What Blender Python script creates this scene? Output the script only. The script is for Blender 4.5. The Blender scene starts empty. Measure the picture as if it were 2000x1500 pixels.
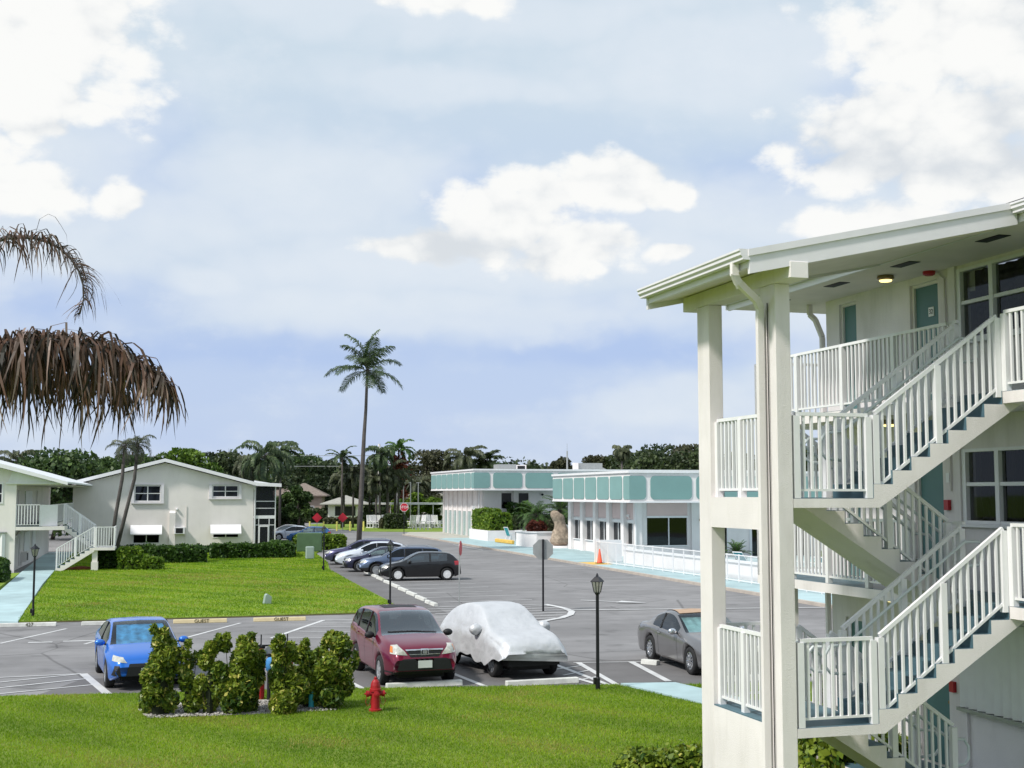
import bpy, bmesh, math, random
import numpy as np
from mathutils import Vector, Matrix
from mathutils.bvhtree import BVHTree
R = math.radians
PI = math.pi
rnd = random.Random(7)
scene = bpy.context.scene
COL = scene.collection

# ------------------------------------------------------------------ camera
EYE = 4.5
cam_d = bpy.data.cameras.new("camera")
cam = bpy.data.objects.new("camera", cam_d); COL.objects.link(cam)
cam.location = (0, 0, EYE)
cam.rotation_euler = (R(90) + math.atan(215 / 2500.0), 0, R(-15))
cam_d.sensor_width = 36; cam_d.lens = 45.0
cam_d.clip_start = 0.1; cam_d.clip_end = 4000
scene.camera = cam
scene.render.resolution_x = 1024; scene.render.resolution_y = 768

def at(u, Y):
    """X of the site-plan bearing u (surveyed from the balcony) at depth Y"""
    a = (u - 1000) / 2500.0; t = math.atan(215 / 2500.0); b = (750 - 960) / 2500.0
    fw = math.cos(t) - b * math.sin(t)
    rx = a * math.cos(R(15)) + fw * math.sin(R(15)); ry = -a * math.sin(R(15)) + fw * math.cos(R(15))
    return rx / ry * Y
def ht(u, v, Y):
    a = (u - 1000) / 2500.0; t = math.atan(215 / 2500.0); b = (750 - v) / 2500.0
    fw = math.cos(t) - b * math.sin(t); up = math.sin(t) + b * math.cos(t)
    ry = -a * math.sin(R(15)) + fw * math.cos(R(15))
    return EYE + up / ry * Y

# ------------------------------------------------------------------ materials
def mat(name, col, rough=0.65, metal=0.0, var=0.10, scale=2.0, bump=0.0, bscale=60.0, coat=0.0, spec=0.4,
        emit=None, estr=1.0, detail=5, var2=0.0, scale2=0.3, col2=None, stain=0.0, bdist=0.02):
    m = bpy.data.materials.new(name); m.use_nodes = True
    nt = m.node_tree; N = nt.nodes; L = nt.links
    b = N['Principled BSDF']
    b.inputs['Roughness'].default_value = rough; b.inputs['Metallic'].default_value = metal
    b.inputs['Specular IOR Level'].default_value = spec; b.inputs['Coat Weight'].default_value = coat
    b.inputs['Coat Roughness'].default_value = 0.05
    tc = N.new('ShaderNodeTexCoord')
    n = N.new('ShaderNodeTexNoise'); n.inputs['Scale'].default_value = scale; n.inputs['Detail'].default_value = detail
    L.new(tc.outputs['Object'], n.inputs['Vector'])
    r = N.new('ShaderNodeMapRange'); r.inputs[1].default_value = 0.3; r.inputs[2].default_value = 0.7
    L.new(n.outputs['Fac'], r.inputs[0])
    mx = N.new('ShaderNodeMix'); mx.data_type = 'RGBA'
    c2 = col2 if col2 else tuple(c * (1 - 2 * var) for c in col)
    mx.inputs[6].default_value = (*col, 1); mx.inputs[7].default_value = (*c2, 1)
    L.new(r.outputs[0], mx.inputs[0])
    out = mx.outputs[2]
    if var2:
        n2 = N.new('ShaderNodeTexNoise'); n2.inputs['Scale'].default_value = scale2; n2.inputs['Detail'].default_value = 3
        L.new(tc.outputs['Object'], n2.inputs['Vector'])
        r2 = N.new('ShaderNodeMapRange'); r2.inputs[1].default_value = 0.35; r2.inputs[2].default_value = 0.65
        r2.inputs[3].default_value = 1 - var2; r2.inputs[4].default_value = 1 + var2
        L.new(n2.outputs['Fac'], r2.inputs[0])
        mm = N.new('ShaderNodeVectorMath'); mm.operation = 'SCALE'
        L.new(out, mm.inputs[0]); L.new(r2.outputs[0], mm.inputs['Scale']); out = mm.outputs[0]
    if stain:                                                       # rain streaks and grime with a shape of their own
        mp = N.new('ShaderNodeMapping'); mp.inputs['Scale'].default_value = (1.5, 1.5, 0.30); L.new(tc.outputs['Object'], mp.inputs[0])
        n3 = N.new('ShaderNodeTexNoise'); n3.inputs['Scale'].default_value = 1.0; n3.inputs['Detail'].default_value = 7; n3.inputs['Roughness'].default_value = 0.65
        L.new(mp.outputs[0], n3.inputs['Vector']); r3 = N.new('ShaderNodeMapRange'); r3.inputs[1].default_value = 0.50; r3.inputs[2].default_value = 0.78
        r3.inputs[3].default_value = 0.0; r3.inputs[4].default_value = stain; L.new(n3.outputs['Fac'], r3.inputs[0])
        m3 = N.new('ShaderNodeMix'); m3.data_type = 'RGBA'; L.new(r3.outputs[0], m3.inputs[0]); L.new(out, m3.inputs[6]); m3.inputs[7].default_value = (0.30, 0.27, 0.22, 1); out = m3.outputs[2]
    L.new(out, b.inputs['Base Color'])
    if bump:
        nb = N.new('ShaderNodeTexNoise'); nb.inputs['Scale'].default_value = bscale; nb.inputs['Detail'].default_value = 4
        L.new(tc.outputs['Object'], nb.inputs['Vector'])
        bp = N.new('ShaderNodeBump'); bp.inputs['Strength'].default_value = bump; bp.inputs['Distance'].default_value = bdist
        L.new(nb.outputs['Fac'], bp.inputs['Height']); L.new(bp.outputs['Normal'], b.inputs['Normal'])
    if emit:
        b.inputs['Emission Color'].default_value = (*emit, 1); b.inputs['Emission Strength'].default_value = estr
    return m

def leafmat(name, a, b_, c=None, rough=0.5, trans=0.25):
    """leaf colours blended by a per-leaf random attribute 'tone'"""
    m = bpy.data.materials.new(name); m.use_nodes = True
    nt = m.node_tree; N = nt.nodes; L = nt.links
    p = N['Principled BSDF']; p.inputs['Roughness'].default_value = rough; p.inputs['Specular IOR Level'].default_value = 0.35
    at_ = N.new('ShaderNodeAttribute'); at_.attribute_name = 'tone'
    cr = N.new('ShaderNodeValToRGB'); e = cr.color_ramp.elements
    e[0].color = (*a, 1); e[1].color = (*b_, 1); e[0].position = 0.15; e[1].position = 0.85
    if c:
        k = e.new(0.985); k.color = (*c, 1); e[1].position = 0.85
    L.new(at_.outputs['Fac'], cr.inputs[0]); L.new(cr.outputs[0], p.inputs['Base Color'])
    t = N.new('ShaderNodeBsdfTranslucent'); L.new(cr.outputs[0], t.inputs['Color'])
    mx = N.new('ShaderNodeMixShader'); mx.inputs[0].default_value = trans
    L.new(p.outputs[0], mx.inputs[1]); L.new(t.outputs[0], mx.inputs[2])
    L.new(mx.outputs[0], N['Material Output'].inputs['Surface'])
    return m

def glassmat(name, tint=(0.25, 0.3, 0.32), rough=0.03, refl=1.0):
    m = bpy.data.materials.new(name); m.use_nodes = True
    nt = m.node_tree; N = nt.nodes; L = nt.links
    for n in list(N):
        if n.type == 'BSDF_PRINCIPLED': N.remove(n)
    tr = N.new('ShaderNodeBsdfTransparent'); tr.inputs[0].default_value = (*tint, 1)
    gl = N.new('ShaderNodeBsdfGlossy'); gl.inputs['Roughness'].default_value = rough; gl.inputs[0].default_value = (0.9, 0.95, 1, 1)
    lw = N.new('ShaderNodeLayerWeight'); lw.inputs[0].default_value = 0.5
    pw = N.new('ShaderNodeMath'); pw.operation = 'POWER'; pw.inputs[1].default_value = 4.0; L.new(lw.outputs['Facing'], pw.inputs[0])
    pa = N.new('ShaderNodeMath'); pa.operation = 'MULTIPLY_ADD'; pa.inputs[1].default_value = 0.94; pa.inputs[2].default_value = 0.06; L.new(pw.outputs[0], pa.inputs[0])
    ns = N.new('ShaderNodeTexNoise'); ns.inputs['Scale'].default_value = 1.3
    bp = N.new('ShaderNodeBump'); bp.inputs['Strength'].default_value = 0.04; bp.inputs['Distance'].default_value = 0.05
    L.new(ns.outputs['Fac'], bp.inputs['Height']); L.new(bp.outputs['Normal'], gl.inputs['Normal'])
    mu = N.new('ShaderNodeMath'); mu.operation = 'MULTIPLY'; mu.inputs[1].default_value = refl; mu.use_clamp = True
    L.new(pa.outputs[0], mu.inputs[0])
    mx = N.new('ShaderNodeMixShader'); L.new(mu.outputs[0], mx.inputs[0])
    L.new(tr.outputs[0], mx.inputs[1]); L.new(gl.outputs[0], mx.inputs[2])
    L.new(mx.outputs[0], N['Material Output'].inputs['Surface'])
    return m

M = {}
M['stucco'] = mat('stucco_cream', (0.85, 0.795, 0.785), 0.85, stain=0.32, var=0.05, scale=1.2, bump=0.35, bscale=90, var2=0.05, scale2=0.5)
M['stucco_w'] = mat('stucco_white', (0.86, 0.81, 0.80), 0.8, stain=0.14, var=0.04, scale=1.0, bump=0.2, bscale=60, var2=0.03)
M['stucco_g'] = mat('stucco_pale_grey', (0.85, 0.80, 0.765), 0.85, stain=0.14, var=0.04, scale=0.8, bump=0.3, bscale=50, var2=0.05, scale2=0.25)
M['white'] = mat('white_paint', (0.84, 0.83, 0.84), 0.4, var=0.03, scale=4, stain=0.15)
M['whitem'] = mat('white_metal', (0.72, 0.77, 0.77), 0.35, var=0.04, scale=5)
M['fascia'] = mat('fascia_paint', (0.80, 0.77, 0.80), 0.45, var=0.04, scale=3)
M['bluegrey'] = mat('blue_grey_floor_paint', (0.09, 0.17, 0.21), 0.5, var=0.12, scale=3, var2=0.1)
M['door'] = mat('teal_door_paint', (0.095, 0.20, 0.20), 0.45, var=0.05)
M['teal'] = mat('teal_panel_paint', (0.215, 0.37, 0.355), 0.55, var=0.05, scale=0.7)
M['apron'] = mat('pale_turquoise_concrete', (0.41, 0.55, 0.57), 0.7, var=0.10, scale=1.2, bump=0.1, bscale=20, var2=0.12, scale2=0.25)
M['conc'] = mat('concrete', (0.50, 0.48, 0.42), 0.85, var=0.1, scale=1.5, bump=0.2, bscale=30, var2=0.08)
M['kerb'] = mat('kerb_concrete', (0.52, 0.46, 0.40), 0.85, var=0.12, scale=2, bump=0.2)
M['stop_w'] = mat('wheel_stop_white', (0.70, 0.70, 0.66), 0.75, var=0.12, scale=6, bump=0.3, bscale=25, var2=0.1, scale2=2)
M['stop_y'] = mat('wheel_stop_cream', (0.72, 0.60, 0.36), 0.75, var=0.08, scale=5, bump=0.2, bscale=25)
M['yellow'] = mat('yellow_paint', (0.80, 0.50, 0.10), 0.6, var=0.1, scale=4)
M['lemon'] = mat('bollard_yellow', (0.80, 0.72, 0.18), 0.5)
M['black'] = mat('black_metal', (0.012, 0.012, 0.016), 0.35, var=0.1)
M['rubber'] = mat('tyre_rubber', (0.02, 0.02, 0.021), 0.8, var=0.15, scale=8)
M['dark'] = mat('dark_plastic', (0.015, 0.016, 0.018), 0.6)
M['dark2'] = mat('dark_interior', (0.03, 0.03, 0.033), 0.8)
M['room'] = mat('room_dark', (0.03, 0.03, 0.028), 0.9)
M['curtain'] = mat('curtain_grey', (0.16, 0.15, 0.15), 0.9, var=0.2, scale=14)
M['blind'] = mat('window_blind', (0.30, 0.33, 0.36), 0.8)
M['shade'] = mat('pinkish_roller_shade', (0.72, 0.55, 0.53), 0.85, var=0.04, scale=0.8)
M['glass'] = glassmat('window_glass', (0.42, 0.43, 0.44), refl=0.4)
M['glass_d'] = glassmat('dark_window_glass', (0.14, 0.15, 0.16), refl=0.6)
M['glass_c'] = glassmat('clear_windscreen', (0.75, 0.80, 0.78), refl=0.8)
M['glass_g'] = glassmat('green_tinted_glass', (0.42, 0.50, 0.46), refl=2.4)
M['screen'] = glassmat('insect_screen', (0.35, 0.35, 0.36), rough=0.6, refl=0.5)
M['glass_t'] = mat('frosted_teal_glass', (0.32, 0.44, 0.43), 0.15, var=0.05, spec=0.6)
M['lamp'] = glassmat('lantern_glass', (0.75, 0.75, 0.66), rough=0.25)
M['bulb'] = mat('warm_bulb', (0.9, 0.8, 0.5), 0.5, emit=(1.0, 0.78, 0.30), estr=2.2)
M['brass'] = mat('brass_fixture', (0.30, 0.22, 0.10), 0.4, metal=0.6)
M['red'] = mat('hydrant_red', (0.42, 0.015, 0.02), 0.45, var=0.15, scale=9, bump=0.15, bscale=40)
M['alarm'] = mat('alarm_red', (0.45, 0.02, 0.03), 0.4)
M['signred'] = mat('sign_red', (0.50, 0.02, 0.04), 0.45, var=0.03)
M['signwhite'] = mat('sign_white', (0.82, 0.82, 0.82), 0.5, var=0.02)
M['steel'] = mat('galvanised_steel', (0.42, 0.43, 0.42), 0.4, metal=0.5, var=0.08, scale=4)
M['chrome'] = mat('chrome', (0.75, 0.76, 0.78), 0.15, metal=1.0, var=0.03)
M['silver'] = mat('alloy_silver', (0.55, 0.56, 0.58), 0.3, metal=0.7, var=0.05)
M['cone'] = mat('cone_orange', (0.85, 0.12, 0.05), 0.5)
M['roofw'] = mat('white_roof', (0.74, 0.76, 0.78), 0.6, var=0.04, scale=1.0)
M['shingle'] = mat('dark_shingle', (0.10, 0.10, 0.10), 0.9, var=0.2, scale=8, bump=0.6, bscale=25)
M['brownroof'] = mat('brown_shingle_roof', (0.26, 0.21, 0.18), 0.9, var=0.15, scale=4, bump=0.4)
M['greyroof'] = mat('grey_shingle_roof', (0.38, 0.37, 0.33), 0.9, var=0.1, scale=3, bump=0.3)
M['housewall'] = mat('peach_house_wall', (0.50, 0.38, 0.31), 0.85)
M['gravel'] = mat('pale_gravel', (0.60, 0.57, 0.53), 0.9, var=0.25, scale=30, bump=0.8, bscale=50)
M['stone'] = mat('weathered_coral_stone', (0.42, 0.33, 0.25), 0.9, var=0.25, scale=5, bump=1.0, bscale=12, var2=0.2, scale2=3)
M['tgreen'] = mat('transformer_green', (0.09, 0.16, 0.08), 0.5)
M['pgreen'] = mat('pedestal_grey_green', (0.34, 0.42, 0.38), 0.5)
M['bark'] = mat('palm_bark', (0.12, 0.105, 0.10), 0.9, var=0.2, scale=3, bump=0.6, bscale=14)
M['barkb'] = mat('tree_bark', (0.10, 0.08, 0.065), 0.95, var=0.2, scale=3, bump=0.6, bscale=14)
M['twig'] = mat('twigs', (0.06, 0.048, 0.03), 0.9)
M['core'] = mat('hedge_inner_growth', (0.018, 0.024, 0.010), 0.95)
M['valveblue'] = mat('insulation_blue', (0.06, 0.28, 0.62), 0.6, var=0.1, scale=10)
M['tube_t'] = mat('turquoise_sleeve', (0.05, 0.42, 0.50), 0.6)
M['soffit'] = mat('soffit_paint', (0.80, 0.73, 0.69), 0.7, var=0.05, scale=2)
M['orange'] = mat('orange_mulch', (0.45, 0.14, 0.05), 0.9, var=0.2, scale=10, bump=0.5)
M['plateb'] = mat('number_plate_paint', (0.72, 0.74, 0.74), 0.5)
M['shadefoil'] = mat('sunshade_foil', (0.45, 0.75, 0.78), 0.3, metal=0.4, var=0.2, scale=5, bump=0.6, bscale=6)
M['shadeblue'] = mat('sunshade_blue', (0.10, 0.42, 0.85), 0.5, var=0.3, scale=6)
M['chairteal'] = mat('teal_sling_fabric', (0.05, 0.33, 0.38), 0.7)
# foliage
M['lf_oak'] = leafmat('oak_leaves', (0.028, 0.060, 0.018), (0.095, 0.155, 0.035))
M['lf_dark'] = leafmat('dark_leaves', (0.030, 0.050, 0.022), (0.095, 0.125, 0.048))
M['lf_lite'] = leafmat('light_green_leaves', (0.045, 0.10, 0.015), (0.17, 0.27, 0.03))
M['lf_brown'] = leafmat('olive_leaves', (0.045, 0.050, 0.026), (0.125, 0.125, 0.065))
M['lf_hedge'] = leafmat('hedge_leaves', (0.020, 0.055, 0.012), (0.085, 0.165, 0.022))
M['lf_hedgel'] = leafmat('yellow_green_hedge_leaves', (0.06, 0.13, 0.012), (0.22, 0.32, 0.03))
M['lf_shrub'] = leafmat('variegated_shrub_leaves', (0.045, 0.10, 0.016), (0.28, 0.35, 0.035), (0.55, 0.50, 0.12), rough=0.35)
M['lf_palm'] = leafmat('palm_leaflets', (0.030, 0.058, 0.026), (0.13, 0.18, 0.07))
M['lf_palmg'] = leafmat('palm_leaflets_green', (0.035, 0.085, 0.02), (0.12, 0.22, 0.04))
M['lf_palmo'] = leafmat('palm_leaflets_olive', (0.042, 0.055, 0.030), (0.15, 0.165, 0.085))
M['lf_dead'] = leafmat('withered_palm_leaflets', (0.020, 0.018, 0.010), (0.185, 0.098, 0.066), (0.36, 0.26, 0.22), trans=0.3)
M['lf_grass'] = leafmat('grass_blades', (0.13, 0.25, 0.008), (0.34, 0.50, 0.018), (0.38, 0.33, 0.08), trans=0.45)
M['lf_red'] = leafmat('red_leaves', (0.06, 0.015, 0.01), (0.18, 0.05, 0.03))

# ------------------------------------------------------------------ object helpers
BASE = {}
def tag(o, label=None, cat=None, group=None, kind=None):
    if label: o['label'] = label
    if cat: o['category'] = cat
    if group: o['group'] = group
    if kind: o['kind'] = kind
    return o
def thing(name, label, cat, loc=(0, 0, 0), rz=0.0, group=None, base=None):
    """Empty at the thing's base. base: point (in the coordinates the parts are drawn in) that sits at the Empty."""
    o = bpy.data.objects.new(name, None); COL.objects.link(o)
    o.location = loc; o.rotation_euler = (0, 0, rz); o.empty_display_size = 0.2
    if base is not None: BASE[o.name] = Vector(base)
    return tag(o, label, cat, group)
def link(name, me, m, parent=None):
    o = bpy.data.objects.new(name, me); COL.objects.link(o)
    if m is not None:
        for x in (m if isinstance(m, (list, tuple)) else [m]): me.materials.append(M[x] if isinstance(x, str) else x)
    if parent is not None:
        o.parent = parent
        if parent.name in BASE: o.location = -BASE[parent.name]
    return o
def copy_tree(o, parent=None):
    c = o.copy(); COL.objects.link(c)
    if parent is not None: c.parent = parent
    for ch in o.children: copy_tree(ch, c)
    return c
class MB:
    def __init__(s): s.posts = []; s.v = []; s.f = []; s.mi = []; s.k = 0
    def add(s, vs, fs):
        n = len(s.v); s.v += [tuple(p) for p in vs]; s.f += [tuple(i + n for i in f) for f in fs]; s.mi += [s.k] * len(fs); return s
    def box(s, x0, x1, y0, y1, z0, z1):
        return s.add([(x0, y0, z0), (x1, y0, z0), (x1, y1, z0), (x0, y1, z0), (x0, y0, z1), (x1, y0, z1), (x1, y1, z1), (x0, y1, z1)],
                     [(0, 3, 2, 1), (4, 5, 6, 7), (0, 1, 5, 4), (1, 2, 6, 5), (2, 3, 7, 6), (3, 0, 4, 7)])
    def bar(s, a, b, w, h=None, up=(0, 0, 1)):
        a = Vector(a); b = Vector(b); h = h or w; d = (b - a).normalized()
        u = Vector(up)
        if abs(d.dot(u)) > 0.98: u = Vector((0, 1, 0))
        x = d.cross(u).normalized() * w / 2; y = x.cross(d).normalized() * h / 2
        vs = []
        for p in (a, b): vs += [p - x - y, p + x - y, p + x + y, p - x + y]
        return s.add(vs, [(0, 3, 2, 1), (4, 5, 6, 7), (0, 1, 5, 4), (1, 2, 6, 5), (2, 3, 7, 6), (3, 0, 4, 7)])
    def tube(s, pts, r, n=8, cap=True):
        pts = [Vector(p) for p in pts]; rs = r if isinstance(r, (list, tuple)) else [r] * len(pts)
        n0 = len(s.v); ref = None; vs = []; fs = []
        for i, p in enumerate(pts):
            d = (pts[min(i + 1, len(pts) - 1)] - pts[max(i - 1, 0)]).normalized()
            if ref is None: ref = Vector((1, 0, 0)) if abs(d.x) < 0.9 else Vector((0, 1, 0))
            x = (ref - d * ref.dot(d)).normalized(); y = d.cross(x); ref = x
            for k in range(n):
                a = 2 * PI * k / n; vs.append(p + (x * math.cos(a) + y * math.sin(a)) * rs[i])
        for i in range(len(pts) - 1):
            for k in range(n):
                fs.append((i * n + k, i * n + (k + 1) % n, (i + 1) * n + (k + 1) % n, (i + 1) * n + k))
        if cap: fs.append(tuple(range(n - 1, -1, -1))); fs.append(tuple((len(pts) - 1) * n + k for k in range(n)))
        return s.add(vs, fs)
    def lathe(s, prof, n=16, c=(0, 0, 0), axis='z'):
        vs = []; fs = []
        for (r, z) in prof:
            for k in range(n):
                a = 2 * PI * k / n; x, y = r * math.cos(a), r * math.sin(a)
                if axis == 'z': vs.append((c[0] + x, c[1] + y, c[2] + z))
                elif axis == 'y': vs.append((c[0] + x, c[1] + z, c[2] + y))
                else: vs.append((c[0] + z, c[1] + x, c[2] + y))
        for i in range(len(prof) - 1):
            for k in range(n):
                fs.append((i * n + k, i * n + (k + 1) % n, (i + 1) * n + (k + 1) % n, (i + 1) * n + k))
        fs.append(tuple(range(n - 1, -1, -1))); fs.append(tuple((len(prof) - 1) * n + k for k in range(n)))
        return s.add(vs, fs)
    def prism(s, poly, axis, lo, hi):
        """poly: 2-D outline; axis 'x','y','z' = extrusion direction (poly in the other two axes, in order)"""
        def P(a, b, t): return {'x': (t, a, b), 'y': (a, t, b), 'z': (a, b, t)}[axis]
        n = len(poly); vs = [P(a, b, lo) for a, b in poly] + [P(a, b, hi) for a, b in poly]
        fs = [tuple(range(n - 1, -1, -1)), tuple(range(n, 2 * n))] + [(i, (i + 1) % n, n + (i + 1) % n, n + i) for i in range(n)]
        return s.add(vs, fs)
    def quad(s, *p): return s.add(p, [tuple(range(len(p)))])
    def build(s, name, m, parent=None, smooth=False, bevel=0.0, base=None):
        me = bpy.data.meshes.new(name)
        vs = s.v
        if base is not None: vs = [(a - base[0], b - base[1], c - base[2]) for a, b, c in s.v]
        me.from_pydata(vs, [], s.f)
        bm = bmesh.new(); bm.from_mesh(me)
        if len(bm.faces) < 30000: bmesh.ops.recalc_face_normals(bm, faces=bm.faces)
        if bevel: bmesh.ops.bevel(bm, geom=[e for e in bm.edges if e.is_manifold and e.calc_face_angle(0) > 0.6], offset=bevel, segments=1, affect='EDGES')
        for f in bm.faces: f.smooth = smooth
        bm.to_mesh(me); bm.free()
        if isinstance(m, (list, tuple)) and not bevel:
            me.polygons.foreach_set('material_index', s.mi)
        o = link(name, me, m, parent)
        if base is not None: o.location = base
        for a, b, pw in s.posts: MB().bar(a, b, pw).build('post', m, o)
        return o
def npmesh(name, V, F, m, parent=None, tone=None, smooth=False):
    """V (n,3), F (k,4 or 3) numpy arrays"""
    me = bpy.data.meshes.new(name); V = np.asarray(V, dtype=np.float32); F = np.asarray(F, dtype=np.int32)
    w = F.shape[1]; me.vertices.add(len(V)); me.vertices.foreach_set('co', V.ravel())
    me.loops.add(F.size); me.loops.foreach_set('vertex_index', F.ravel())
    me.polygons.add(len(F)); me.polygons.foreach_set('loop_start', np.arange(len(F), dtype=np.int32) * w)
    me.polygons.foreach_set('loop_total', np.full(len(F), w, dtype=np.int32))
    me.update(calc_edges=True)
    if tone is not None:
        at_ = me.attributes.new('tone', 'FLOAT', 'FACE'); at_.data.foreach_set('value', np.asarray(tone, dtype=np.float32))
    if smooth: me.polygons.foreach_set('use_smooth', np.ones(len(F), dtype=bool))
    return link(name, me, m, parent)
def sheet(name, poly, z, m, thick=0.0):
    mb = MB()
    if thick: mb.prism(poly, 'z', z - thick, z)
    else: mb.quad(*[(x, y, z) for x, y in poly])
    return tag(mb.build(name, m), kind='structure')

def leaves(rs, P, size, flat=0.0, aspect=1.7, Nrm=None, sizevar=0.35):
    """diamond-shaped leaf faces at points P (n,3) -> V,F"""
    n = len(P)
    d = rs.normal(size=(n, 3)); d /= np.linalg.norm(d, axis=1)[:, None]
    if Nrm is not None:
        d = d * (1 - flat) + Nrm * flat; d /= np.linalg.norm(d, axis=1)[:, None] + 1e-9
    t = rs.normal(size=(n, 3)); a = np.cross(d, t); a /= np.linalg.norm(a, axis=1)[:, None] + 1e-9
    b = np.cross(d, a); s = size * (1 + sizevar * rs.uniform(-1, 1, n))[:, None]
    V = np.empty((n, 4, 3)); V[:, 0] = P - a * s * aspect / 2; V[:, 1] = P + b * s / 2 - d * s * 0.12
    V[:, 2] = P + a * s * aspect / 2; V[:, 3] = P - b * s / 2 - d * s * 0.12
    return V.reshape(-1, 3), np.arange(4 * n).reshape(n, 4)

def hedge(name, label, cat, x0, x1, y0, y1, h, size=0.10, n=2500, m='lf_hedge', seed=1, rz=0, group=None, rough=0.07, lumps=0.0):
    """clipped hedge: leaf shell round a dark inner growth; box in local coordinates about its centre"""
    rs = np.random.RandomState(seed); cx, cy = (x0 + x1) / 2, (y0 + y1) / 2; a, b = (x1 - x0) / 2, (y1 - y0) / 2
    t = thing(name, label, cat, (cx, cy, 0), rz, group)
    A = np.array([2 * b * h, 2 * b * h, 2 * a * h, 2 * a * h, 4 * a * b]); c = rs.choice(5, n, p=A / A.sum())
    U = rs.uniform(-1, 1, (n, 3)); P = np.empty((n, 3)); P[:, 0] = U[:, 0] * a; P[:, 1] = U[:, 1] * b; P[:, 2] = (U[:, 2] + 1) / 2 * h
    Nn = np.zeros((n, 3))
    for k, (ax, sg) in enumerate(((0, 1), (0, -1), (1, 1), (1, -1), (2, 1))):
        q = c == k
        P[q, ax] = (a, b, h)[ax] * (sg if ax < 2 else 1); Nn[q, ax] = sg
    bump = 0.5 * np.sin(P[:, 0] * 2.3 + seed) * np.cos(P[:, 1] * 1.9) + 0.5 * np.sin(P[:, 0] * 5.1 + P[:, 2] * 4)
    P += Nn * (bump * rough + rs.normal(0, rough * 0.5, n))[:, None]
    rad = min(a, b, h) * 0.35                                                # rounded corners
    P[:, 2] -= np.clip((np.abs(P[:, 0]) - (a - rad)) / rad, 0, 1) ** 2 * rad * 0.5 * (P[:, 2] / h) * (1 if lumps == 0 else lumps)
    P[:, 2] = np.maximum(P[:, 2], 0.03)
    V, F = leaves(rs, P, size, 0.35, 1.6, Nn)
    tone = np.clip(rs.normal(0.45, 0.22, n) + 0.12 * bump, 0, 1)
    npmesh('foliage', V, F, m, t, tone)
    k = 0.86
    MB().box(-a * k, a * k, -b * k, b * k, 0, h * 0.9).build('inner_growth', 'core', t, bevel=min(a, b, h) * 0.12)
    return t

def crown_pts(rs, blobs, n):
    """points near the surface of overlapping ellipsoid clumps"""
    vol = np.array([b[3] * b[4] for b in blobs]); c = rs.choice(len(blobs), n, p=vol / vol.sum())
    d = rs.normal(size=(n, 3)); d /= np.linalg.norm(d, axis=1)[:, None]
    r = rs.uniform(0.55, 1.05, n) ** 0.6
    B = np.array(blobs)[c]
    P = B[:, :3] + d * r[:, None] * np.stack([B[:, 3], B[:, 3], B[:, 4]], 1)
    return P, d, c
def tree(name, label, x, y, h, w, m='lf_oak', n=3000, size=0.36, seed=0, nb=14, group=None, trunk=0.22, low=0.25, bark='barkb', cat='tree'):
    rs = np.random.RandomState(seed + 11)
    t = thing(name, label, cat, (x, y, 0), 0, group)
    blobs = []
    for i in range(nb):
        a = rs.uniform(0, 2 * PI); e = rs.uniform(0, 1) ** 0.7
        rr = w / 2 * 0.62 * math.sqrt(rs.uniform(0.05, 1)); zz = h * (low + (0.93 - low) * e)
        env = math.sqrt(max(0.15, 1 - ((e - 0.35) / 0.72) ** 2)); br = w * rs.uniform(0.13, 0.22)
        blobs.append((rr * math.cos(a) * env, rr * math.sin(a) * env, min(zz, h - br * 0.7), br, br * 0.75))
    P, d, c = crown_pts(rs, blobs, n)
    P[:, 2] = np.maximum(P[:, 2], 0.3)
    V, F = leaves(rs, P, size, 0.25, 1.5, d)
    ct = rs.uniform(-0.25, 0.25, nb)
    tone = np.clip(rs.normal(0.45, 0.18, n) + ct[c], 0, 1)
    npmesh('crown', V, F, m, t, tone)
    mb = MB(); top = h * (low + 0.25)
    mb.tube([(0, 0, 0), (0.03 * w, 0, top * 0.5), (0, 0.02 * w, top), (0, 0, h * 0.75)], [trunk, trunk * 0.8, trunk * 0.6, trunk * 0.2], 7)
    for b in blobs[:7]:
        mb.tube([(0, 0, top * 0.75), (b[0] * 0.5, b[1] * 0.5, (top + b[2]) / 2), b[:3]], [trunk * 0.5, trunk * 0.3, trunk * 0.1], 5)
    mb.build('trunk', bark, t, smooth=True)
    return t

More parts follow.
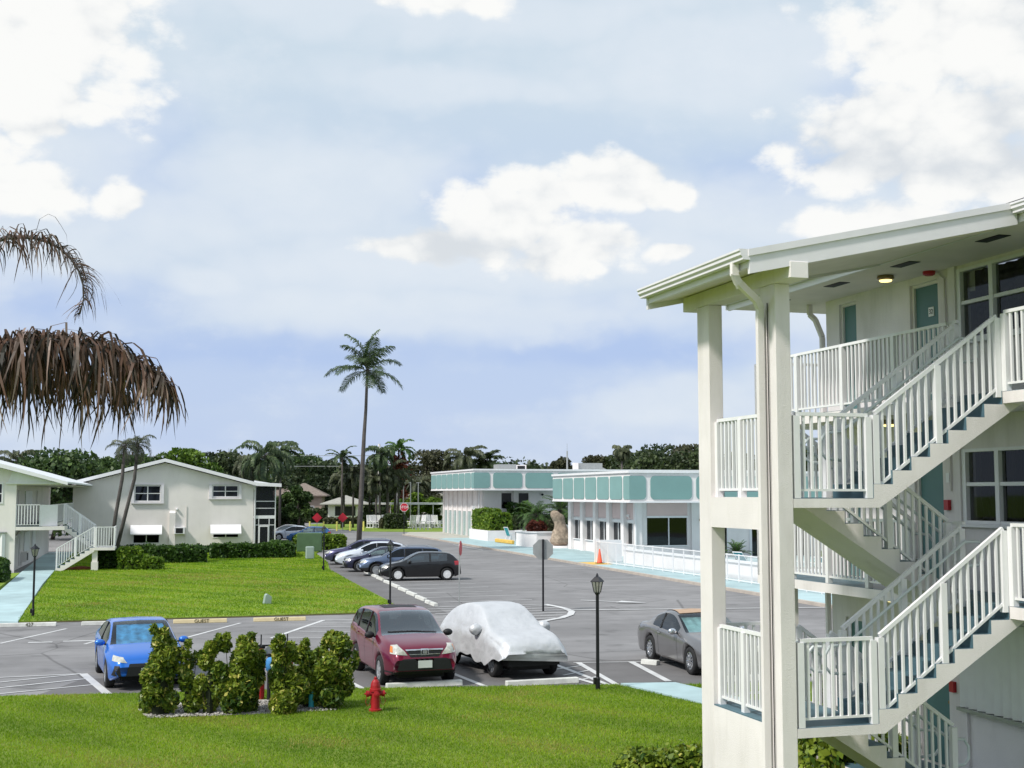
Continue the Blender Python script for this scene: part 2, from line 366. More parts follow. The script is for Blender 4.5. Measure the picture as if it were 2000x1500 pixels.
def frond(rs, az, el, L, ll=0.6, lw=0.05, n=30, droop=1.2, hang=0.8, side_up=0.2, cup=1.0):
    """one pinnate palm frond -> rachis points, leaflet quads (V list of (k,4,3))"""
    pts = []; p = np.zeros(3); e = el; m = 14
    for i in range(m + 1):
        pts.append(p.copy()); s = L / m
        p = p + s * np.array([math.cos(e) * math.cos(az), math.cos(e) * math.sin(az), math.sin(e)])
        e -= droop / m * (0.5 + 1.2 * i / m)
    pts = np.array(pts); out = []
    for i in range(n):
        f = 0.12 + 0.88 * (i + 0.5) / n; q = f * m; k = min(int(q), m - 1); b = pts[k] + (pts[k + 1] - pts[k]) * (q - k)
        fw = pts[k + 1] - pts[k]; fw /= np.linalg.norm(fw)
        sd = np.cross(fw, [0, 0, 1.0]); sd /= np.linalg.norm(sd) + 1e-9
        up = np.cross(sd, fw)
        for sg in (-1, 1):
            l = ll * (math.sin(PI * min(0.97, 0.12 + f * 0.86)) ** 0.5) * rs.uniform(0.85, 1.1)
            d = sd * sg * 0.85 + fw * 0.55 + up * (side_up + rs.normal(0, 0.12)); d /= np.linalg.norm(d)
            m1 = b + d * l * 0.45
            d2 = d * (1 - hang) + np.array([0, 0, -1.0]) * hang + rs.normal(0, 0.06, 3); d2 /= np.linalg.norm(d2) + 1e-9
            m2 = m1 + d2 * l * 0.55
            wv = fw * lw / 2
            out.append([b - wv * 0.6, b + wv * 0.6, m1 + wv, m1 - wv]); out.append([m1 - wv, m1 + wv, m2 + wv * 0.15, m2 - wv * 0.15])
    return pts, np.array(out)
def palm(name, label, x, y, path, nf=18, L=2.2, ll=0.55, lw=0.07, nl=26, m='lf_palm', tr=(0.2, 0.13), seed=0, hang=0.6, elr=(-0.5, 1.2), droop=1.6, group=None, boot=None, cat='palm tree', az0=0.0):
    """path: trunk points relative to base; crown at the last one"""
    rs = np.random.RandomState(seed + 5); t = thing(name, label, cat, (x, y, 0), 0, group)
    mb = MB(); k = len(path); mb.tube(path, [tr[0] + (tr[1] - tr[0]) * i / (k - 1) for i in range(k)], 9)
    mb.build('trunk', 'bark', t, smooth=True)
    top = np.array(path[-1]); Vs = []; T = []; rb = MB()
    for i in range(nf):
        az = az0 + 2.399 * i + rs.normal(0, 0.15); f = i / max(1, nf - 1); el = elr[1] + (elr[0] - elr[1]) * f + rs.normal(0, 0.1)
        pts, q = frond(rs, az, el, L * rs.uniform(0.85, 1.08), ll, lw, nl, droop * rs.uniform(0.8, 1.2), hang)
        Vs.append(q + top); T.append(np.clip(rs.normal(0.5 - 0.25 * f, 0.2, len(q)), 0, 1))
        rb.tube([tuple(p + top) for p in pts[::2]], [0.035 - 0.03 * j / 7 for j in range(len(pts[::2]))], 4)
    V = np.concatenate(Vs); n = len(V)
    npmesh('crown', V.reshape(-1, 3), np.arange(4 * n).reshape(n, 4), m, t, np.concatenate(T))
    rb.build('frond_stems', boot or 'bark', t)
    return t
def text_mesh(txt, size, depth=0.004):
    c = bpy.data.curves.new('lettering', 'FONT'); c.body = txt; c.size = size; c.extrude = depth; c.align_x = 'CENTER'; c.align_y = 'CENTER'
    o = bpy.data.objects.new('lettering', c); COL.objects.link(o)
    me = bpy.data.meshes.new_from_object(o); bpy.data.objects.remove(o); bpy.data.curves.remove(c)
    return me
def lettering(txt, size, m, parent, loc, rot, depth=0.004):
    o = link('lettering', text_mesh(txt, size, depth), m, parent); o.location = loc; o.rotation_euler = rot
    return o
def rail(mb, a, b, h=1.03, low=0.09, pk=0.032, sp=0.115, tw=0.05, posts=(), pw=0.08, post_mb=None, ends=False):
    """picket railing along a-b (floor line): top rail, bottom rail, pickets"""
    a = Vector(a); b = Vector(b); Z = Vector((0, 0, 1)); L = (Vector((b.x, b.y, 0)) - Vector((a.x, a.y, 0))).length
    mb.bar(a + Z * h, b + Z * h, tw, 0.045); mb.bar(a + Z * low, b + Z * low, 0.035, 0.03)
    n = max(1, int(round(L / sp)))
    for i in range(0 if ends else 1, n + (1 if ends else 0)):
        p = a.lerp(b, i / n)
        if any(abs(i / n - q) * L < 0.06 for q in posts): continue
        mb.bar(p + Z * (low + 0.01), p + Z * (h - 0.02), pk)
    for q in posts:
        p = a.lerp(b, q); (post_mb if post_mb is not None else mb.posts).append((p, p + Z * (h - 0.022), pw))
# ------------------------------------------------------------------ light and sky
SUN_AZ_VEC = Vector((-0.80, -0.34, 0)); SUN_EL = 47
sund = bpy.data.lights.new("sun", 'SUN'); sund.energy = 3.8; sund.angle = R(6); sund.color = (1.0, 0.96, 0.90)
sun = bpy.data.objects.new("sun", sund); COL.objects.link(sun); sun.location = (-30, -10, 40)
h_ = SUN_AZ_VEC.normalized() * math.cos(R(SUN_EL)); sdir = Vector((h_.x, h_.y, math.sin(R(SUN_EL))))
sun.rotation_euler = sdir.to_track_quat('Z', 'Y').to_euler()
w = bpy.data.worlds.new("World"); scene.world = w; w.use_nodes = True
nt = w.node_tree; N = nt.nodes; Lk = nt.links
bg = N['Background']; bg.inputs[1].default_value = 1.0
sky = N.new('ShaderNodeTexSky'); sky.sky_type = 'NISHITA'; sky.sun_disc = False
sky.sun_elevation = R(SUN_EL); sky.sun_rotation = math.atan2(SUN_AZ_VEC.x, SUN_AZ_VEC.y)
def mth(op, a, b=None, c=None, clamp=False):
    n = N.new('ShaderNodeMath'); n.operation = op; n.use_clamp = clamp
    for i, q in enumerate((a, b, c)):
        if q is None: continue
        if isinstance(q, (int, float)): n.inputs[i].default_value = q
        else: Lk.new(q, n.inputs[i])
    return n.outputs[0]
tc = N.new('ShaderNodeTexCoord'); sp = N.new('ShaderNodeSeparateXYZ')
rot = N.new('ShaderNodeVectorRotate'); rot.rotation_type = 'Z_AXIS'; rot.inputs['Angle'].default_value = R(15)
Lk.new(tc.outputs['Generated'], rot.inputs['Vector']); Lk.new(rot.outputs[0], sp.inputs[0])
AZ = mth('ARCTAN2', sp.outputs[0], sp.outputs[1]); EL = mth('ARCSINE', sp.outputs[2])
comb = N.new('ShaderNodeCombineXYZ'); Lk.new(AZ, comb.inputs[0]); Lk.new(mth('MULTIPLY', EL, 1.5), comb.inputs[1])
def noise(scale, detail=8, rough=0.6, off=(0, 0, 0), sy=1.0, vec=None, dist=0.0):
    mp = N.new('ShaderNodeMapping'); mp.inputs['Location'].default_value = off; mp.inputs['Scale'].default_value = (1, sy, 1)
    Lk.new(vec or comb.outputs[0], mp.inputs[0])
    n = N.new('ShaderNodeTexNoise'); n.inputs['Scale'].default_value = scale; n.inputs['Detail'].default_value = detail
    n.inputs['Roughness'].default_value = rough; n.inputs['Distortion'].default_value = dist
    Lk.new(mp.outputs[0], n.inputs['Vector']); return n.outputs['Fac']
def sstep(x, lo, hi, a=0.0, b=1.0):
    n = N.new('ShaderNodeMapRange'); n.interpolation_type = 'SMOOTHSTEP'
    n.inputs[1].default_value = lo; n.inputs[2].default_value = hi; n.inputs[3].default_value = a; n.inputs[4].default_value = b
    Lk.new(x, n.inputs[0]); return n.outputs[0]
def mixc(f, a, b):
    n = N.new('ShaderNodeMix'); n.data_type = 'RGBA'
    if isinstance(f, float): n.inputs[0].default_value = f
    else: Lk.new(f, n.inputs[0])
    for i, q in ((6, a), (7, b)):
        if isinstance(q, tuple): n.inputs[i].default_value = (*q, 1)
        else: Lk.new(q, n.inputs[i])
    return n.outputs[2]
def noisec(scale, detail, off=(0, 0, 0)):
    mp = N.new('ShaderNodeMapping'); mp.inputs['Location'].default_value = off; Lk.new(comb.outputs[0], mp.inputs[0])
    n = N.new('ShaderNodeTexNoise'); n.inputs['Scale'].default_value = scale; n.inputs['Detail'].default_value = detail; n.inputs['Roughness'].default_value = 0.55
    Lk.new(mp.outputs[0], n.inputs['Vector']); return n.outputs['Color']
wrp = N.new('ShaderNodeVectorMath'); wrp.operation = 'SUBTRACT'; Lk.new(noisec(9, 3, (1.7, 4.2, 0)), wrp.inputs[0]); wrp.inputs[1].default_value = (0.5, 0.5, 0.5)
wsp = N.new('ShaderNodeSeparateXYZ'); Lk.new(wrp.outputs[0], wsp.inputs[0])
AZw = mth('ADD', AZ, mth('MULTIPLY', wsp.outputs[0], 0.075)); ELw = mth('ADD', EL, mth('MULTIPLY', wsp.outputs[1], 0.045))
nb_edge = noise(20, 6, 0.62, (3.1, 0, 0)); nb_big = noise(5.0, 3, 0.5, (0.7, 0.4, 0), 1.8); nb_soft = noise(3.2, 3, 0.5, (5.3, 1.4, 0), 2.2)
def vor(scale, off):
    v = N.new('ShaderNodeTexVoronoi'); v.feature = 'F1'; v.inputs['Scale'].default_value = scale
    va = N.new('ShaderNodeVectorMath'); va.operation = 'ADD'; Lk.new(comb.outputs[0], va.inputs[0])
    vs_ = N.new('ShaderNodeVectorMath'); vs_.operation = 'SCALE'; vs_.inputs['Scale'].default_value = 0.05; Lk.new(wrp.outputs[0], vs_.inputs[0]); Lk.new(vs_.outputs[0], va.inputs[1])
    Lk.new(va.outputs[0], v.inputs['Vector']); return v.outputs['Distance']
nb_bill = mth('ADD', mth('MULTIPLY', vor(24, (0, 0, 0)), 0.7), mth('MULTIPLY', vor(57, (0, 0, 0)), 0.3))
edge = mth('ADD', mth('MULTIPLY', mth('SUBTRACT', nb_edge, 0.5), 1.3), mth('MULTIPLY', mth('SUBTRACT', nb_bill, 0.62), 0.75))
cw = N.new('ShaderNodeCombineXYZ'); Lk.new(AZw, cw.inputs[0]); Lk.new(ELw, cw.inputs[1])
def blob(u, v, ru, rv, *_):
    a = math.atan((u - 1000) / 2500); e = (965 - v) / 2560.0; sx, sy = 2500.0 / ru, 2560.0 / rv
    n = N.new('ShaderNodeVectorMath'); n.operation = 'MULTIPLY_ADD'; Lk.new(cw.outputs[0], n.inputs[0]); n.inputs[1].default_value = (sx, sy, 0); n.inputs[2].default_value = (-a * sx, -e * sy, 0)
    m = N.new('ShaderNodeVectorMath'); m.operation = 'LENGTH'; Lk.new(n.outputs[0], m.inputs[0]); return m.outputs['Value']
def union(bl, hard, k):
    o = None
    for b in bl: o = b if o is None else mth('MINIMUM', o, b)
    return sstep(mth('ADD', o, mth('MULTIPLY', edge, k)), 1 - hard, 1 + hard, 1.0, 0.0)
# thin high cloud over the blue
veil = mixc(sstep(nb_soft, 0.36, 0.62), (0.54, 0.655, 0.90), (0.68, 0.77, 0.895))
veil = mixc(sstep(EL, 0.10, 0.36), veil, (0.68, 0.795, 0.89))
skys = N.new('ShaderNodeVectorMath'); skys.operation = 'SCALE'; Lk.new(sky.outputs[0], skys.inputs[0]); skys.inputs['Scale'].default_value = 0.11
base = mixc(0.85, skys.outputs[0], veil)
low = mixc(0.6, base, (0.52, 0.63, 0.865))
base = mixc(sstep(EL, 0.0, 0.12, 1.0, 0.0), base, low)
# darker blue streaks
drk = union([blob(500, 668, 340, 36, 0.8, 0.5), blob(1270, 672, 330, 26, 0.8, 0.5), blob(250, 310, 110, 110, 0.7, 0.6), blob(1130, 425, 120, 60, 0.7, 0.5), blob(1500, 340, 140, 60, 0.8, 0.6), blob(1660, 190, 60, 70, 0.7, 0.5), blob(170, 610, 200, 60, 0.9, 0.5), blob(900, 370, 80, 60, 0.8, 0.5)], 0.75, 0.5)
base = mixc(mth('MULTIPLY', drk, 0.34), base, (0.33, 0.48, 0.84))
# pale soft clouds
soft = union([blob(880, 505, 300, 50, 0.6, 1.3), blob(930, 600, 430, 42, 0.6, 1.3), blob(385, 548, 60, 24), blob(1485, 148, 30, 18), blob(330, 420, 170, 55, 0.7, 1.2), blob(100, 330, 150, 90, 0.3, 1.1), blob(90, 450, 150, 90, 0.5, 1.2),
              blob(1440, 415, 300, 70, 0.7, 1.5), blob(1330, 490, 130, 60, 0.6, 1.3), blob(900, 160, 240, 36, 0.8, 1.4), blob(760, 20, 560, 55, 0.9, 1.3), blob(1300, 790, 150, 60, 0.8, 1.3),
              blob(600, 350, 260, 80, 0.9, 1.4), blob(1380, 120, 300, 80, 0.9, 1.4), blob(1100, 600, 170, 30, 0.6, 1.3), blob(1600, 620, 200, 60, 0.8, 1.3), blob(-300, 300, 400, 300, 0.5, 0.8), blob(2400, 300, 500, 300, 0.5, 0.8)], 0.6, 1.25)
base = mixc(mth('MULTIPLY', soft, 0.70), base, (0.74, 0.81, 0.89))
mott = sstep(mth('ADD', mth('MULTIPLY', nb_edge, 0.55), mth('MULTIPLY', nb_soft, 0.6)), 0.50, 0.78)
base = mixc(mth('MULTIPLY', mott, 0.42), base, (0.80, 0.855, 0.92))
# bright cumulus
cum = union([blob(30, 60, 190, 190, 0.13, 1.0), blob(60, 190, 130, 90, 0.13, 1.1), blob(30, 270, 60, 40, 0.2, 1.2), blob(45, 400, 90, 36, 0.22, 1.2), blob(235, 400, 46, 34, 0.3, 1.2),
             blob(985, 415, 120, 72, 0.12, 1.1), blob(1075, 370, 66, 46, 0.12, 1.1), blob(1200, 355, 84, 50, 0.12, 1.1), blob(1130, 478, 130, 42, 0.2, 1.2), blob(1300, 380, 70, 30, 0.35, 1.4), blob(850, 470, 120, 30, 0.4, 1.3),
             blob(1910, 110, 215, 125, 0.13, 0.95), blob(1830, 270, 235, 90, 0.13, 1.0), blob(1980, 10, 190, 120, 0.15, 0.9), blob(1740, 335, 160, 44, 0.22, 1.2), blob(1900, 360, 160, 60, 0.4, 1.2), blob(1700, 440, 120, 40, 0.6, 1.3),
             blob(1330, 495, 46, 16, 0.5, 1.3), blob(820, 5, 150, 32, 0.6, 1.3), blob(1700, -250, 500, 180, 0.4, 0.7), blob(-250, 100, 250, 300, 0.3, 0.7)], 0.27, 1.25)
shadeN = mth('ADD', mth('ADD', mth('MULTIPLY', nb_edge, 0.45), mth('MULTIPLY', nb_bill, 0.42)), mth('MULTIPLY', mth('SUBTRACT', nb_big, 0.5), 0.9))
cumcol = mixc(sstep(shadeN, 0.40, 0.74), (0.98, 0.98, 0.96), (0.70, 0.74, 0.78))
base = mixc(mth('MULTIPLY', cum, 0.95), base, cumcol)
# haze band right at the horizon and below
base = mixc(sstep(EL, -0.05, 0.0, 1.0, 0.0), base, (0.30, 0.33, 0.30))
Lk.new(base, bg.inputs[0])
scene.view_settings.view_transform = 'Standard'; scene.view_settings.look = 'None'
scene.view_settings.exposure = 0.0; scene.view_settings.gamma = 1.0

# ------------------------------------------------------------------ ground materials
def asphalt_mat():
    m = mat('asphalt', (0.250, 0.243, 0.245), 0.85, var=0.10, scale=0.9, bump=0.35, bscale=70, var2=0.13, scale2=0.12)
    N2 = m.node_tree.nodes; L2 = m.node_tree.links; b = N2['Principled BSDF']
    src = b.inputs['Base Color'].links[0].from_socket
    t = N2.new('ShaderNodeTexCoord'); mp = N2.new('ShaderNodeMapping'); mp.inputs['Scale'].default_value = (0.10, 1.1, 1); mp.inputs['Rotation'].default_value = (0, 0, 0.08)
    L2.new(t.outputs['Object'], mp.inputs[0])
    n = N2.new('ShaderNodeTexNoise'); n.inputs['Scale'].default_value = 1.0; n.inputs['Detail'].default_value = 6; n.inputs['Roughness'].default_value = 0.6
    L2.new(mp.outputs[0], n.inputs['Vector'])
    r = N2.new('ShaderNodeMapRange'); r.inputs[1].default_value = 0.35; r.inputs[2].default_value = 0.7; r.inputs[3].default_value = 0.88; r.inputs[4].default_value = 1.10
    L2.new(n.outputs['Fac'], r.inputs[0])
    s = N2.new('ShaderNodeVectorMath'); s.operation = 'SCALE'; L2.new(src, s.inputs[0]); L2.new(r.outputs[0], s.inputs['Scale'])
    # cracks / sealed joints
    v = N2.new('ShaderNodeTexVoronoi'); v.feature = 'DISTANCE_TO_EDGE'; v.inputs['Scale'].default_value = 0.11; v.inputs['Randomness'].default_value = 1.0
    nn = N2.new('ShaderNodeTexNoise'); nn.inputs['Scale'].default_value = 0.5; L2.new(t.outputs['Object'], nn.inputs['Vector'])
    ad = N2.new('ShaderNodeMix'); ad.data_type = 'RGBA'; ad.inputs[0].default_value = 0.08
    L2.new(t.outputs['Object'], ad.inputs[6]); L2.new(nn.outputs['Color'], ad.inputs[7]); L2.new(ad.outputs[2], v.inputs['Vector'])
    rr = N2.new('ShaderNodeMapRange'); rr.inputs[1].default_value = 0.001; rr.inputs[2].default_value = 0.004; rr.inputs[3].default_value = 0.62; rr.inputs[4].default_value = 1.0
    L2.new(v.outputs['Distance'], rr.inputs[0])
    s2 = N2.new('ShaderNodeVectorMath'); s2.operation = 'SCALE'; L2.new(s.outputs[0], s2.inputs[0]); L2.new(rr.outputs[0], s2.inputs['Scale'])
    no = N2.new('ShaderNodeTexNoise'); no.inputs['Scale'].default_value = 0.75; no.inputs['Detail'].default_value = 3; L2.new(t.outputs['Object'], no.inputs['Vector'])
    ro = N2.new('ShaderNodeMapRange'); ro.inputs[1].default_value = 0.60; ro.inputs[2].default_value = 0.72; ro.inputs[3].default_value = 1.0; ro.inputs[4].default_value = 0.72; L2.new(no.outputs['Fac'], ro.inputs[0])
    s3 = N2.new('ShaderNodeVectorMath'); s3.operation = 'SCALE'; L2.new(s2.outputs[0], s3.inputs[0]); L2.new(ro.outputs[0], s3.inputs['Scale']); L2.new(s3.outputs[0], b.inputs['Base Color'])
    return m
M['asphalt'] = asphalt_mat()
M['asphaltd'] = mat('dark_asphalt', (0.17, 0.163, 0.163), 0.85, var=0.12, scale=1.2, bump=0.35, bscale=70, var2=0.1, scale2=0.3)
M['lawn'] = mat('lawn_green', (0.15, 0.25, 0.020), 0.9, scale=1.1, col2=(0.20, 0.27, 0.03), bump=1.0, bscale=26, var2=0.20, scale2=0.16, detail=9)
M['lawnn'] = mat('near_lawn_soil_green', (0.11, 0.17, 0.012), 0.9, scale=3.0, col2=(0.15, 0.20, 0.02), bump=0.8, bscale=30, var2=0.15, scale2=0.4)
M['paint'] = mat('road_paint', (0.66, 0.66, 0.66), 0.7, var=0.12, scale=3, detail=8, var2=0.1, scale2=1.5)
M['dryg'] = mat('dry_grass_edge', (0.10, 0.085, 0.03), 0.95, var=0.2, scale=4)

# ------------------------------------------------------------------ ground
S = 1800
sheet('ground', [(-S, -200), (S, -200), (S, S), (-S, S)], -0.12, 'lawn')
sheet('road', [(-60, 28.0), (-60, 49.2), (-5.0, 49.2), (-5.0, 78.5), (-60, 78.5), (-60, 300), (60, 300), (60, 28.0)], 0.0, 'asphalt', 0.06)
# lawns (raised a little above the asphalt)
sheet('lawn_near', [(-60, 37), (-3.5, 30.85), (4.35, 29.92), (10.28, 28.95), (10.4, 28.62), (11.2, 25.4), (11.0, 23.4), (9.95, 22.4), (9.95, 19.0), (9.0, 0), (-60, 0)], 0.035, 'lawnn', 0.3)
sheet('lawn_near_right', [(11.75, 28.6), (22, 27.0), (22, 23.5), (13.0, 23.8), (12.3, 26.0)], 0.03, 'lawnn', 0.3)
sheet('lawn_left', [(-6.25, 79.0), (-4.97, 48.35), (8.1, 48.75), (8.7, 49.6), (9.05, 54), (9.15, 63), (9.3, 76), (10.2, 84.6), (10.9, 98), (13.4, 110), (13.2, 116), (9.4, 117), (-6.9, 104.5)], 0.05, 'lawn', 0.2)
sheet('lawn_path_side', [(-60, 49.2), (-7.2, 49.2), (-7.6, 62), (-8.0, 78), (-60, 78)], 0.05, 'lawn', 0.2)
sheet('lawn_far', [(20, 172), (23, 154.5), (33, 148), (60, 148), (60, 215), (30, 215), (20, 190)], 0.06, 'lawn', 0.2)
sheet('path', [(-7.05, 49.0), (-4.95, 48.1), (-5.9, 68), (-6.25, 79.0), (-6.9, 104.4), (-8.85, 104.4), (-8.0, 79), (-7.3, 62)], 0.075, 'apron', 0.2)
sheet('path_near', [(10.42, 28.98), (11.72, 28.78), (12.3, 26.0), (14.4, 22.5), (14.4, 19.0), (9.95, 19.0), (9.95, 22.4), (11.0, 23.4), (11.2, 25.4)], 0.06, 'apron', 0.3)
sheet('pavement', [(25.6, 45), (25.6, 123.5), (27.0, 126.5), (52, 126.5), (52, 45)], 0.12, 'apron', 0.3)
sheet('pavement_concrete', [(25.7, 124), (25.2, 140.0), (27.2, 147.5), (60, 147.5), (60, 126.5), (27.0, 126.5)], 0.115, 'conc', 0.3)
kb = MB(); kp = [(25.5, 45), (25.5, 123.5), (25.1, 140.0)]
for a, b in zip(kp, kp[1:]): kb.bar((*a, 0.03), (*b, 0.03), 0.2, 0.2)
tag(kb.build('kerb', 'kerb'), kind='structure')
yb = MB().quad((25.62, 76.3, 0.126), (27.0, 76.3, 0.126), (27.0, 79.2, 0.126), (25.62, 79.2, 0.126))
tag(yb.build('kerb_ramp_marking', 'yellow'), kind='structure')
dark = MB(); dark.quad((8.2, 48.0, 0.004), (10.35, 48.0, 0.004), (11.0, 75, 0.004), (11.4, 92, 0.004), (10.4, 92, 0.004), (9.2, 76, 0.004), (9.0, 56, 0.004))
tag(dark.build('road_patch', 'asphaltd'), kind='structure')
dark = MB(); dark.quad((-3.0, 30.2, 0.003), (14.0, 27.6, 0.003), (14.0, 33.2, 0.003), (3.6, 34.3, 0.003), (3.4, 33.2, 0.003), (-1.9, 33.4, 0.003))
tag(dark.build('road_patch', 'asphaltd'), kind='structure')
dirt = MB()
for a, b in (((-4.97, 48.25), (8.1, 48.65)), ((8.1, 48.65), (8.75, 49.5))):
    dirt.bar((*a, 0.012), (*b, 0.012), 0.22, 0.02)
tag(dirt.build('lawn_edge_soil', 'dryg'), kind='structure')

# painted lines
pm = MB(); lnz = [0.006]
def ln(a, b, w=0.11):
    lnz[0] += 0.0004; z = lnz[0]
    a = Vector((*a, z)); b = Vector((*b, z)); d = (b - a).normalized(); s = Vector((-d.y, d.x, 0)) * w / 2
    pm.quad(a - s, b - s, b + s, a + s)
ln((-4.8, 41.87), (-3.18, 45.86)); ln((-2.32, 41.0), (-0.6, 46.0)); ln((0.6, 41.9), (2.56, 46.27)); ln((3.24, 41.2), (5.48, 46.5), 0.15)
ln((-4.0, 41.9), (-3.3, 41.85), 0.2); ln((-3.0, 41.95), (-1.9, 41.9), 0.2)
ln((3.24, 41.2), (7.2, 40.2), 0.1); ln((4.1, 43.0), (8.0, 41.5), 0.08); ln((4.7, 44.4), (8.6, 43.0), 0.08); ln((5.2, 45.7), (9.2, 44.7), 0.08); ln((5.48, 46.5), (9.4, 46.2), 0.08)
ln((-5, 32.6), (-2.04, 34.28), 0.09); ln((-1.95, 34.3), (-1.18, 30.57), 0.2); ln((-5, 31.6), (-1.78, 33.38), 0.09); ln((-5, 30.7), (-1.57, 32.3), 0.09); ln((-9, 33.6), (-2.0, 34.3), 0.09)
ln((3.9, 34.4), (4.47, 29.95), 0.14); ln((6.75, 34.2), (7.3, 29.5), 0.14); ln((9.95, 33.9), (10.16, 29.05), 0.14)
ln((10.58, 33.12), (13.8, 32.6), 0.08); ln((10.7, 33.1), (10.35, 29.1), 0.16); ln((9.6, 31.9), (10.6, 32.5), 0.08); ln((9.6, 30.9), (10.5, 31.6), 0.08); ln((9.7, 30.0), (10.4, 30.5), 0.08)
ln((9.73, 30.5), (9.95, 29.15), 0.14); ln((12.13, 32.92), (11.73, 29.23), 0.18)
for i, (ye, ys) in enumerate(((65.8, 65.1), (63.4, 62.9), (60.8, 60.4), (58.1, 57.8), (55.6, 55.3), (53.05, 52.8), (68.4, 67.7), (71.0, 70.3), (73.6, 72.9), (76.2, 75.5), (78.8, 78.1), (81.4, 80.7), (84.0, 83.3))):
    ln((10.9 + 0.012 * i, ys), (15.1, ye), 0.10)
ln((10.4, 50.7), (14.97, 50.71), 0.11)
cur = [(14.97, 50.71), (15.15, 49.6), (15.2, 48.5), (15.05, 47.3), (14.6, 46.1), (13.9, 45.0), (12.8, 43.9), (11.5, 43.0)]
for a, b in zip(cur, cur[1:]): ln(a, b, 0.26)
for k in range(7):
    yy = 50.0 - k * 1.0; ln((9.6 + 0.1 * k, yy - 0.3), (15.0 - max(0, k - 2) ** 1.4 * 0.28, yy), 0.10)
ln((15.0, 47.9), (27, 46.1), 0.17); ln((17.0, 52.2), (18.3, 50.9), 0.16)
pm.quad((18.0, 50.6, 0.04), (19.2, 50.1, 0.04), (18.5, 51.3, 0.04))
ln((24.6, 112), (24.4, 100), 0.12)
ln((11.6, 99), (16.8, 99), 0.1); ln((17.0, 157.3), (23.6, 156.5), 0.25); ln((10, 158.2), (17, 157.3), 0.25)
tag(pm.build('road_markings', 'paint'), kind='structure')
# ================================================================== near apartment building with the open stairs
BB = (10.0, 17.0, 0.0)
rz = R(1.7)
bx, by = BB[0] * math.cos(rz) - BB[1] * math.sin(rz), BB[0] * math.sin(rz) + BB[1] * math.cos(rz)
ab = thing('apartment_building', 'three-storey cream apartment building with open outside stairs, white railings and teal doors', 'building', (bx, by, 0), rz, base=BB)
F1, L1, F2, L2, F3 = 0.25, 1.65, 3.05, 4.45, 5.85
WP = 12.34
def wall_cells(mb, plane, th, u0, u1, z0, z1, holes, axis='x'):
    """wall in plane axis=const with rectangular holes (ua,ub,za,zb)"""
    us = sorted({u0, u1, *[h[0] for h in holes], *[h[1] for h in holes]}); zs = sorted({z0, z1, *[h[2] for h in holes], *[h[3] for h in holes]})
    for i in range(len(us) - 1):
        j = 0
        while j < len(zs) - 1:
            uc = (us[i] + us[i + 1]) / 2
            def hole(jj):
                zc = (zs[jj] + zs[jj + 1]) / 2
                return any(h[0] < uc < h[1] and h[2] < zc < h[3] for h in holes)
            if hole(j): j += 1; continue
            k = j
            while k + 1 < len(zs) - 1 and not hole(k + 1): k += 1
            if axis == 'x': mb.box(plane, plane + th, us[i], us[i + 1], zs[j], zs[k + 1])
            else: mb.box(us[i], us[i + 1], plane, plane + th, zs[j], zs[k + 1])
            j = k + 1
DN = (17.45, 18.22); DF = (19.85, 20.42); WQ = (13.2, 16.90)
holes = []
for F in (F1, F2, F3):
    holes += [(DN[0], DN[1], F, F + 2.08), (DF[0], DF[1], F, F + 2.08), (WQ[0], WQ[1], F + 1.0, F + 2.14), (9.0, 12.0, F + 1.0, F + 2.14)]
mb = MB(); wall_cells(mb, WP, 0.2, 6.0, 20.87, 0.0, 8.06, holes); mb.box(WP + 0.2, 22.0, 20.67, 20.87, 0, 8.06)
mb.box(WP + 1.6, WP + 1.7, 6.0, 20.6, 0, 8.0)
mb.build('wall', 'stucco', ab)
pil = MB()
for F, top in ((F1, F2 - 0.13), (F2, F3 - 0.13), (F3, 8.05)): pil.box(WP - 0.05, WP + 0.02, 16.95, 17.12, F, top)
pil.build('pilaster', 'stucco', ab)
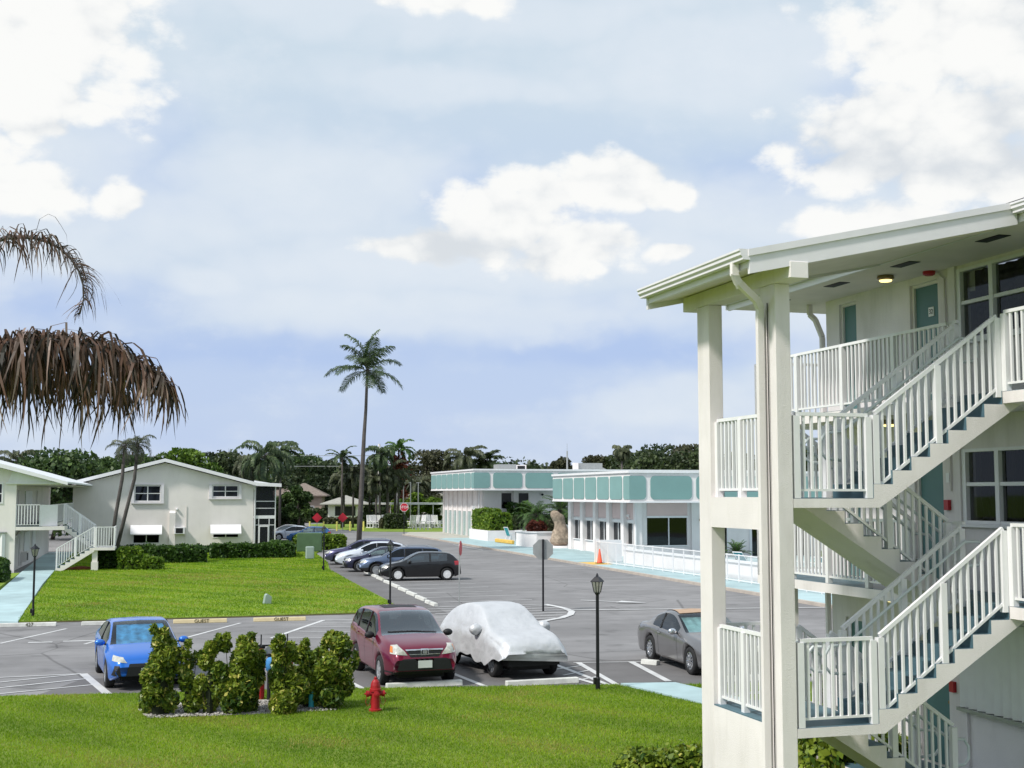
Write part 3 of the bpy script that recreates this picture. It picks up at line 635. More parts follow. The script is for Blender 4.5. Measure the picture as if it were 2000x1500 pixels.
for n_, F in enumerate((F1, F2, F3)):
    for k, D in enumerate((DN, DF)):
        d = MB().box(WP + 0.09, WP + 0.13, D[0] + 0.05, D[1] - 0.05, F + 0.01, F + 2.03).build('door', 'door', ab)
        fr = MB(); fr.box(WP + 0.05, WP + 0.16, D[0], D[0] + 0.05, F, F + 2.08); fr.box(WP + 0.05, WP + 0.16, D[1] - 0.05, D[1], F, F + 2.08); fr.box(WP + 0.05, WP + 0.16, D[0] + 0.05, D[1] - 0.05, F + 2.03, F + 2.08)
        fr.build('frame', 'stucco', d)
        MB().lathe([(0.028, 0), (0.028, 0.03), (0.012, 0.05)], 10, (WP + 0.085, D[0] + 0.13, F + 1.0), 'x').build('handle', 'brass', d)
        if k == 0 and n_ == 2:
            MB().box(WP + 0.075, WP + 0.088, 17.68, 17.82, F + 1.52, F + 1.67).build('number_plate', 'signwhite', d)
            lettering('32', 0.11, M['dark'], d, (WP + 0.073, 17.75, F + 1.595), (R(90), 0, R(-90)), 0.002)
    # window group
    wn = MB(); q0, q1 = WQ; z0, z1 = F + 1.0, F + 2.14; zm = F + 1.6; pm_ = [q0, 14.35, 15.25, 16.12, q1]
    if n_ > 0:
        for q in pm_: wn.box(WP - 0.02, WP + 0.10, q - 0.045, q + 0.045, z0, z1)
        for i in range(4):
            wn.box(WP - 0.005, WP + 0.085, pm_[i] + 0.045, pm_[i + 1] - 0.045, zm - 0.028, zm + 0.028)
            wn.box(WP - 0.015, WP + 0.095, pm_[i] + 0.045, pm_[i + 1] - 0.045, z1 - 0.05, z1); wn.box(WP - 0.015, WP + 0.095, pm_[i] + 0.045, pm_[i + 1] - 0.045, z0, z0 + 0.05)
        wo = wn.build('window', 'white', ab)
        MB().quad((WP + 0.05, q0, z0), (WP + 0.05, q1, z0), (WP + 0.05, q1, z1), (WP + 0.05, q0, z1)).build('pane', 'glass', wo)
        MB().box(WP - 0.07, WP + 0.12, q0 - 0.1, q1 + 0.08, z0 - 0.05, z0 - 0.002).build('sill', 'white', wo)
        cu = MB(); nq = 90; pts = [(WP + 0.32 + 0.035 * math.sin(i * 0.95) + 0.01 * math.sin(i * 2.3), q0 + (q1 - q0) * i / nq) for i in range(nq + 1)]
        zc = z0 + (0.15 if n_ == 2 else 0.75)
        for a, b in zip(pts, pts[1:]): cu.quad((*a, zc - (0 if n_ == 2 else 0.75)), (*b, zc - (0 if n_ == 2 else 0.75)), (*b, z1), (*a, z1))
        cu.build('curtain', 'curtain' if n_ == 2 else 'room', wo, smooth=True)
    else:                                                          # closed accordion shutter
        sh = MB(); q = 17.05; i = 0
        while q > 9.0:
            a_, b_ = (WP - 0.13, WP - 0.02) if i % 2 else (WP - 0.02, WP - 0.13); st_ = 0.15 if i % 2 else 0.05
            sh.quad((a_, q, 1.28), (b_, q - st_, 1.28), (b_, q - st_, 2.62), (a_, q, 2.62)); q -= st_; i += 1
        so = sh.build('shutter', 'white', ab)
        tr = MB(); tr.box(WP - 0.13, WP - 0.002, 9, 17.1, 1.22, 1.27); tr.box(WP - 0.13, WP - 0.002, 9, 17.1, 2.63, 2.69); tr.build('track', 'steel', so)
# walkways
for F in (F1, F2, F3):
    a0 = 10.9 if F == F1 else 11.02
    MB().box(a0, WP - 0.001, 6.0, 21.2, F - 0.16, F - 0.006).build('walkway_slab', 'stucco', ab)
    MB().box(a0 + 0.002, WP - 0.002, 6.002, 21.19, F - 0.005, F).build('walkway_floor', 'bluegrey', ab)
MB().box(11.2, 11.5, 20.6, 20.9, F1, F2 - 0.162).build('column', 'stucco', ab)
# stair tower columns, spandrels, beam
cb = MB().box(7.70, 7.91, 14.24, 14.63, 0, 7.13).build('column', 'stucco', ab, bevel=0.008)
MB().box(7.70, 7.91, 16.15, 16.52, 0, 7.13).build('column', 'stucco', ab, bevel=0.008)
MB().box(7.704, 7.90, 14.631, 16.149, 0, L1 - 0.004).build('parapet_wall', 'stucco', ab)
MB().box(7.704, 7.90, 14.631, 16.149, 4.05, L2 + 0.01).build('parapet_wall', 'stucco', ab)
MB().box(7.71, 7.905, 14.635, 16.145, L1 - 0.003, L1 + 0.012).build('parapet_sill', 'bluegrey', ab)
MB().box(7.68, 7.93, 13.80, 16.95, 7.13, 7.335).build('beam', 'stucco', ab, bevel=0.006)
for L in (L1, L2):
    MB().box(7.912, 9.048, 14.242, 16.40, L - 0.12, L - 0.006).build('landing', 'stucco', ab)
    MB().box(7.914, 9.048, 14.25, 16.39, L - 0.005, L).build('landing_floor', 'bluegrey', ab)
# stair flights
RUN, RIS = 0.28, 0.175
def flight(p0, z0, dirx, q0, q1, zland):
    """8 risers going up in +p or -p from p0,z0"""
    top = []; x, z = p0, z0
    for i in range(8):
        top.append((x, z)); z += RIS; top.append((x, z))
        if i < 7: x += dirx * RUN
    tk = 0.121 if dirx < 0 else 0.161; we = (0.345 - tk) / (RIS / RUN)
    bot = [(x, z - tk), (x + dirx * we, z - tk), (x, z - 0.345), (p0 + dirx * 0.08, z0 - 0.122), (p0 - dirx * 0.001, z0 - 0.122)]
    body = MB().prism(top + bot, 'y', q0, q1).build('stair_flight', 'stucco', ab)
    st = MB(); x, z = p0, z0                                       # painted risers and treads, a skin proud of the concrete
    e = 0.004
    for i in range(8):
        st.box(min(x - dirx * e, x), max(x - dirx * e, x), q0 + 0.002, q1 - 0.002, z + 0.001, z + RIS + e)
        z += RIS
        if i < 7: st.box(min(x, x + dirx * (RUN - e)), max(x, x + dirx * (RUN - e)), q0 + 0.002, q1 - 0.002, z + 0.0005, z + e); x += dirx * RUN
    st.build('steps', 'bluegrey', body)
A0, A1, B0, B1 = 14.24, 15.22, 15.42, 16.38
flight(9.05, L1, 1, A0, A1, 0); flight(9.05, L2, 1, A0, A1, 0)
flight(11.02, F1, -1, B0, B1, 0); flight(11.02, F2, -1, B0, B1, 0)
def railing(a, b, posts=(0, 1), h=1.05, low=0.10, **k):
    m1 = MB(); rail(m1, a, b, h, low, posts=posts, pw=0.085, **k)
    o = m1.build('railing', 'white', ab)
    return o
for L in (L1, L2):
    railing((7.98, 14.29, L), (9.0, 14.29, L)); railing((7.815, 14.67, L + 0.01), (7.815, 16.12, L + 0.01), posts=(0.0, 0.52, 1.0))
    railing((7.95, 16.36, L), (9.03, 16.36, L), posts=(0, 1))
def stair_rail(p0, p1, q, z0, z1, low=0.13, h=1.08, mid=True):
    a, b = (p0, q, z0), (p1, q, z1); m1 = MB(); A = Vector(a); B = Vector(b); Z = Vector((0, 0, 1))
    m1.bar(A + Z * h, B + Z * h, 0.05, 0.05); m1.bar(A + Z * low, B + Z * low, 0.04, 0.035)
    n = int(round(abs(p1 - p0) / 0.112))
    for i in range(1, n):
        if mid and abs(i - n / 2) < 0.6: continue
        P = A.lerp(B, i / n); m1.bar(P + Z * (low + 0.01), P + Z * (h - 0.02), 0.032)
    for t, zz in ((0, 0.0), (0.5, -0.03), (1, 0.0)):
        if t == 0.5 and not mid: continue
        P = A.lerp(B, t); m1.posts.append((P + Z * (0.0 if t != 0.5 else -0.02), P + Z * (h - 0.025), 0.085))
    m1.build('railing', 'white', ab)
for L, F in ((L1, F2), (L2, F3)):
    stair_rail(9.11, 10.98, 14.29, L, F - 0.08); stair_rail(9.11, 10.98, 15.17, L, F - 0.08)
for F, L in ((F1, L1), (F2, L2)):
    stair_rail(10.98, 9.11, 15.47, F, L - 0.08); stair_rail(10.98, 9.11, 16.33, F, L - 0.08)
def grab(q, p0, z0, p1, z1, sgn):
    """round grab rail with looped ends beside a flight"""
    d = 1 if p1 > p0 else -1; hh = 0.88
    pts = [(p0 - d * 0.02, q, z0 + 0.50), (p0 - d * 0.24, q, z0 + 0.52), (p0 - d * 0.31, q, z0 + 0.60), (p0 - d * 0.31, q, z0 + 0.76), (p0 - d * 0.24, q, z0 + hh - 0.02), (p0, q, z0 + hh), (p1, q, z1 + hh), (p1 + d * 0.22, q, z1 + hh + 0.0), (p1 + d * 0.29, q, z1 + hh - 0.07), (p1 + d * 0.29, q, z1 + hh - 0.25), (p1 + d * 0.2, q, z1 + hh - 0.32), (p1 + d * 0.02, q, z1 + hh - 0.33)]
    g = MB(); g.tube(pts, 0.021, 8)
    for t in (0.12, 0.5, 0.9):
        P = Vector((p0, q, z0 + hh)).lerp(Vector((p1, q, z1 + hh)), t); g.bar(P, P + Vector((0, sgn * 0.08, -0.05)), 0.015)
    g.build('handrail', 'whitem', ab, smooth=True)
for L, F in ((L1, F2), (L2, F3)): grab(15.08, 9.11, L, 10.98, F - 0.08, 1)
for F, L in ((F1, L1), (F2, L2)): grab(15.56, 10.98, F, 9.11, L - 0.08, -1); grab(16.24, 10.98, F, 9.11, L - 0.08, 1)
for F in (F2, F3):
    railing((11.06, 6.0, F), (11.06, 14.2, F), posts=[i / 6 for i in range(7)])
    railing((11.06, 16.42 if F == F2 else 15.30, F), (11.06, 21.15, F), posts=(0, 0.25, 0.5, 0.75, 1))
    railing((11.06, 21.15, F), (WP + 0.6, 21.15, F), posts=(0,))
    railing((11.06, 15.20, F), (11.06, 15.44, F), posts=())
# ---- roof
SL = 0.217
def rz_(p): return 7.46 + SL * (p - 7.15)
def slab(mb, p0, p1, q0, q1, t, off=0.0):
    mb.prism([(p0, rz_(p0) + off), (p1, rz_(p1) + off), (p1, rz_(p1) + off - t), (p0, rz_(p0) + off - t)], 'y', q0, q1)
m = MB(); slab(m, 7.12, 11.15, 13.86, 16.98, 0.03); ro = m.build('roof', 'shingle', ab)
m = MB(); slab(m, 11.0, 17.0, 6.0, 22.3, 0.03, 0.02); m.prism([(17.0, rz_(17) + 0.02), (23, rz_(11.0)), (23, rz_(11) - 0.03), (17, rz_(17) - 0.01)], 'y', 6.0, 22.3); m.build('roof', 'shingle', ab)
m = MB()
for q in (13.81, 16.98): slab(m, 7.14, 11.0, q, q + 0.05, 0.27, -0.034)
for q in (13.785, 17.03): slab(m, 7.12, 11.02, q, q + 0.025, 0.085, -0.005)
m.box(7.15, 7.20, 13.86, 16.98, 7.24, 7.435)
m.build('fascia_board', 'fascia', ab)
m = MB(); slab(m, 11.0, 17.0, 22.25, 22.3, 0.25, -0.015); slab(m, 11.0, 17.0, 6.0, 6.05, 0.25, -0.015); m.box(11.03, 11.07, 6.05, 22.25, 8.02, 8.28); m.prism([(11.07, 8.06), (16.9, 8.06), (16.9, rz_(16.9) - 0.26), (11.07, rz_(11.07) - 0.2)], 'y', 22.2, 22.245); m.build('fascia_board', 'fascia', ab)
def gutter(p, q0, q1, z):
    pr = [(p, z), (p + 0.10, z), (p + 0.10, z + 0.13), (p - 0.045, z + 0.13), (p - 0.045, z + 0.105), (p - 0.028, z + 0.09), (p - 0.028, z + 0.055), (p, z + 0.03)]
    return MB().prism(pr, 'y', q0, q1).build('gutter', 'fascia', ab)
gutter(7.045, 13.80, 17.05, 7.32); gutter(10.92, 6.0, 13.80, 8.13); gutter(10.92, 17.05, 22.35, 8.13)
m = MB(); m.quad((7.2, 13.86, 7.245), (11.03, 13.86, 8.03), (11.03, 16.98, 8.03), (7.2, 16.98, 7.245)); m.build('soffit', 'soffit', ab)
m = MB(); m.box(11.07, WP + 0.2, 6.05, 22.25, 8.045, 8.06); m.box(WP + 0.2, 17.0, 20.87, 22.25, 8.045, 8.06); m.build('soffit', 'soffit', ab)
m = MB(); m.bar((7.93, 14.3, 7.40), (11.0, 14.3, 8.02), 0.05, 0.04); m.build('conduit', 'soffit', ab)
for q in (13.0, 14.9, 17.0, 19.0, 21.0): MB().box(11.35, 11.55, q - 0.26, q + 0.26, 8.036, 8.043).build('soffit_vent', 'dark', ab)
# ceiling lights
for (p, q, z) in ((11.75, 18.0, 8.045), (11.75, 18.0, F3 - 0.161), (11.75, 18.0, F2 - 0.161)):
    m = MB(); m.lathe([(0.03, 0), (0.13, -0.005), (0.14, -0.05), (0.10, -0.075)], 12, (p, q, z)); l_ = m.build('ceiling_light', 'brass', ab, smooth=False)
    m = MB(); m.lathe([(0.02, -0.11), (0.09, -0.10), (0.105, -0.076)], 12, (p, q, z)); m.build('lamp_glass', 'bulb', l_, smooth=True)
# fire alarms and conduits
for z in (F1 + 1.28, F2 + 1.28):
    m = MB(); m.box(WP - 0.06, WP - 0.001, 17.26, 17.37, z - 0.08, z + 0.08); m.build('fire_alarm', 'alarm', ab)
    m = MB(); m.box(WP - 0.012, WP - 0.001, 17.28, 17.36, z + 0.35, z + 0.5); m.build('switch_plate', 'white', ab)
m = MB(); m.lathe([(0.10, 0), (0.10, -0.05), (0.06, -0.07)], 12, (WP - 0.15, 17.45, 8.044)); m.build('fire_alarm', 'alarm', ab)
m = MB(); m.tube([(WP - 0.15, 17.40, 8.03), (WP - 0.03, 17.36, 7.98), (WP - 0.025, 17.25, 7.9), (WP - 0.025, 17.22, F3 + 0.9)], 0.014, 6)
m.tube([(WP - 0.025, 17.22, F3 - 0.17), (WP - 0.025, 17.22, F2 + 1.5)], 0.014, 6); m.build('conduit', 'stucco', ab)
# downspouts
dp = MB(); path = [(7.08, 14.10, 7.33), (7.08, 14.10, 7.19), (7.14, 14.13, 7.10), (7.53, 14.40, 6.93), (7.61, 14.46, 6.84), (7.625, 14.50, 6.72), (7.625, 14.50, 0.1)]
for a, b in zip(path, path[1:]): dp.bar(a, Vector(b) + (Vector(b) - Vector(a)).normalized() * 0.02, 0.085, 0.07, up=(0, 1, 0))
for i in range(7):
    t = i / 6; c = Vector(path[1]).lerp(Vector(path[2]), t * 1.3); dp.bar(c, c + Vector((0.004, -0.01, -0.006)), 0.096, 0.08, up=(0, 1, 0))
dp.build('downspout', 'stucco', ab)
MB().tube([(7.68, 14.40, 6.9), (7.68, 14.40, 0.1)], 0.008, 5).build('cable', 'dark', ab)  # shade line of the gap beside the downspout, drawn as a dark tube
dp = MB(); path = [(12.22, 21.25, 8.04), (12.22, 21.25, 7.86), (12.25, 21.1, 7.74), (12.30, 20.95, 7.40), (12.30, 20.93, 0.1)]
for a, b in zip(path, path[1:]): dp.bar(a, b, 0.085, 0.07, up=(0, 1, 0))
dp.build('downspout', 'stucco', ab)

# ================================================================== far-left gable building (A)
ga = thing('apartment_block', 'pale grey gabled apartment block whose window wall faces the big lawn', 'building', (0, 104.3, 0), 0, base=(0, 104.3, 0))
XL, XR, YW = -7.05, 6.62, 104.3
ht_ = lambda x: 6.97 - abs(x + 0.25) * 0.262
m = MB(); win = [(-2.50, -0.53, 3.92, 5.18), (3.40, 5.42, 4.25, 5.20), (-2.56, -0.52, 0.66, 1.75), (3.48, 5.52, 1.04, 1.80)]
wall_cells(m, YW, 0.25, XL, XR, 0, 3.0, win[2:4], 'y')
for w4 in win[:2]: m.box(w4[0], w4[1], YW, YW + 0.25, 3.0, w4[2])
cols = sorted({XL, XR, -0.25, -2.50, -0.53, 3.40, 5.42})
for a_, b_ in zip(cols, cols[1:]):
    zt = [w4[3] for w4 in win[:2] if w4[0] < (a_ + b_) / 2 < w4[1]]
    z_ = zt[0] if zt else 3.0
    m.prism([(a_, z_), (b_, z_), (b_, ht_(b_) - 0.02), (a_, ht_(a_) - 0.02)], 'y', YW, YW + 0.25)
m.box(XL, XL + 0.25, YW + 0.25, 125, 0, 5.15); m.box(XR - 0.25, XR, YW + 0.25, 125, 0, 5.15); m.box(XL + 0.26, XR - 0.26, 125, 125.2, 0, 5.1); m.box(XL + 0.26, XR - 0.26, 106.5, 106.6, 0, 5.1)
m.build('wall', 'stucco_g', ga)
m = MB(); XE0, XE1 = -7.6, 8.75
def hr(x): return 7.27 - abs(x + 0.25) * 0.262 if x < 6.8 else 7.27 - 7.05 * 0.262 - (x - 6.8) * 0.10
top = [(XE0, hr(XE0)), (-0.25, 7.27), (6.8, hr(6.8)), (XE1, 5.33)]
m.prism(top + [(a, b - 0.10) for a, b in reversed(top)], 'y', YW - 0.62, 126); m.build('roof', 'roofw', ga)
m = MB(); top2 = [(a, b - 0.02) for a, b in top]
m.prism(top2 + [(a, b - 0.24) for a, b in reversed(top2)], 'y', YW - 0.66, YW - 0.622); m.build('fascia_board', 'white', ga)
MB().prism([(6.62, 5.58), (8.6, 5.25), (8.6, 5.16), (6.62, 5.16)], 'y', YW - 0.5, YW - 0.4).build('gable_infill', 'white', ga)
for i, (a, b, c, d) in enumerate(win):
    m = MB(); f = 0.07
    m.box(a, a + f, YW - 0.03, YW + 0.08, c, d); m.box(b - f, b, YW - 0.03, YW + 0.08, c, d); m.box(a + f, b - f, YW - 0.03, YW + 0.08, d - f, d); m.box(a + f, b - f, YW - 0.03, YW + 0.08, c, c + f)
    m.box((a + b) / 2 - 0.04, (a + b) / 2 + 0.04, YW - 0.02, YW + 0.07, c + f, d - f)
    if i < 2: m.box(a + f, (a + b) / 2 - 0.04, YW - 0.01, YW + 0.06, (c + d) / 2 - 0.03, (c + d) / 2 + 0.03); m.box((a + b) / 2 + 0.04, b - f, YW - 0.01, YW + 0.06, (c + d) / 2 - 0.03, (c + d) / 2 + 0.03)
    wo = m.build('window', 'white', ga)
    MB().quad((a, YW + 0.04, c), (b, YW + 0.04, c), (b, YW + 0.04, d), (a, YW + 0.04, d)).build('pane', 'glass_d', wo)
    if i < 2:
        zb = (c + d) / 2 + 0.1 if i == 0 else c
        MB().quad((a, YW + 0.2, zb), (b, YW + 0.2, zb), (b, YW + 0.2, d), (a, YW + 0.2, d)).build('blind', 'blind', wo)
        m = MB()                                                    # folded shutters at both sides
        for xx in (a - 0.24, b + 0.02): m.box(xx, xx + 0.22, YW - 0.16, YW - 0.002, c - 0.08, d + 0.04)
        m.box(a - 0.26, b + 0.26, YW - 0.18, YW - 0.002, c - 0.16, c - 0.085); m.box(a - 0.26, b + 0.26, YW - 0.15, YW - 0.002, d + 0.045, d + 0.09); m.build('shutter', 'fascia', ga)
    else:                                                           # white clamshell awning
        m = MB(); m.prism([(YW - 0.03, 2.10), (YW - 0.75, 1.44), (YW - 0.75, 1.36), (YW - 0.03, 2.04)], 'x', a - 0.18, b + 0.15); m.build('awning', 'white', ga)
m = MB(); m.box(0.16, 0.62, YW - 0.22, YW - 0.002, 0, 3.02); m.prism([(YW - 0.22, 3.02), (YW - 0.002, 3.02), (YW - 0.002, 3.2)], 'x', 0.16, 0.62); m.build('duct_chase', 'stucco_g', ga)
m = MB(); m.box(0.55, 1.36, YW - 0.42, YW - 0.002, 1.38, 1.93); ac = m.build('air_conditioner', 'white', ga, bevel=0.02)
m = MB(); m.box(0.66, 1.2, YW - 0.432, YW - 0.421, 1.46, 1.85); m.build('grille', 'dark', ac)
MB().tube([(1.42, YW - 0.05, 0.2), (1.42, YW - 0.05, 3.6)], 0.025, 5).build('conduit', 'stucco_g', ga)
MB().lathe([(0.1, 0), (0.1, -0.12), (0.05, -0.18)], 10, (0.72, YW - 0.02, 3.32), 'y').build('floodlight', 'white', ga)
m = MB(); m.tube([(6.70, YW - 0.06, 0.1), (6.70, YW - 0.06, 4.75), (6.62, YW - 0.4, 5.1)], 0.045, 6); m.build('downspout', 'white', ga)
# screened porches
m = MB()
for x in (6.76, 8.34): m.box(x - 0.04, x + 0.04, YW + 0.02, YW + 0.10, 0, 5.15)
m.box(6.80, 8.30, YW + 0.02, YW + 0.10, 2.55, 2.80); m.box(6.80, 8.30, YW + 0.03, YW + 0.08, 3.9, 3.96); m.box(6.80, 8.30, YW + 0.03, YW + 0.08, 3.35, 3.40); m.box(6.80, 8.30, YW + 0.03, YW + 0.09, 0.0, 0.14)
m.box(7.02, 7.08, YW + 0.03, YW + 0.09, 0.14, 2.55); m.box(7.84, 7.90, YW + 0.03, YW + 0.09, 0.14, 2.55); m.box(6.80, 8.30, YW + 0.032, YW + 0.085, 2.02, 2.07)
m.box(6.62, 8.34, YW + 0.12, 112, 2.60, 2.74)
for yy in (107, 109.5, 112): m.box(8.30, 8.38, yy, yy + 0.08, 0, 5.15)
po = m.build('porch_frame', 'white', ga)
MB().box(6.8, 8.3, YW + 0.05, YW + 0.054, 0.1, 5.1).build('screen', 'screen', po)
m = MB(); m.box(7.09, 7.83, YW - 0.0, YW + 0.03, 0.15, 0.3); m.box(7.09, 7.15, YW, YW + 0.03, 0.3, 2.0); m.box(7.77, 7.83, YW, YW + 0.03, 0.3, 2.0); m.box(7.15, 7.77, YW, YW + 0.03, 1.9, 2.0); m.build('screen_door', 'white', ga)
m = MB(); m.box(6.7, 8.3, 106.0, 106.1, 0, 5.1); m.build('porch_back_wall', 'dark2', ga)
# far walkway wall link behind the balcony of the neighbouring block

# ================================================================== left block with the balcony stair (B)
gb = thing('apartment_block', 'pale apartment block at the left edge with balcony and white outside stair', 'building', (-8.7, 79.0, 0), 0, base=(-8.7, 79.0, 0))
YB = 79.0; XB = -8.66
m = MB(); wall_cells(m, YB, 0.25, -22, XB, 0, 5.75, [(-12.2, -9.15, 3.95, 5.15)], 'y')
m.prism([(-22, 5.75), (XB, 5.75), (XB, 5.82), (-16.0, 7.75), (-22, 6.3)], 'y', YB, YB + 0.25)
wall_cells(m, XB - 0.25, 0.25, YB + 0.25, 104, 0, 5.7, [(81.5, 82.6, 2.72, 4.75), (86.0, 89.5, 3.5, 4.7), (93, 94, 2.72, 4.75), (83.0, 84.0, 0.1, 2.1)], 'x'); m.box(-22, XB - 0.3, 81, 81.1, 0, 5.7)
m.build('wall', 'stucco_g', gb)
m = MB(); f = 0.08; a, b, c, d = -12.2, -9.15, 3.95, 5.15
m.box(a, b, YB - 0.04, YB + 0.08, d - f, d); m.box(a, b, YB - 0.04, YB + 0.08, c, c + f); m.box(b - f, b, YB - 0.035, YB + 0.075, c + f, d - f); m.box(a, b - f, YB - 0.03, YB + 0.07, 4.50, 4.56); m.box(-10.8, -10.7, YB - 0.035, YB + 0.075, c + f, d - f)
wo = m.build('window', 'white', gb); MB().quad((a, YB + 0.04, c), (b, YB + 0.04, c), (b, YB + 0.04, d), (a, YB + 0.04, d)).build('pane', 'glass_d', wo)
sh = MB(); x = -8.95; i = 0
while x > -12.5:
    sh.quad((x, YB - (0.16 if i % 2 else 0.06), 0.55), (x - 0.16, YB - (0.06 if i % 2 else 0.16), 0.55), (x - 0.16, YB - (0.06 if i % 2 else 0.16), 2.25), (x, YB - (0.16 if i % 2 else 0.06), 2.25)); x -= 0.16; i += 1
so = sh.build('shutter', 'white', gb); m = MB(); m.box(-12.5, -8.9, YB - 0.19, YB - 0.002, 0.46, 0.53); m.box(-12.5, -8.9, YB - 0.19, YB - 0.002, 2.26, 2.34); m.build('track', 'steel', so)
# side wall: doors, shuttered windows
for (y0, y1, z0, z1) in ((81.5, 82.6, 2.72, 4.75), (93, 94, 2.72, 4.75), (83.0, 84.0, 0.1, 2.1)):
    dd = MB().box(XB - 0.12, XB - 0.08, y0 + 0.02, y1 - 0.02, z0, z1 - 0.02).build('door', 'white', gb)
    MB().lathe([(0.04, 0), (0.04, 0.05)], 8, (XB - 0.075, y0 + 0.15, z0 + 1.0), 'x').build('handle', 'dark', dd)
m = MB()
for y0, y1, z0, z1 in ((86.0, 89.5, 3.5, 4.7), (86.0, 88.5, 0.9, 2.1), (91, 92.6, 0.9, 2.1)):
    y = y0; i = 0
    while y < y1: m.quad((XB + (0.10 if i % 2 else 0.03), y, z0), (XB + (0.03 if i % 2 else 0.10), y + 0.2, z0), (XB + (0.03 if i % 2 else 0.10), y + 0.2, z1), (XB + (0.10 if i % 2 else 0.03), y, z1)); y += 0.2; i += 1
m.build('shutter', 'white', gb)
m = MB(); m.tube([(XB + 0.06, 80.2, 0.1), (XB + 0.06, 80.2, 5.5)], 0.05, 6); m.tube([(XB + 0.06, 81.0, 2.0), (XB + 0.06, 84.0, 2.35), (XB + 0.06, 89.0, 2.40)], 0.05, 6); m.build('pipe', 'stucco_g', gb)
m = MB(); m.box(XB + 0.01, XB + 0.35, 84.5, 85.4, 0.35, 0.95); m.build('air_conditioner', 'stucco_g', gb); m = MB(); m.box(XB + 0.351, XB + 0.36, 84.6, 85.3, 0.42, 0.88); m.build('vent', 'dark', gb)
MB().bar((-8.55, 79.1, 0), (-8.55, 79.1, 5.4), 0.22).build('column', 'stucco_g', gb)
# balcony slab + far walkway
MB().box(-8.65, -7.02, 79.0, 104.0, 2.42, 2.62).build('walkway_slab', 'stucco_g', gb)
MB().box(-8.64, -7.03, 79.01, 103.9, 2.621, 2.63).build('walkway_floor', 'bluegrey', gb)
MB().prism([(-7.02, 79.0), (-5.75, 79.05), (-6.3, 80.5), (-7.02, 81.2)], 'z', 2.42, 2.625).build('landing', 'stucco_g', gb)
m1 = MB(); rail(m1, (-8.45, 79.06, 2.63), (-7.15, 79.06, 2.63), 1.25, 0.10, pk=0.045, sp=0.16, tw=0.07, posts=(0,), pw=0.1); m1.build('railing', 'white', gb); m1 = MB()
rail(m1, (-6.9, 84.0, 2.63), (-6.9, 103.0, 2.63), 1.2, 0.1, pk=0.04, sp=0.16, tw=0.07); rail(m1, (-7.2, 85, 2.63), (-6.95, 81.5, 2.63), 1.2, 0.1, pk=0.04, sp=0.16, tw=0.07)
m1.build('railing', 'white', gb)
MB().prism([(-7.15, 79.0), (-6.2, 79.6), (-6.2, 79.65), (-7.15, 79.06)], 'z', 2.65, 3.88).build('privacy_panel', 'white', gb)
# flights: lower from path up to the half landing, upper back to the balcony
def flight2(p0, z0, dx, q0, q1, n, run, ris):
    top = []; x, z = p0, z0
    for i in range(n): top.append((x, z)); z += ris; top.append((x, z)); x += dx * run
    bot = [(x, z), (x, z - 0.22), (p0 + dx * 0.35, z0 - 0.02), (p0, z0 - 0.02)]
    b_ = MB().prism(top + bot, 'y', q0, q1).build('stair_flight', 'stucco_g', gb)
    st = MB(); x, z = p0, z0
    for i in range(n):
        st.box(min(x - dx * 0.01, x), max(x - dx * 0.01, x), q0 + 0.01, q1 - 0.01, z, z + ris + 0.01); z += ris
        st.box(min(x, x + dx * (run - 0.011)), max(x, x + dx * (run - 0.011)), q0 + 0.01, q1 - 0.01, z + 0.001, z + 0.012); x += dx * run
    st.build('steps', 'bluegrey', b_)
flight2(-6.2, 0.05, 1, 79.2, 80.3, 8, 0.265, 0.165); flight2(-4.1, 1.37, -1, 80.5, 81.6, 7, 0.265, 0.18)
MB().box(-4.08, -2.93, 79.15, 81.65, 1.22, 1.37).build('landing', 'stucco_g', gb)
m = MB(); m.box(-4.2, -3.9, 79.3, 79.75, 0.55, 1.219); m.box(-4.24, -3.86, 79.22, 79.8, 0, 0.549); m.build('pier', 'stucco_g', gb)
m1 = MB(); kw = dict(pk=0.04, sp=0.14, tw=0.06)
rail(m1, (-6.15, 79.25, 0.15), (-4.1, 79.25, 1.40), 1.20, 0.16, posts=(0, 0.5, 1), pw=0.09, **kw); rail(m1, (-4.0, 79.2, 1.37), (-2.98, 79.2, 1.37), 1.20, 0.1, posts=(0, 1), pw=0.09, **kw)
rail(m1, (-4.1, 80.5, 1.40), (-5.9, 80.5, 2.70), 1.22, 0.14, posts=(0, 0.5, 1), pw=0.09, **kw); rail(m1, (-4.1, 81.6, 1.40), (-5.9, 81.6, 2.70), 1.22, 0.14, posts=(0.5, 1), pw=0.09, **kw)
rail(m1, (-2.98, 79.2, 1.37), (-2.98, 81.6, 1.37), 1.20, 0.1, **kw)
m1.build('railing', 'white', gb)
# roof over wall and balcony: rake falls from upper left to the valley at the grey block
m = MB(); pr = [(-22, 6.7), (-16.0, 8.05), (-8.7, 6.10), (-5.62, 5.22), (-5.62, 5.12), (-8.7, 6.0), (-16, 7.93), (-22, 6.6)]
m.prism(pr, 'y', 78.4, 104.4); m.build('roof', 'roofw', gb)
m = MB(); pr = [(-22, 6.68), (-16.0, 8.03), (-8.7, 6.08), (-5.60, 5.20), (-5.60, 5.02), (-8.7, 5.86), (-16, 7.78), (-22, 6.4)]; m.prism(pr, 'y', 78.33, 78.39); m.build('fascia_board', 'white', gb)
m = MB(); m.prism([(-8.66, 5.83), (-6.3, 5.18), (-8.9, 5.18)], 'y', 78.9, 78.98); m.box(-9.0, -5.75, 78.86, 79.0, 5.08, 5.175); m.build('gable_infill', 'white', gb)
m = MB(); m.box(-8.65, -6.0, 79.01, 104, 5.02, 5.07); m.build('soffit', 'soffit', gb)
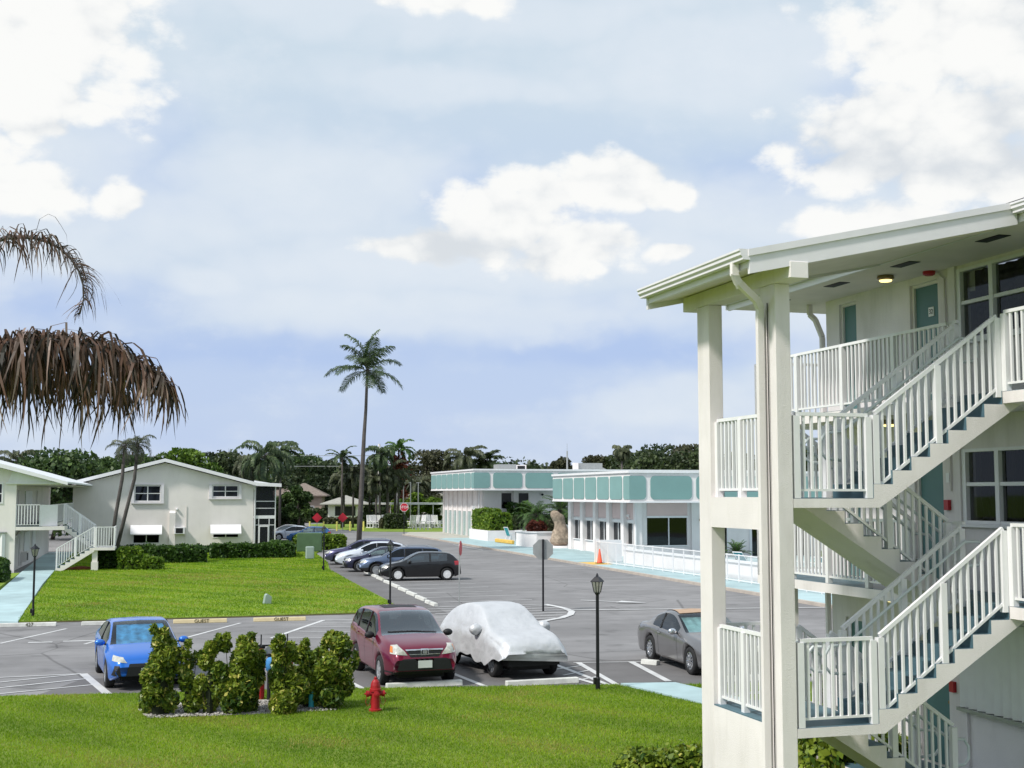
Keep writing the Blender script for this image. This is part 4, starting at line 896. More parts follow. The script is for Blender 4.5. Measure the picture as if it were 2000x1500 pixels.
# ================================================================== clubhouses with the turquoise fascia panels
def rrect(x0, x1, z0, z1, r, n=5):
    pts = []
    for cx, cz, a0 in ((x1 - r, z0 + r, -90), (x1 - r, z1 - r, 0), (x0 + r, z1 - r, 90), (x0 + r, z0 + r, 180)):
        for i in range(n + 1):
            a = R(a0 + 90 * i / n); pts.append((cx + r * math.cos(a), cz + r * math.sin(a)))
    return pts
def clubhouse(root, FX, FY, FX2, FY2, z0, z1, npan_side, pans_front, wx, wy):
    m = MB(); m.box(FX, FX2, FY, FY2, z0, z1 - 0.1); m.build('fascia', 'stucco_w', root)
    m = MB(); m.box(FX - 0.12, FX2, FY - 0.12, FY2, z1 - 0.098, z1 + 0.06); m.box(FX - 0.06, FX2, FY - 0.06, FY2, z0 - 0.10, z0 - 0.002); m.build('fascia_trim', 'white', root)
    st = (FY2 - FY - 1.3) / npan_side
    for i in range(npan_side):
        a = FY + 1.45 + i * st
        MB().prism(rrect(a, a + st - 0.28, z0 + 0.12, z1 - 0.3, 0.22), 'x', FX - 0.05, FX - 0.002).build('panel', 'teal', root)
    m = MB(); m.prism(rrect(FX - 0.05 - 0.3, FX + pans_front[0], z0 + 0.12, z1 - 0.3, 0.28), 'y', FY - 0.05, FY - 0.002)
    p = MB()                                                            # corner panel wraps round the corner
    q = [(x, z) for x, z in rrect(0, pans_front[0], z0 + 0.12, z1 - 0.3, 0.28)]
    poly = [(FX, z0 + 0.12)] + [(FX + x, z) for x, z in q if x > pans_front[0] / 2] + [(FX, z1 - 0.3)]
    p.prism(poly, 'y', FY - 0.05, FY - 0.002)
    poly = [(FY - 0.05, z0 + 0.12)] + [(FY + x, z) for x, z in rrect(-1, 1.17, z0 + 0.12, z1 - 0.3, 0.22) if x > 0.1] + [(FY - 0.05, z1 - 0.3)]
    p.prism(poly, 'x', FX - 0.05, FX - 0.002); p.build('panel', 'teal', root)
    x = FX + pans_front[0] + 0.32
    while x < FX2 - 1:
        MB().prism(rrect(x, x + pans_front[1], z0 + 0.12, z1 - 0.3, 0.3), 'y', FY - 0.05, FY - 0.002).build('panel', 'teal', root); x += pans_front[1] + 0.32
c1 = thing('clubhouse', 'single-storey white clubhouse with turquoise panels round its flat roof, beside the pool fence', 'building', (31.3, 83.7, 0.12), 0, base=(31.3, 83.7, 0.12))
clubhouse(c1, 29.9, 81.1, 56, 98.9, 4.02, 6.02, 6, (1.15, 3.0), 31.3, 83.7)
bays = [(84.0, 85.97), (86.83, 89.03), (89.94, 92.17), (93.01, 95.26), (96.16, 98.27)]
m = MB(); wall_cells(m, 31.5, 0.25, 83.9, 99.2, 0.12, 4.02, [(a, b, 1.0, 2.45) for a, b in bays], 'x')
wall_cells(m, 83.95, 0.25, 31.76, 56, 0.12, 4.02, [(32.2, 35.2, 0.95, 2.85), (36.35, 38.2, 0.13, 2.75), (40.0, 44.5, 0.13, 2.8)], 'y'); m.box(31.8, 56, 98.9, 99.15, 0.12, 4.0); m.box(34, 34.1, 86, 98, 0.2, 4.0); m.box(34, 55, 87.6, 87.7, 0.2, 4.0)
m.build('wall', 'stucco_w', c1)
for a, b in ((85.97, 86.83), (89.03, 89.94), (92.17, 93.01), (95.26, 96.16), (98.27, 99.23)):
    MB().box(31.2, 31.499, a, b - 0.25, 0.12, 4.015).build('pier', 'stucco_w', c1)
MB().box(31.2, 31.75, 83.7, 83.949, 0.12, 4.015).build('pier', 'stucco_w', c1)
MB().box(35.45, 36.2, 83.7, 83.949, 0.12, 4.015).build('pier', 'stucco_w', c1)
for a, b in bays:
    MB().box(31.43, 31.499, a + 0.05, b - 0.05, 2.75, 3.85).build('roller_shade', 'shade', c1)
    wf = MB(); wf.box(31.44, 31.56, a, b, 2.50, 2.68); wf.box(31.40, 31.56, a, b, 0.93, 1.0); wf.box(31.50, 31.56, (a + b) / 2 - 0.03, (a + b) / 2 + 0.03, 1.0, 2.45)
    w_ = wf.build('window', 'white', c1); MB().box(31.57, 31.575, a, b, 1.0, 2.45).build('pane', 'glass_d', w_)
    cu = MB(); cu.box(32.2, 32.25, a + 0.3, a + 0.9, 0.9, 2.5); cu.box(32.2, 32.25, b - 0.5, b - 0.2, 0.9, 2.5); cu.build('curtain', 'curtain', w_)
for a, b in ((32.2, 35.2), (36.35, 39.5)):
    MB().box(a, b, 83.88, 83.949, 3.0, 3.95).build('roller_shade', 'shade', c1)
wf = MB(); wf.box(32.15, 35.25, 83.87, 83.98, 2.86, 2.98); wf.box(33.8, 33.86, 83.96, 84.05, 0.95, 2.85); wf.box(32.15, 35.25, 83.85, 83.98, 0.88, 0.95)
w_ = wf.build('window', 'white', c1); MB().box(32.2, 35.2, 84.06, 84.065, 0.95, 2.85).build('pane', 'glass_d', w_)
df = MB(); df.box(36.3, 36.35, 83.9, 84.0, 0.12, 2.8); df.box(38.2, 38.28, 83.9, 84.0, 0.12, 2.8); df.box(36.35, 38.2, 83.9, 84.0, 2.75, 2.82); d_ = df.build('door', 'white', c1)
MB().box(36.35, 38.2, 84.06, 84.065, 0.13, 2.75).build('pane', 'glass_d', d_)
df = MB()
for x in (40.0, 41.35, 41.6, 42.95, 43.1, 44.5): df.box(x - 0.09, x + 0.09, 83.85, 84.0, 0.12, 2.8)
d_ = df.build('door', 'white', c1); MB().box(40.1, 44.4, 84.06, 84.065, 0.13, 2.8).build('pane', 'glass_d', d_)
m = MB(); m.tube([(31.25, 83.62, 0.2), (31.25, 83.62, 4.0)], 0.05, 6); m.build('downspout', 'white', c1)
m = MB(); m.lathe([(0.09, 0), (0.09, 0.2)], 8, (31.3, 85.2, 3.0), 'y'); m.bar((31.3, 85.3, 2.95), (31.45, 85.3, 2.75), 0.05); m.build('floodlight', 'white', c1)
m = MB(); m.box(36.0, 36.1, 83.5, 83.7, 2.62, 2.76); m.build('wall_lamp', 'brass', c1)

c2 = thing('clubhouse', 'far white clubhouse with vertical wall fins under turquoise roof panels', 'building', (30.5, 125.6, 0.11), 0, base=(30.5, 125.6, 0.11))
clubhouse(c2, 29.25, 123.6, 60, 145.0, 4.97, 6.93, 7, (1.6, 3.0), 30.5, 125.6)
m = MB(); wallw = []
for z0, z1 in ((3.05, 4.60), (0.9, 2.72)):
    for xa in (32.55, 34.35, 38.3, 40.1, 44.0, 45.8): wallw.append((xa, xa + 1.05, z0, z1))
wall_cells(m, 125.6, 0.25, 30.75, 60, 0.11, 4.95, wallw, 'y'); m.box(30.95, 31.2, 125.86, 145.3, 0.11, 4.95); m.box(31.3, 60, 145.05, 145.3, 0.11, 4.9); m.box(31.4, 59, 127.4, 127.5, 0.2, 4.9)
m.build('wall', 'stucco_w', c2)
m = MB()
fy = [126.0 + 2.35 * i for i in range(9)]
for y in fy: m.box(30.60, 30.95, y - 0.13, y + 0.13, 0.11, 4.94)
m.build('fin', 'stucco_w', c2)
for a, b in zip(fy, fy[1:]):
    MB().box(30.75, 30.949, a + 0.17, b - 0.17, 2.7, 4.93).build('upper_panel', 'stucco_w', c2)
    MB().box(30.78, 30.948, a + 0.17, b - 0.17, 0.12, 2.69).build('glass_panel', 'glass_t', c2)
for i, (xa, xb, z0, z1) in enumerate(wallw):
    wf = MB(); wf.box(xa - 0.05, xb + 0.05, 125.55, 125.62, z0 - 0.07, z0); w_ = wf.build('window', 'white', c2); MB().box(xa, xb, 125.68, 125.685, z0, z1).build('pane', 'glass_d', w_)
m = MB(); m.box(33.75, 34.15, 125.35, 125.6, 0.11, 4.95); m.box(39.5, 39.9, 125.35, 125.6, 0.11, 4.95); m.build('pilaster', 'stucco_w', c2)
MB().lathe([(0.12, 0), (0.10, 0.25)], 8, (36.8, 125.3, 4.45), 'y').build('floodlight', 'dark', c2)
m = MB(); m.tube([(30.6, 126.9, 4.9), (30.3, 126.9, 0.2)], 0.07, 6); m.box(30.0, 30.3, 127.5, 127.8, 3.0, 3.3); m.build('downspout', 'white', c2)
xa, xb, xc = at(973, 132), at(1008, 132), at(1028, 132)
m = MB(); m.box(xa, xb, 132, 134, 6.98, 7.66); m.build('rooftop_unit', 'steel', c2); m = MB(); m.box(xb + 0.02, xc, 132, 134, 6.98, 7.6); ru = m.build('rooftop_unit', 'stucco_w', c2); MB().box(xb + 0.15, xc - 0.15, 131.98, 131.998, 7.05, 7.5).build('grille', 'dark', ru)
xa, xb, xc, xd = at(1122, 130), at(1130, 130), at(1178, 130), at(1192, 130)
m = MB(); m.box(xa, xb, 130, 130.6, 6.98, 7.82); m.build('chimney', 'stucco_w', c2)
m = MB(); m.box(xb + 0.02, xc, 130.2, 132, 6.98, 7.80); m.prism([(xc + 0.01, 6.98), (xd, 6.98), (xc + 0.01, 7.35)], 'y', 130.2, 132); m.build('rooftop_unit', 'steel', c2)
ap = thing('antenna_mast', 'thin grey mast standing up behind the turquoise clubhouse roof', 'mast', (at(1108, 138), 138, 0)); MB().tube([(0, 0, 0), (0, 0, 6), (0, 0, 9.35)], [0.12, 0.11, 0.09], 6).build('pole', 'steel', ap); MB().bar((-0.01, 0, 9.3), (0.0, 0, 10.2), 0.03).build('aerial', 'steel', ap)

# ------------------------------------------------------------------ pool fence and low wall
gf = [(26.85, 79.0), (26.9, 77.0), (27.45, 66), (27.9, 50), (28.2, 40)]
pf = thing('pool_fence', 'long white pool fence of thin upright posts and mesh above the turquoise kerb', 'fence', (26.85, 79.0, 0.12), 0, base=(26.85, 79.0, 0.12))
m = MB(); mp_ = MB(); m2 = MB()
for (x, y), (x2, y2) in zip(gf, gf[1:]):
    L_ = math.hypot(x2 - x, y2 - y); n = max(1, int(round(L_ / 1.35)))
    m.bar((x, y, 1.45), (x2, y2, 1.45), 0.05, 0.05); m.bar((x, y, 0.2), (x2, y2, 0.2), 0.04, 0.04)
    for i in range(n):
        t = i / n; px, py = x + (x2 - x) * t, y + (y2 - y) * t
        po_ = MB().bar((px, py, 0.12), (px, py, 1.50), 0.055).build('post', 'white', pf)
    k = int(L_ / 0.11)
    for i in range(k):
        t = (i + 0.5) / k; px, py = x + (x2 - x) * t, y + (y2 - y) * t; mp_.bar((px, py, 0.2), (px, py, 1.45), 0.012)
m.build('rail', 'white', pf)
mp_.build('mesh_panel', 'white', pf)
m = MB(); m.box(26.7, 27.0, 79.0, 79.1, 0.12, 1.62); m.box(27.0, 28.5, 78.9, 79.0, 0.15, 1.55); m.build('gate_panel', 'white', pf)
pw_ = thing('pool_wall', 'low white stucco wall with a flat coping behind the pool fence', 'wall', (28.4, 78, 0.12), 0, base=(28.4, 78, 0.12))
m = MB(); m.prism([(28.3, 78), (28.55, 78), (29.35, 42), (29.1, 42)], 'z', 0.12, 0.95); m.build('wall', 'stucco_w', pw_)
m = MB(); m.prism([(28.2, 78.1), (28.65, 78.1), (29.45, 42), (29.0, 42)], 'z', 0.952, 1.05); m.build('coping', 'white', pw_)
# traffic cone
cn = thing('traffic_cone', 'orange traffic cone standing on the yellow kerb ramp by the pool fence', 'cone', (26.55, 77.6, 0.13))
MB().lathe([(0.19, 0.03), (0.17, 0.06), (0.035, 0.90), (0.02, 0.91)], 16).build('body', 'cone', cn, smooth=True); MB().box(-0.24, 0.24, -0.24, 0.24, 0, 0.03).build('base', 'dark', cn)
# planters
p1 = thing('planter', 'long white masonry planter holding two clipped golden shrubs', 'planter', (29.0, 119, 0.12), 0, base=(29.0, 119, 0.12))
m = MB(); m.box(29.0, 31.7, 117.0, 124.6, 0.12, 1.08); m.build('body', 'stucco_w', p1)
p2 = thing('planter', 'white round-fronted planter with date palms behind the stone sculpture', 'planter', (31.0, 104, 0.12), 0, base=(31.0, 104, 0.12))
m = MB(); m.prism([(28.9, 103.5), (29.6, 102.6), (34.0, 102.6), (36, 104), (36, 107.5), (29.6, 107.5), (28.9, 106.5)], 'z', 0.12, 1.30); m.build('body', 'stucco_w', p2)
m = MB(); m.prism([(28.8, 103.4), (29.55, 102.5), (34.05, 102.5), (36.1, 103.9), (36.1, 107.6), (29.55, 107.6), (28.8, 106.6)], 'z', 1.302, 1.40); m.build('rim', 'white', p2)
# stone sculpture
sc = thing('stone_sculpture', 'tall weathered brown stone sculpture on a low white plinth in front of the planter', 'sculpture', (31.2, 101.3, 0.12))
bm_ = bmesh.new(); bmesh.ops.create_icosphere(bm_, subdivisions=4, radius=1)
from mathutils import noise as mn
for v in bm_.verts:
    z = (v.co.z + 1) / 2; wd = 0.66 * (1 - 0.22 * z) * (1 + 0.25 * math.sin(z * 7))
    lean = -0.45 * z + 0.35 * math.sin(z * 3.0)
    x, y = v.co.x, v.co.y; rr = max(1e-3, math.hypot(x, y)); fl = min(1, rr * 1.35)
    v.co.x = x / rr * fl * wd * 1.15 + lean; v.co.y = y / rr * fl * wd * 1.0; v.co.z = z * 3.0
    if z > 0.72: v.co.x -= 0.15 * (z - 0.72)
    v.co += v.co.normalized() * 0.13 * mn.noise(v.co * 1.9) + Vector((1, 0, 0)) * 0.07 * mn.noise(v.co * 5)
for f in bm_.faces: f.smooth = True
me = bpy.data.meshes.new('body'); bm_.to_mesh(me); bm_.free(); link('body', me, M['stone'], sc)
MB().lathe([(1.3, 0), (1.25, 0.14), (0.9, 0.16)], 14).build('plinth', 'stucco_w', sc)
# patio chair, grills
def patio_chair(x, y, rzv, label, z=0.12, s=1.0):
    t = thing('patio_chair', label, 'chair', (x, y, z), rzv, 'white framed patio chairs')
    m = MB(); 
    for sy in (-0.28, 0.28):
        m.tube([(0.30, sy, 0), (0.26, sy, 0.62), (0.05, sy, 0.66), (-0.22, sy, 0.60)], 0.028, 6); m.tube([(-0.32, sy, 0), (-0.10, sy, 0.42), (-0.36, sy, 1.08)], 0.028, 6); m.tube([(-0.1, sy, 0.42), (0.28, sy, 0.42)], 0.022, 6)
    m.bar((-0.36, -0.28, 1.08), (-0.36, 0.28, 1.08), 0.04); m.build('frame', 'white', t)
    m = MB(); m.quad((-0.1, -0.26, 0.43), (0.27, -0.26, 0.43), (0.27, 0.26, 0.43), (-0.1, 0.26, 0.43)); m.build('seat', 'chairteal', t)
    m = MB(); m.quad((-0.11, -0.26, 0.46), (-0.11, 0.26, 0.46), (-0.35, 0.26, 1.05), (-0.35, -0.26, 1.05)); m.build('backrest', 'chairteal', t)
    t.scale = (s, s, s); return t
patio_chair(30.4, 114.2, R(15), 'teal sling patio chair with white arms at the end of the long planter', s=1.25)
ys = thing('wheel_stop', 'yellow round-topped barrier kerb between the long planter and the palm planter', 'wheel stop', (29.2, 111.6, 0.12), R(-88)); MB().box(-2.6, 2.6, -0.15, 0.15, 0, 0.34).build('body', 'yellow', ys, bevel=0.06)
bq = thing('barbecue_cover', 'large black covered grill behind the teal patio chair', 'grill', (33.4, 116, 0.12)); m = MB(); m.prism([(-1.5, 0), (1.3, 0), (1.45, 0.9), (0.9, 1.45), (-0.8, 1.5), (-1.5, 1.0)], 'y', -0.6, 0.6); m.build('cover', 'dark', bq, bevel=0.1)
bq = thing('grey_cover', 'grey draped cover beside the black grill', 'cover', (35.8, 115, 0.12)); m = MB(); m.prism([(-1.3, 0), (1.0, 0), (0.9, 1.2), (0.2, 1.55), (-0.9, 1.4)], 'y', -0.5, 0.5); m.build('cover', 'steel', bq, bevel=0.1)
# pool deck chairs seen over the wall
for i, (x, y, a, lb) in enumerate(((31.3, 66.0, 20, 'white pool lounger behind the fence, nearest to the dark door'), (32.2, 62.6, 35, 'white pool lounger left of the teal one'), (32.9, 59.6, 15, 'pool lounger with a teal sling behind the fence, right of the door'), (34.3, 55.5, 30, 'pool lounger seen through the railing of the stair'))):
    t = thing('pool_lounger', lb, 'lounger', (x, y, 0.12), R(a), 'white pool loungers behind the fence')
    m = MB()
    for sy in (-0.35, 0.35): m.tube([(1.0, sy, 0.02), (1.0, sy, 0.42), (-0.2, sy, 0.44), (-0.85, sy, 1.18)], 0.03, 6); m.tube([(-0.2, sy, 0.42), (-0.3, sy, 0)], 0.03, 6)
    m.bar((-0.85, -0.35, 1.18), (-0.85, 0.35, 1.18), 0.05); m.build('frame', 'white', t)
    m = MB(); m.quad((0.98, -0.33, 0.44), (0.98, 0.33, 0.44), (-0.2, 0.33, 0.46), (-0.2, -0.33, 0.46)); m.quad((-0.2, -0.33, 0.46), (-0.2, 0.33, 0.46), (-0.84, 0.33, 1.17), (-0.84, -0.33, 1.17)); m.build('sling', 'chairteal' if i != 1 else 'white', t)

# ================================================================== signs, lamps, bollards, small things
def lamp_post(x, y, label, h=2.62):
    t = thing('lamp_post', label, 'lamp post', (x, y, 0.04), 0, 'black lantern lamp posts')
    hp = h - 0.42
    MB().lathe([(0.055, 0), (0.055, 0.25), (0.04, 0.28), (0.038, hp - 0.06), (0.055, hp - 0.04), (0.07, hp)], 12).build('pole', 'black', t, smooth=False)
    MB().box(-0.10, -0.03, -0.04, 0.04, 0.12, 0.27).build('outlet_box', 'black', t)
    m = MB(); m.lathe([(0.075, hp), (0.13, hp + 0.25)], 4); m.build('lantern_glass', 'lamp', t)
    m = MB()
    for k in range(4):
        a = PI / 2 * k; m.bar((0.078 * math.cos(a), 0.078 * math.sin(a), hp), (0.135 * math.cos(a), 0.135 * math.sin(a), hp + 0.25), 0.016)
    m.lathe([(0.17, hp + 0.245), (0.165, hp + 0.262), (0.07, hp + 0.35), (0.035, hp + 0.37), (0.03, hp + 0.39), (0.012, hp + 0.44)], 4); m.build('lantern_frame', 'black', t)
    return t
lamp_post(9.62, 28.3, 'black lantern lamp post on the near lawn, right of the silver covered car')
lamp_post(8.67, 51.17, 'black lantern lamp post at the lawn corner in front of the black hatchback')
lamp_post(8.89, 75.72, 'black lantern lamp post beside the green transformer box, farthest along the drive')
lamp_post(-4.67, 50.34, 'black lantern lamp post beside the turquoise path on the left')
def octagon(m, r, y0, y1, zc): m.prism([(r * math.cos(R(22.5 + 45 * k)), zc + r * math.sin(R(22.5 + 45 * k))) for k in range(8)], 'y', y0, y1)
def stop_sign(x, y, rzv, label, h, r, text=True, pole='black'):
    t = thing('stop_sign', label, 'sign', (x, y, 0), rzv)
    MB().bar((0, 0, 0), (0, 0, h - 0.02), 0.075).build('pole', pole, t)
    m = MB(); octagon(m, r, -0.062, -0.048, h - r); m.build('sign_back', 'steel', t)
    m = MB(); octagon(m, r * 0.995, -0.068, -0.0625, h - r); f = m.build('sign_face', 'signwhite', t)
    m = MB(); octagon(m, r * 0.92, -0.073, -0.0685, h - r); m.build('red_field', 'signred', f)
    lettering('STOP', r * 0.78, M['signwhite'], f, (0, -0.075, h - r), (R(90), 0, 0), 0.002)
    return t
stop_sign(25.26, 140.3, R(-8), 'red stop sign facing us at the corner of the far clubhouse', 3.55, 0.50)
stop_sign(14.07, 47.87, R(180 - 16), 'stop sign seen from its grey back in the striped island', 2.78, 0.42)
t = thing('road_sign', 'round red road sign seen edge-on, on a thin grey pole beside the black hatchback', 'sign', (11.55, 51.4, 0), R(-15 + 82))
MB().bar((0, 0, 0), (0, 0, 2.5), 0.05).build('pole', 'steel', t); MB().lathe([(0.30, 0), (0.30, 0.015)], 20, (0, -0.045, 2.3), 'y').build('sign_back', 'steel', t); MB().lathe([(0.30, 0), (0.30, 0.012)], 20, (0, -0.06, 2.3), 'y').build('sign_face', 'signred', t)
for u, y, lb in ((620, 161, 'red diamond warning sign in front of the dark hedge, left of the hut'), (670, 161, 'red diamond warning sign in front of the small white hut')):
    t = thing('warning_sign', lb, 'sign', (at(u, y), y, 0), R(-12), 'red diamond warning signs')
    MB().bar((0, 0, 0), (0, 0, 1.2), 0.08).build('pole', 'steel', t); MB().prism([(0, 0.95), (0.62, 1.57), (0, 2.19), (-0.62, 1.57)], 'y', -0.08, -0.04).build('sign_face', 'signred', t)
for u, w_ in ((606, 'farthest left, beside the blue hatchback'), (632, 'second from the left'), (657, 'middle one of the five'), (682, 'fourth from the left'), (707, 'farthest right, behind the tall palm trunk')):
    t = thing('bollard', 'yellow post at the end of the drive, ' + w_, 'bollard', (at(u, 158), 158 - (u - 606) * 0.016, 0), 0, 'yellow posts across the end of the drive')
    MB().lathe([(0.11, 0), (0.11, 1.12), (0.06, 1.17)], 10).build('post', 'lemon', t)
# wheel stops
def wheel_stop(x, y, rzv, label, L=1.83, m='stop_w', group=None, text=None, z=0.0):
    t = thing('wheel_stop', label, 'wheel stop', (x, y, z), rzv, group)
    MB().prism([(-0.10, 0), (0.10, 0), (0.075, 0.13), (-0.075, 0.13)], 'x', -L / 2, L / 2).build('body', m, t, bevel=0.012)
    if text: lettering(text, 0.17, M['dryg'], t, (0.05, -0.098, 0.07), (R(78), 0, 0), 0.002)
    return t
wheel_stop(-4.5, 46.95, R(-1), 'white wheel stop at the far kerb, farthest left beside the turquoise path', text='427')
wheel_stop(-1.85, 46.85, R(-1), 'white wheel stop at the far kerb, behind the blue car', text='428')
wheel_stop(1.2, 46.75, R(-1), 'cream GUEST wheel stop at the far kerb, the left one of two', m='stop_y', text='GUEST')
wheel_stop(3.95, 46.7, R(-1), 'cream GUEST wheel stop at the far kerb, the right one of two', m='stop_y', text='GUEST')
wheel_stop(5.9, 29.95, R(5), 'white wheel stop in front of the maroon car')
wheel_stop(8.68, 29.62, R(6), 'white wheel stop in front of the silver covered car')
wheel_stop(13.55, 28.95, R(3), 'white wheel stop in front of the grey convertible')
wheel_stop(12.45, 32.3, R(-55), 'short white wheel stop beside the convertible rear wheel', L=0.5)
places = ['nearest the striped island', 'second from the striped island', 'third from the striped island', 'fourth from the striped island', 'fifth from the striped island', 'in front of the black hatchback', 'in front of the blue station wagon', 'at the dark blue sedan', 'left of the white car', 'in front of the white car', 'at the farthest dark car', 'beyond the farthest parked car']
for i in range(12):
    y = 51.9 + i * 2.55 + (0.3 if i > 5 else 0); wheel_stop(10.5 + 0.028 * (y - 52), y, R(91), 'white wheel stop in the row along the lawn, ' + places[i], L=1.75, group='white wheel stops along the lawn edge')
# hydrant
hy = thing('fire_hydrant', 'red fire hydrant on the near lawn in front of the maroon car', 'hydrant', (4.24, 26.74, 0.03))
MB().lathe([(0.13, 0), (0.13, 0.05), (0.095, 0.06), (0.088, 0.40), (0.12, 0.41), (0.12, 0.46), (0.105, 0.47), (0.10, 0.53), (0.08, 0.60), (0.045, 0.645), (0.03, 0.65), (0.03, 0.69), (0.02, 0.70)], 18).build('barrel', 'red', hy, smooth=False)
for s, ax in ((1, 'x'), (-1, 'x'), (-1, 'y')):
    pr = [(0.05, 0.06 * s), (0.05, 0.13 * s), (0.065, 0.135 * s), (0.065, 0.19 * s), (0.02, 0.20 * s), (0.02, 0.225 * s)]
    MB().lathe(pr, 12, (0, 0, 0.36), ax).build('outlet_cap', 'red', hy)
m = MB()
for s in (1, -1): m.tube([(0.17 * s, -0.02, 0.33), (0.21 * s, -0.03, 0.2), (0.17 * s, -0.03, 0.12), (0.11 * s, -0.02, 0.16), (0.10 * s, -0.01, 0.3)], 0.006, 5)
m.build('chain', 'red', hy)
# backflow valves behind the shrubs
def valve(x, y, label, box=False):
    t = thing('backflow_valve', label, 'valve', (x, y, 0.03), 0, 'red backflow valves with cross handles')
    m = MB(); m.lathe([(0.09, 0), (0.09, 0.7), (0.13, 0.72), (0.13, 0.78), (0.07, 0.8), (0.07, 1.02), (0.09, 1.04), (0.05, 1.1)], 12); m.build('body', 'red', t)
    m = MB(); m.tube([(0, 0, 1.08), (0, 0, 1.40)], 0.014, 6); m.bar((-0.22, 0, 1.16), (0.22, 0, 1.16), 0.035); m.bar((0, -0.2, 1.16), (0, 0.2, 1.16), 0.03); m.bar((-0.09, 0, 1.12), (0.09, 0, 1.12), 0.05, 0.05); m.build('handwheel', 'dark', t)
    if box: m = MB(); m.box(0.12, 0.28, -0.06, 0.06, 0.88, 0.98); m.build('switch_box', 'red', t)
valve(2.05, 28.9, 'red backflow valve with black cross handle and no side box, the left one')
valve(2.62, 28.9, 'red backflow valve with cross handle and side box, the right one', True)
t = thing('insulated_pipe', 'bright blue rounded pipe cover on a grey post among the shrubs', 'pipe', (2.27, 28.2, 0.03)); m = MB(); m.lathe([(0.10, 0.68), (0.165, 0.72), (0.17, 0.93), (0.12, 0.98)], 14); m.build('cover', 'valveblue', t, smooth=True); MB().tube([(0.03, 0, 0), (0.03, 0, 0.68)], 0.035, 8).build('post', 'steel', t)
t = thing('pipe_sleeve', 'turquoise upright pipe sleeve among the shrubs near the hydrant', 'pipe', (3.0, 27.45, 0.03)); MB().tube([(0, 0, 0), (0, 0, 0.62)], 0.06, 10).build('sleeve', 'tube_t', t)
t = thing('gate_valve', 'small dark valve wheel beside the blue pipe cover', 'valve', (2.22, 28.75, 0.03)); m = MB(); m.tube([(0, 0, 0), (0, 0, 1.0)], 0.04, 8); m.tube([(-0.22, 0, 0.97), (0.1, 0, 0.97)], 0.03, 6); m.build('body', 'dark', t); MB().lathe([(0.12, 0), (0.12, 0.03)], 12, (0.02, 0, 1.05), 'y').build('handwheel', 'steel', t)
# utility boxes
t = thing('transformer_box', 'olive green steel transformer box beside the clipped hedge', 'utility box', (10.75, 101.0, 0.05), R(-8)); m = MB(); m.box(-0.95, 0.95, -0.7, 0.7, 0, 1.45); m.build('cabinet', 'tgreen', t, bevel=0.03); MB().box(-0.90, 0.90, -0.715, -0.702, 0.1, 1.30).build('door', 'tgreen', t)
t = thing('utility_pedestal', 'small pale grey utility pedestal on the lawn below the transformer box', 'utility box', (9.55, 89.5, 0.05)); MB().box(-0.28, 0.28, -0.25, 0.25, 0, 0.85).build('cabinet', 'pgreen', t, bevel=0.05)
t = thing('utility_pedestal', 'leaning grey-green utility pedestal alone in the middle of the lawn', 'utility box', (4.0, 53.4, 0.05), R(10)); m = MB(); m.prism([(-0.16, 0), (0.14, 0), (0.16, 0.30), (-0.03, 0.42), (-0.10, 0.36)], 'y', -0.13, 0.13); m.build('cabinet', 'pgreen', t, bevel=0.012)
# far small buildings
def house(name, label, x, y, w, d, h, rh, wall, roof, rzv=0, ov=0.7, openings=()):
    t = thing(name, label, 'building', (x, y, 0), rzv)
    m = MB(); m.box(-w / 2, w / 2, -d / 2, d / 2, 0, h); m.build('wall', wall, t)
    a, b = w / 2 + ov, d / 2 + ov; r = max(0.0, a - b)
    m = MB(); m.add([(-a, -b, h), (a, -b, h), (a, b, h), (-a, b, h), (-r, 0, h + rh), (r + 0.01, 0, h + rh)], [(0, 1, 5, 4), (2, 3, 4, 5), (1, 2, 5), (3, 0, 4), (3, 2, 1, 0)]); m.box(-a, a, -b, b, h - 0.16, h - 0.002); m.build('roof', roof, t)
    for (xa, xb, za, zb) in openings:
        f = MB().box(xa, xb, -d / 2 - 0.05, -d / 2 - 0.002, za, zb).build('window', 'white', t); MB().box(xa + 0.1, xb - 0.1, -d / 2 - 0.07, -d / 2 - 0.051, za + 0.1, zb - 0.1).build('pane', 'dark2', f)
    return t
house('gatehouse', 'small white hut with a low grey hip roof behind the red diamond signs', at(676, 204), 204, 5.2, 5.0, 3.0, 1.3, 'stucco_w', 'greyroof', R(-12), 1.2, ((-1.6, 1.8, 1.0, 2.7),))
house('house', 'peach house with a brown hip roof among the trees behind the red diamond signs', at(594, 214), 214, 6.4, 6, 4.3, 2.0, 'housewall', 'brownroof', R(-12), 0.9, ((-1.8, -0.6, 1, 2.6), (0.8, 2.0, 1, 2.6)))
house('house', 'pale house with a brown hip roof, partly hidden by the gable block porch', at(548, 222), 222, 5.6, 6, 4.4, 1.9, 'housewall', 'brownroof', R(-12), 0.9, ((-1, 1, 1, 2.6),))
house('house', 'small white-walled house with a grey roof behind the car shelter', at(868, 192), 192, 9, 8, 4.4, 1.6, 'stucco_w', 'greyroof', R(-12), 0.9)
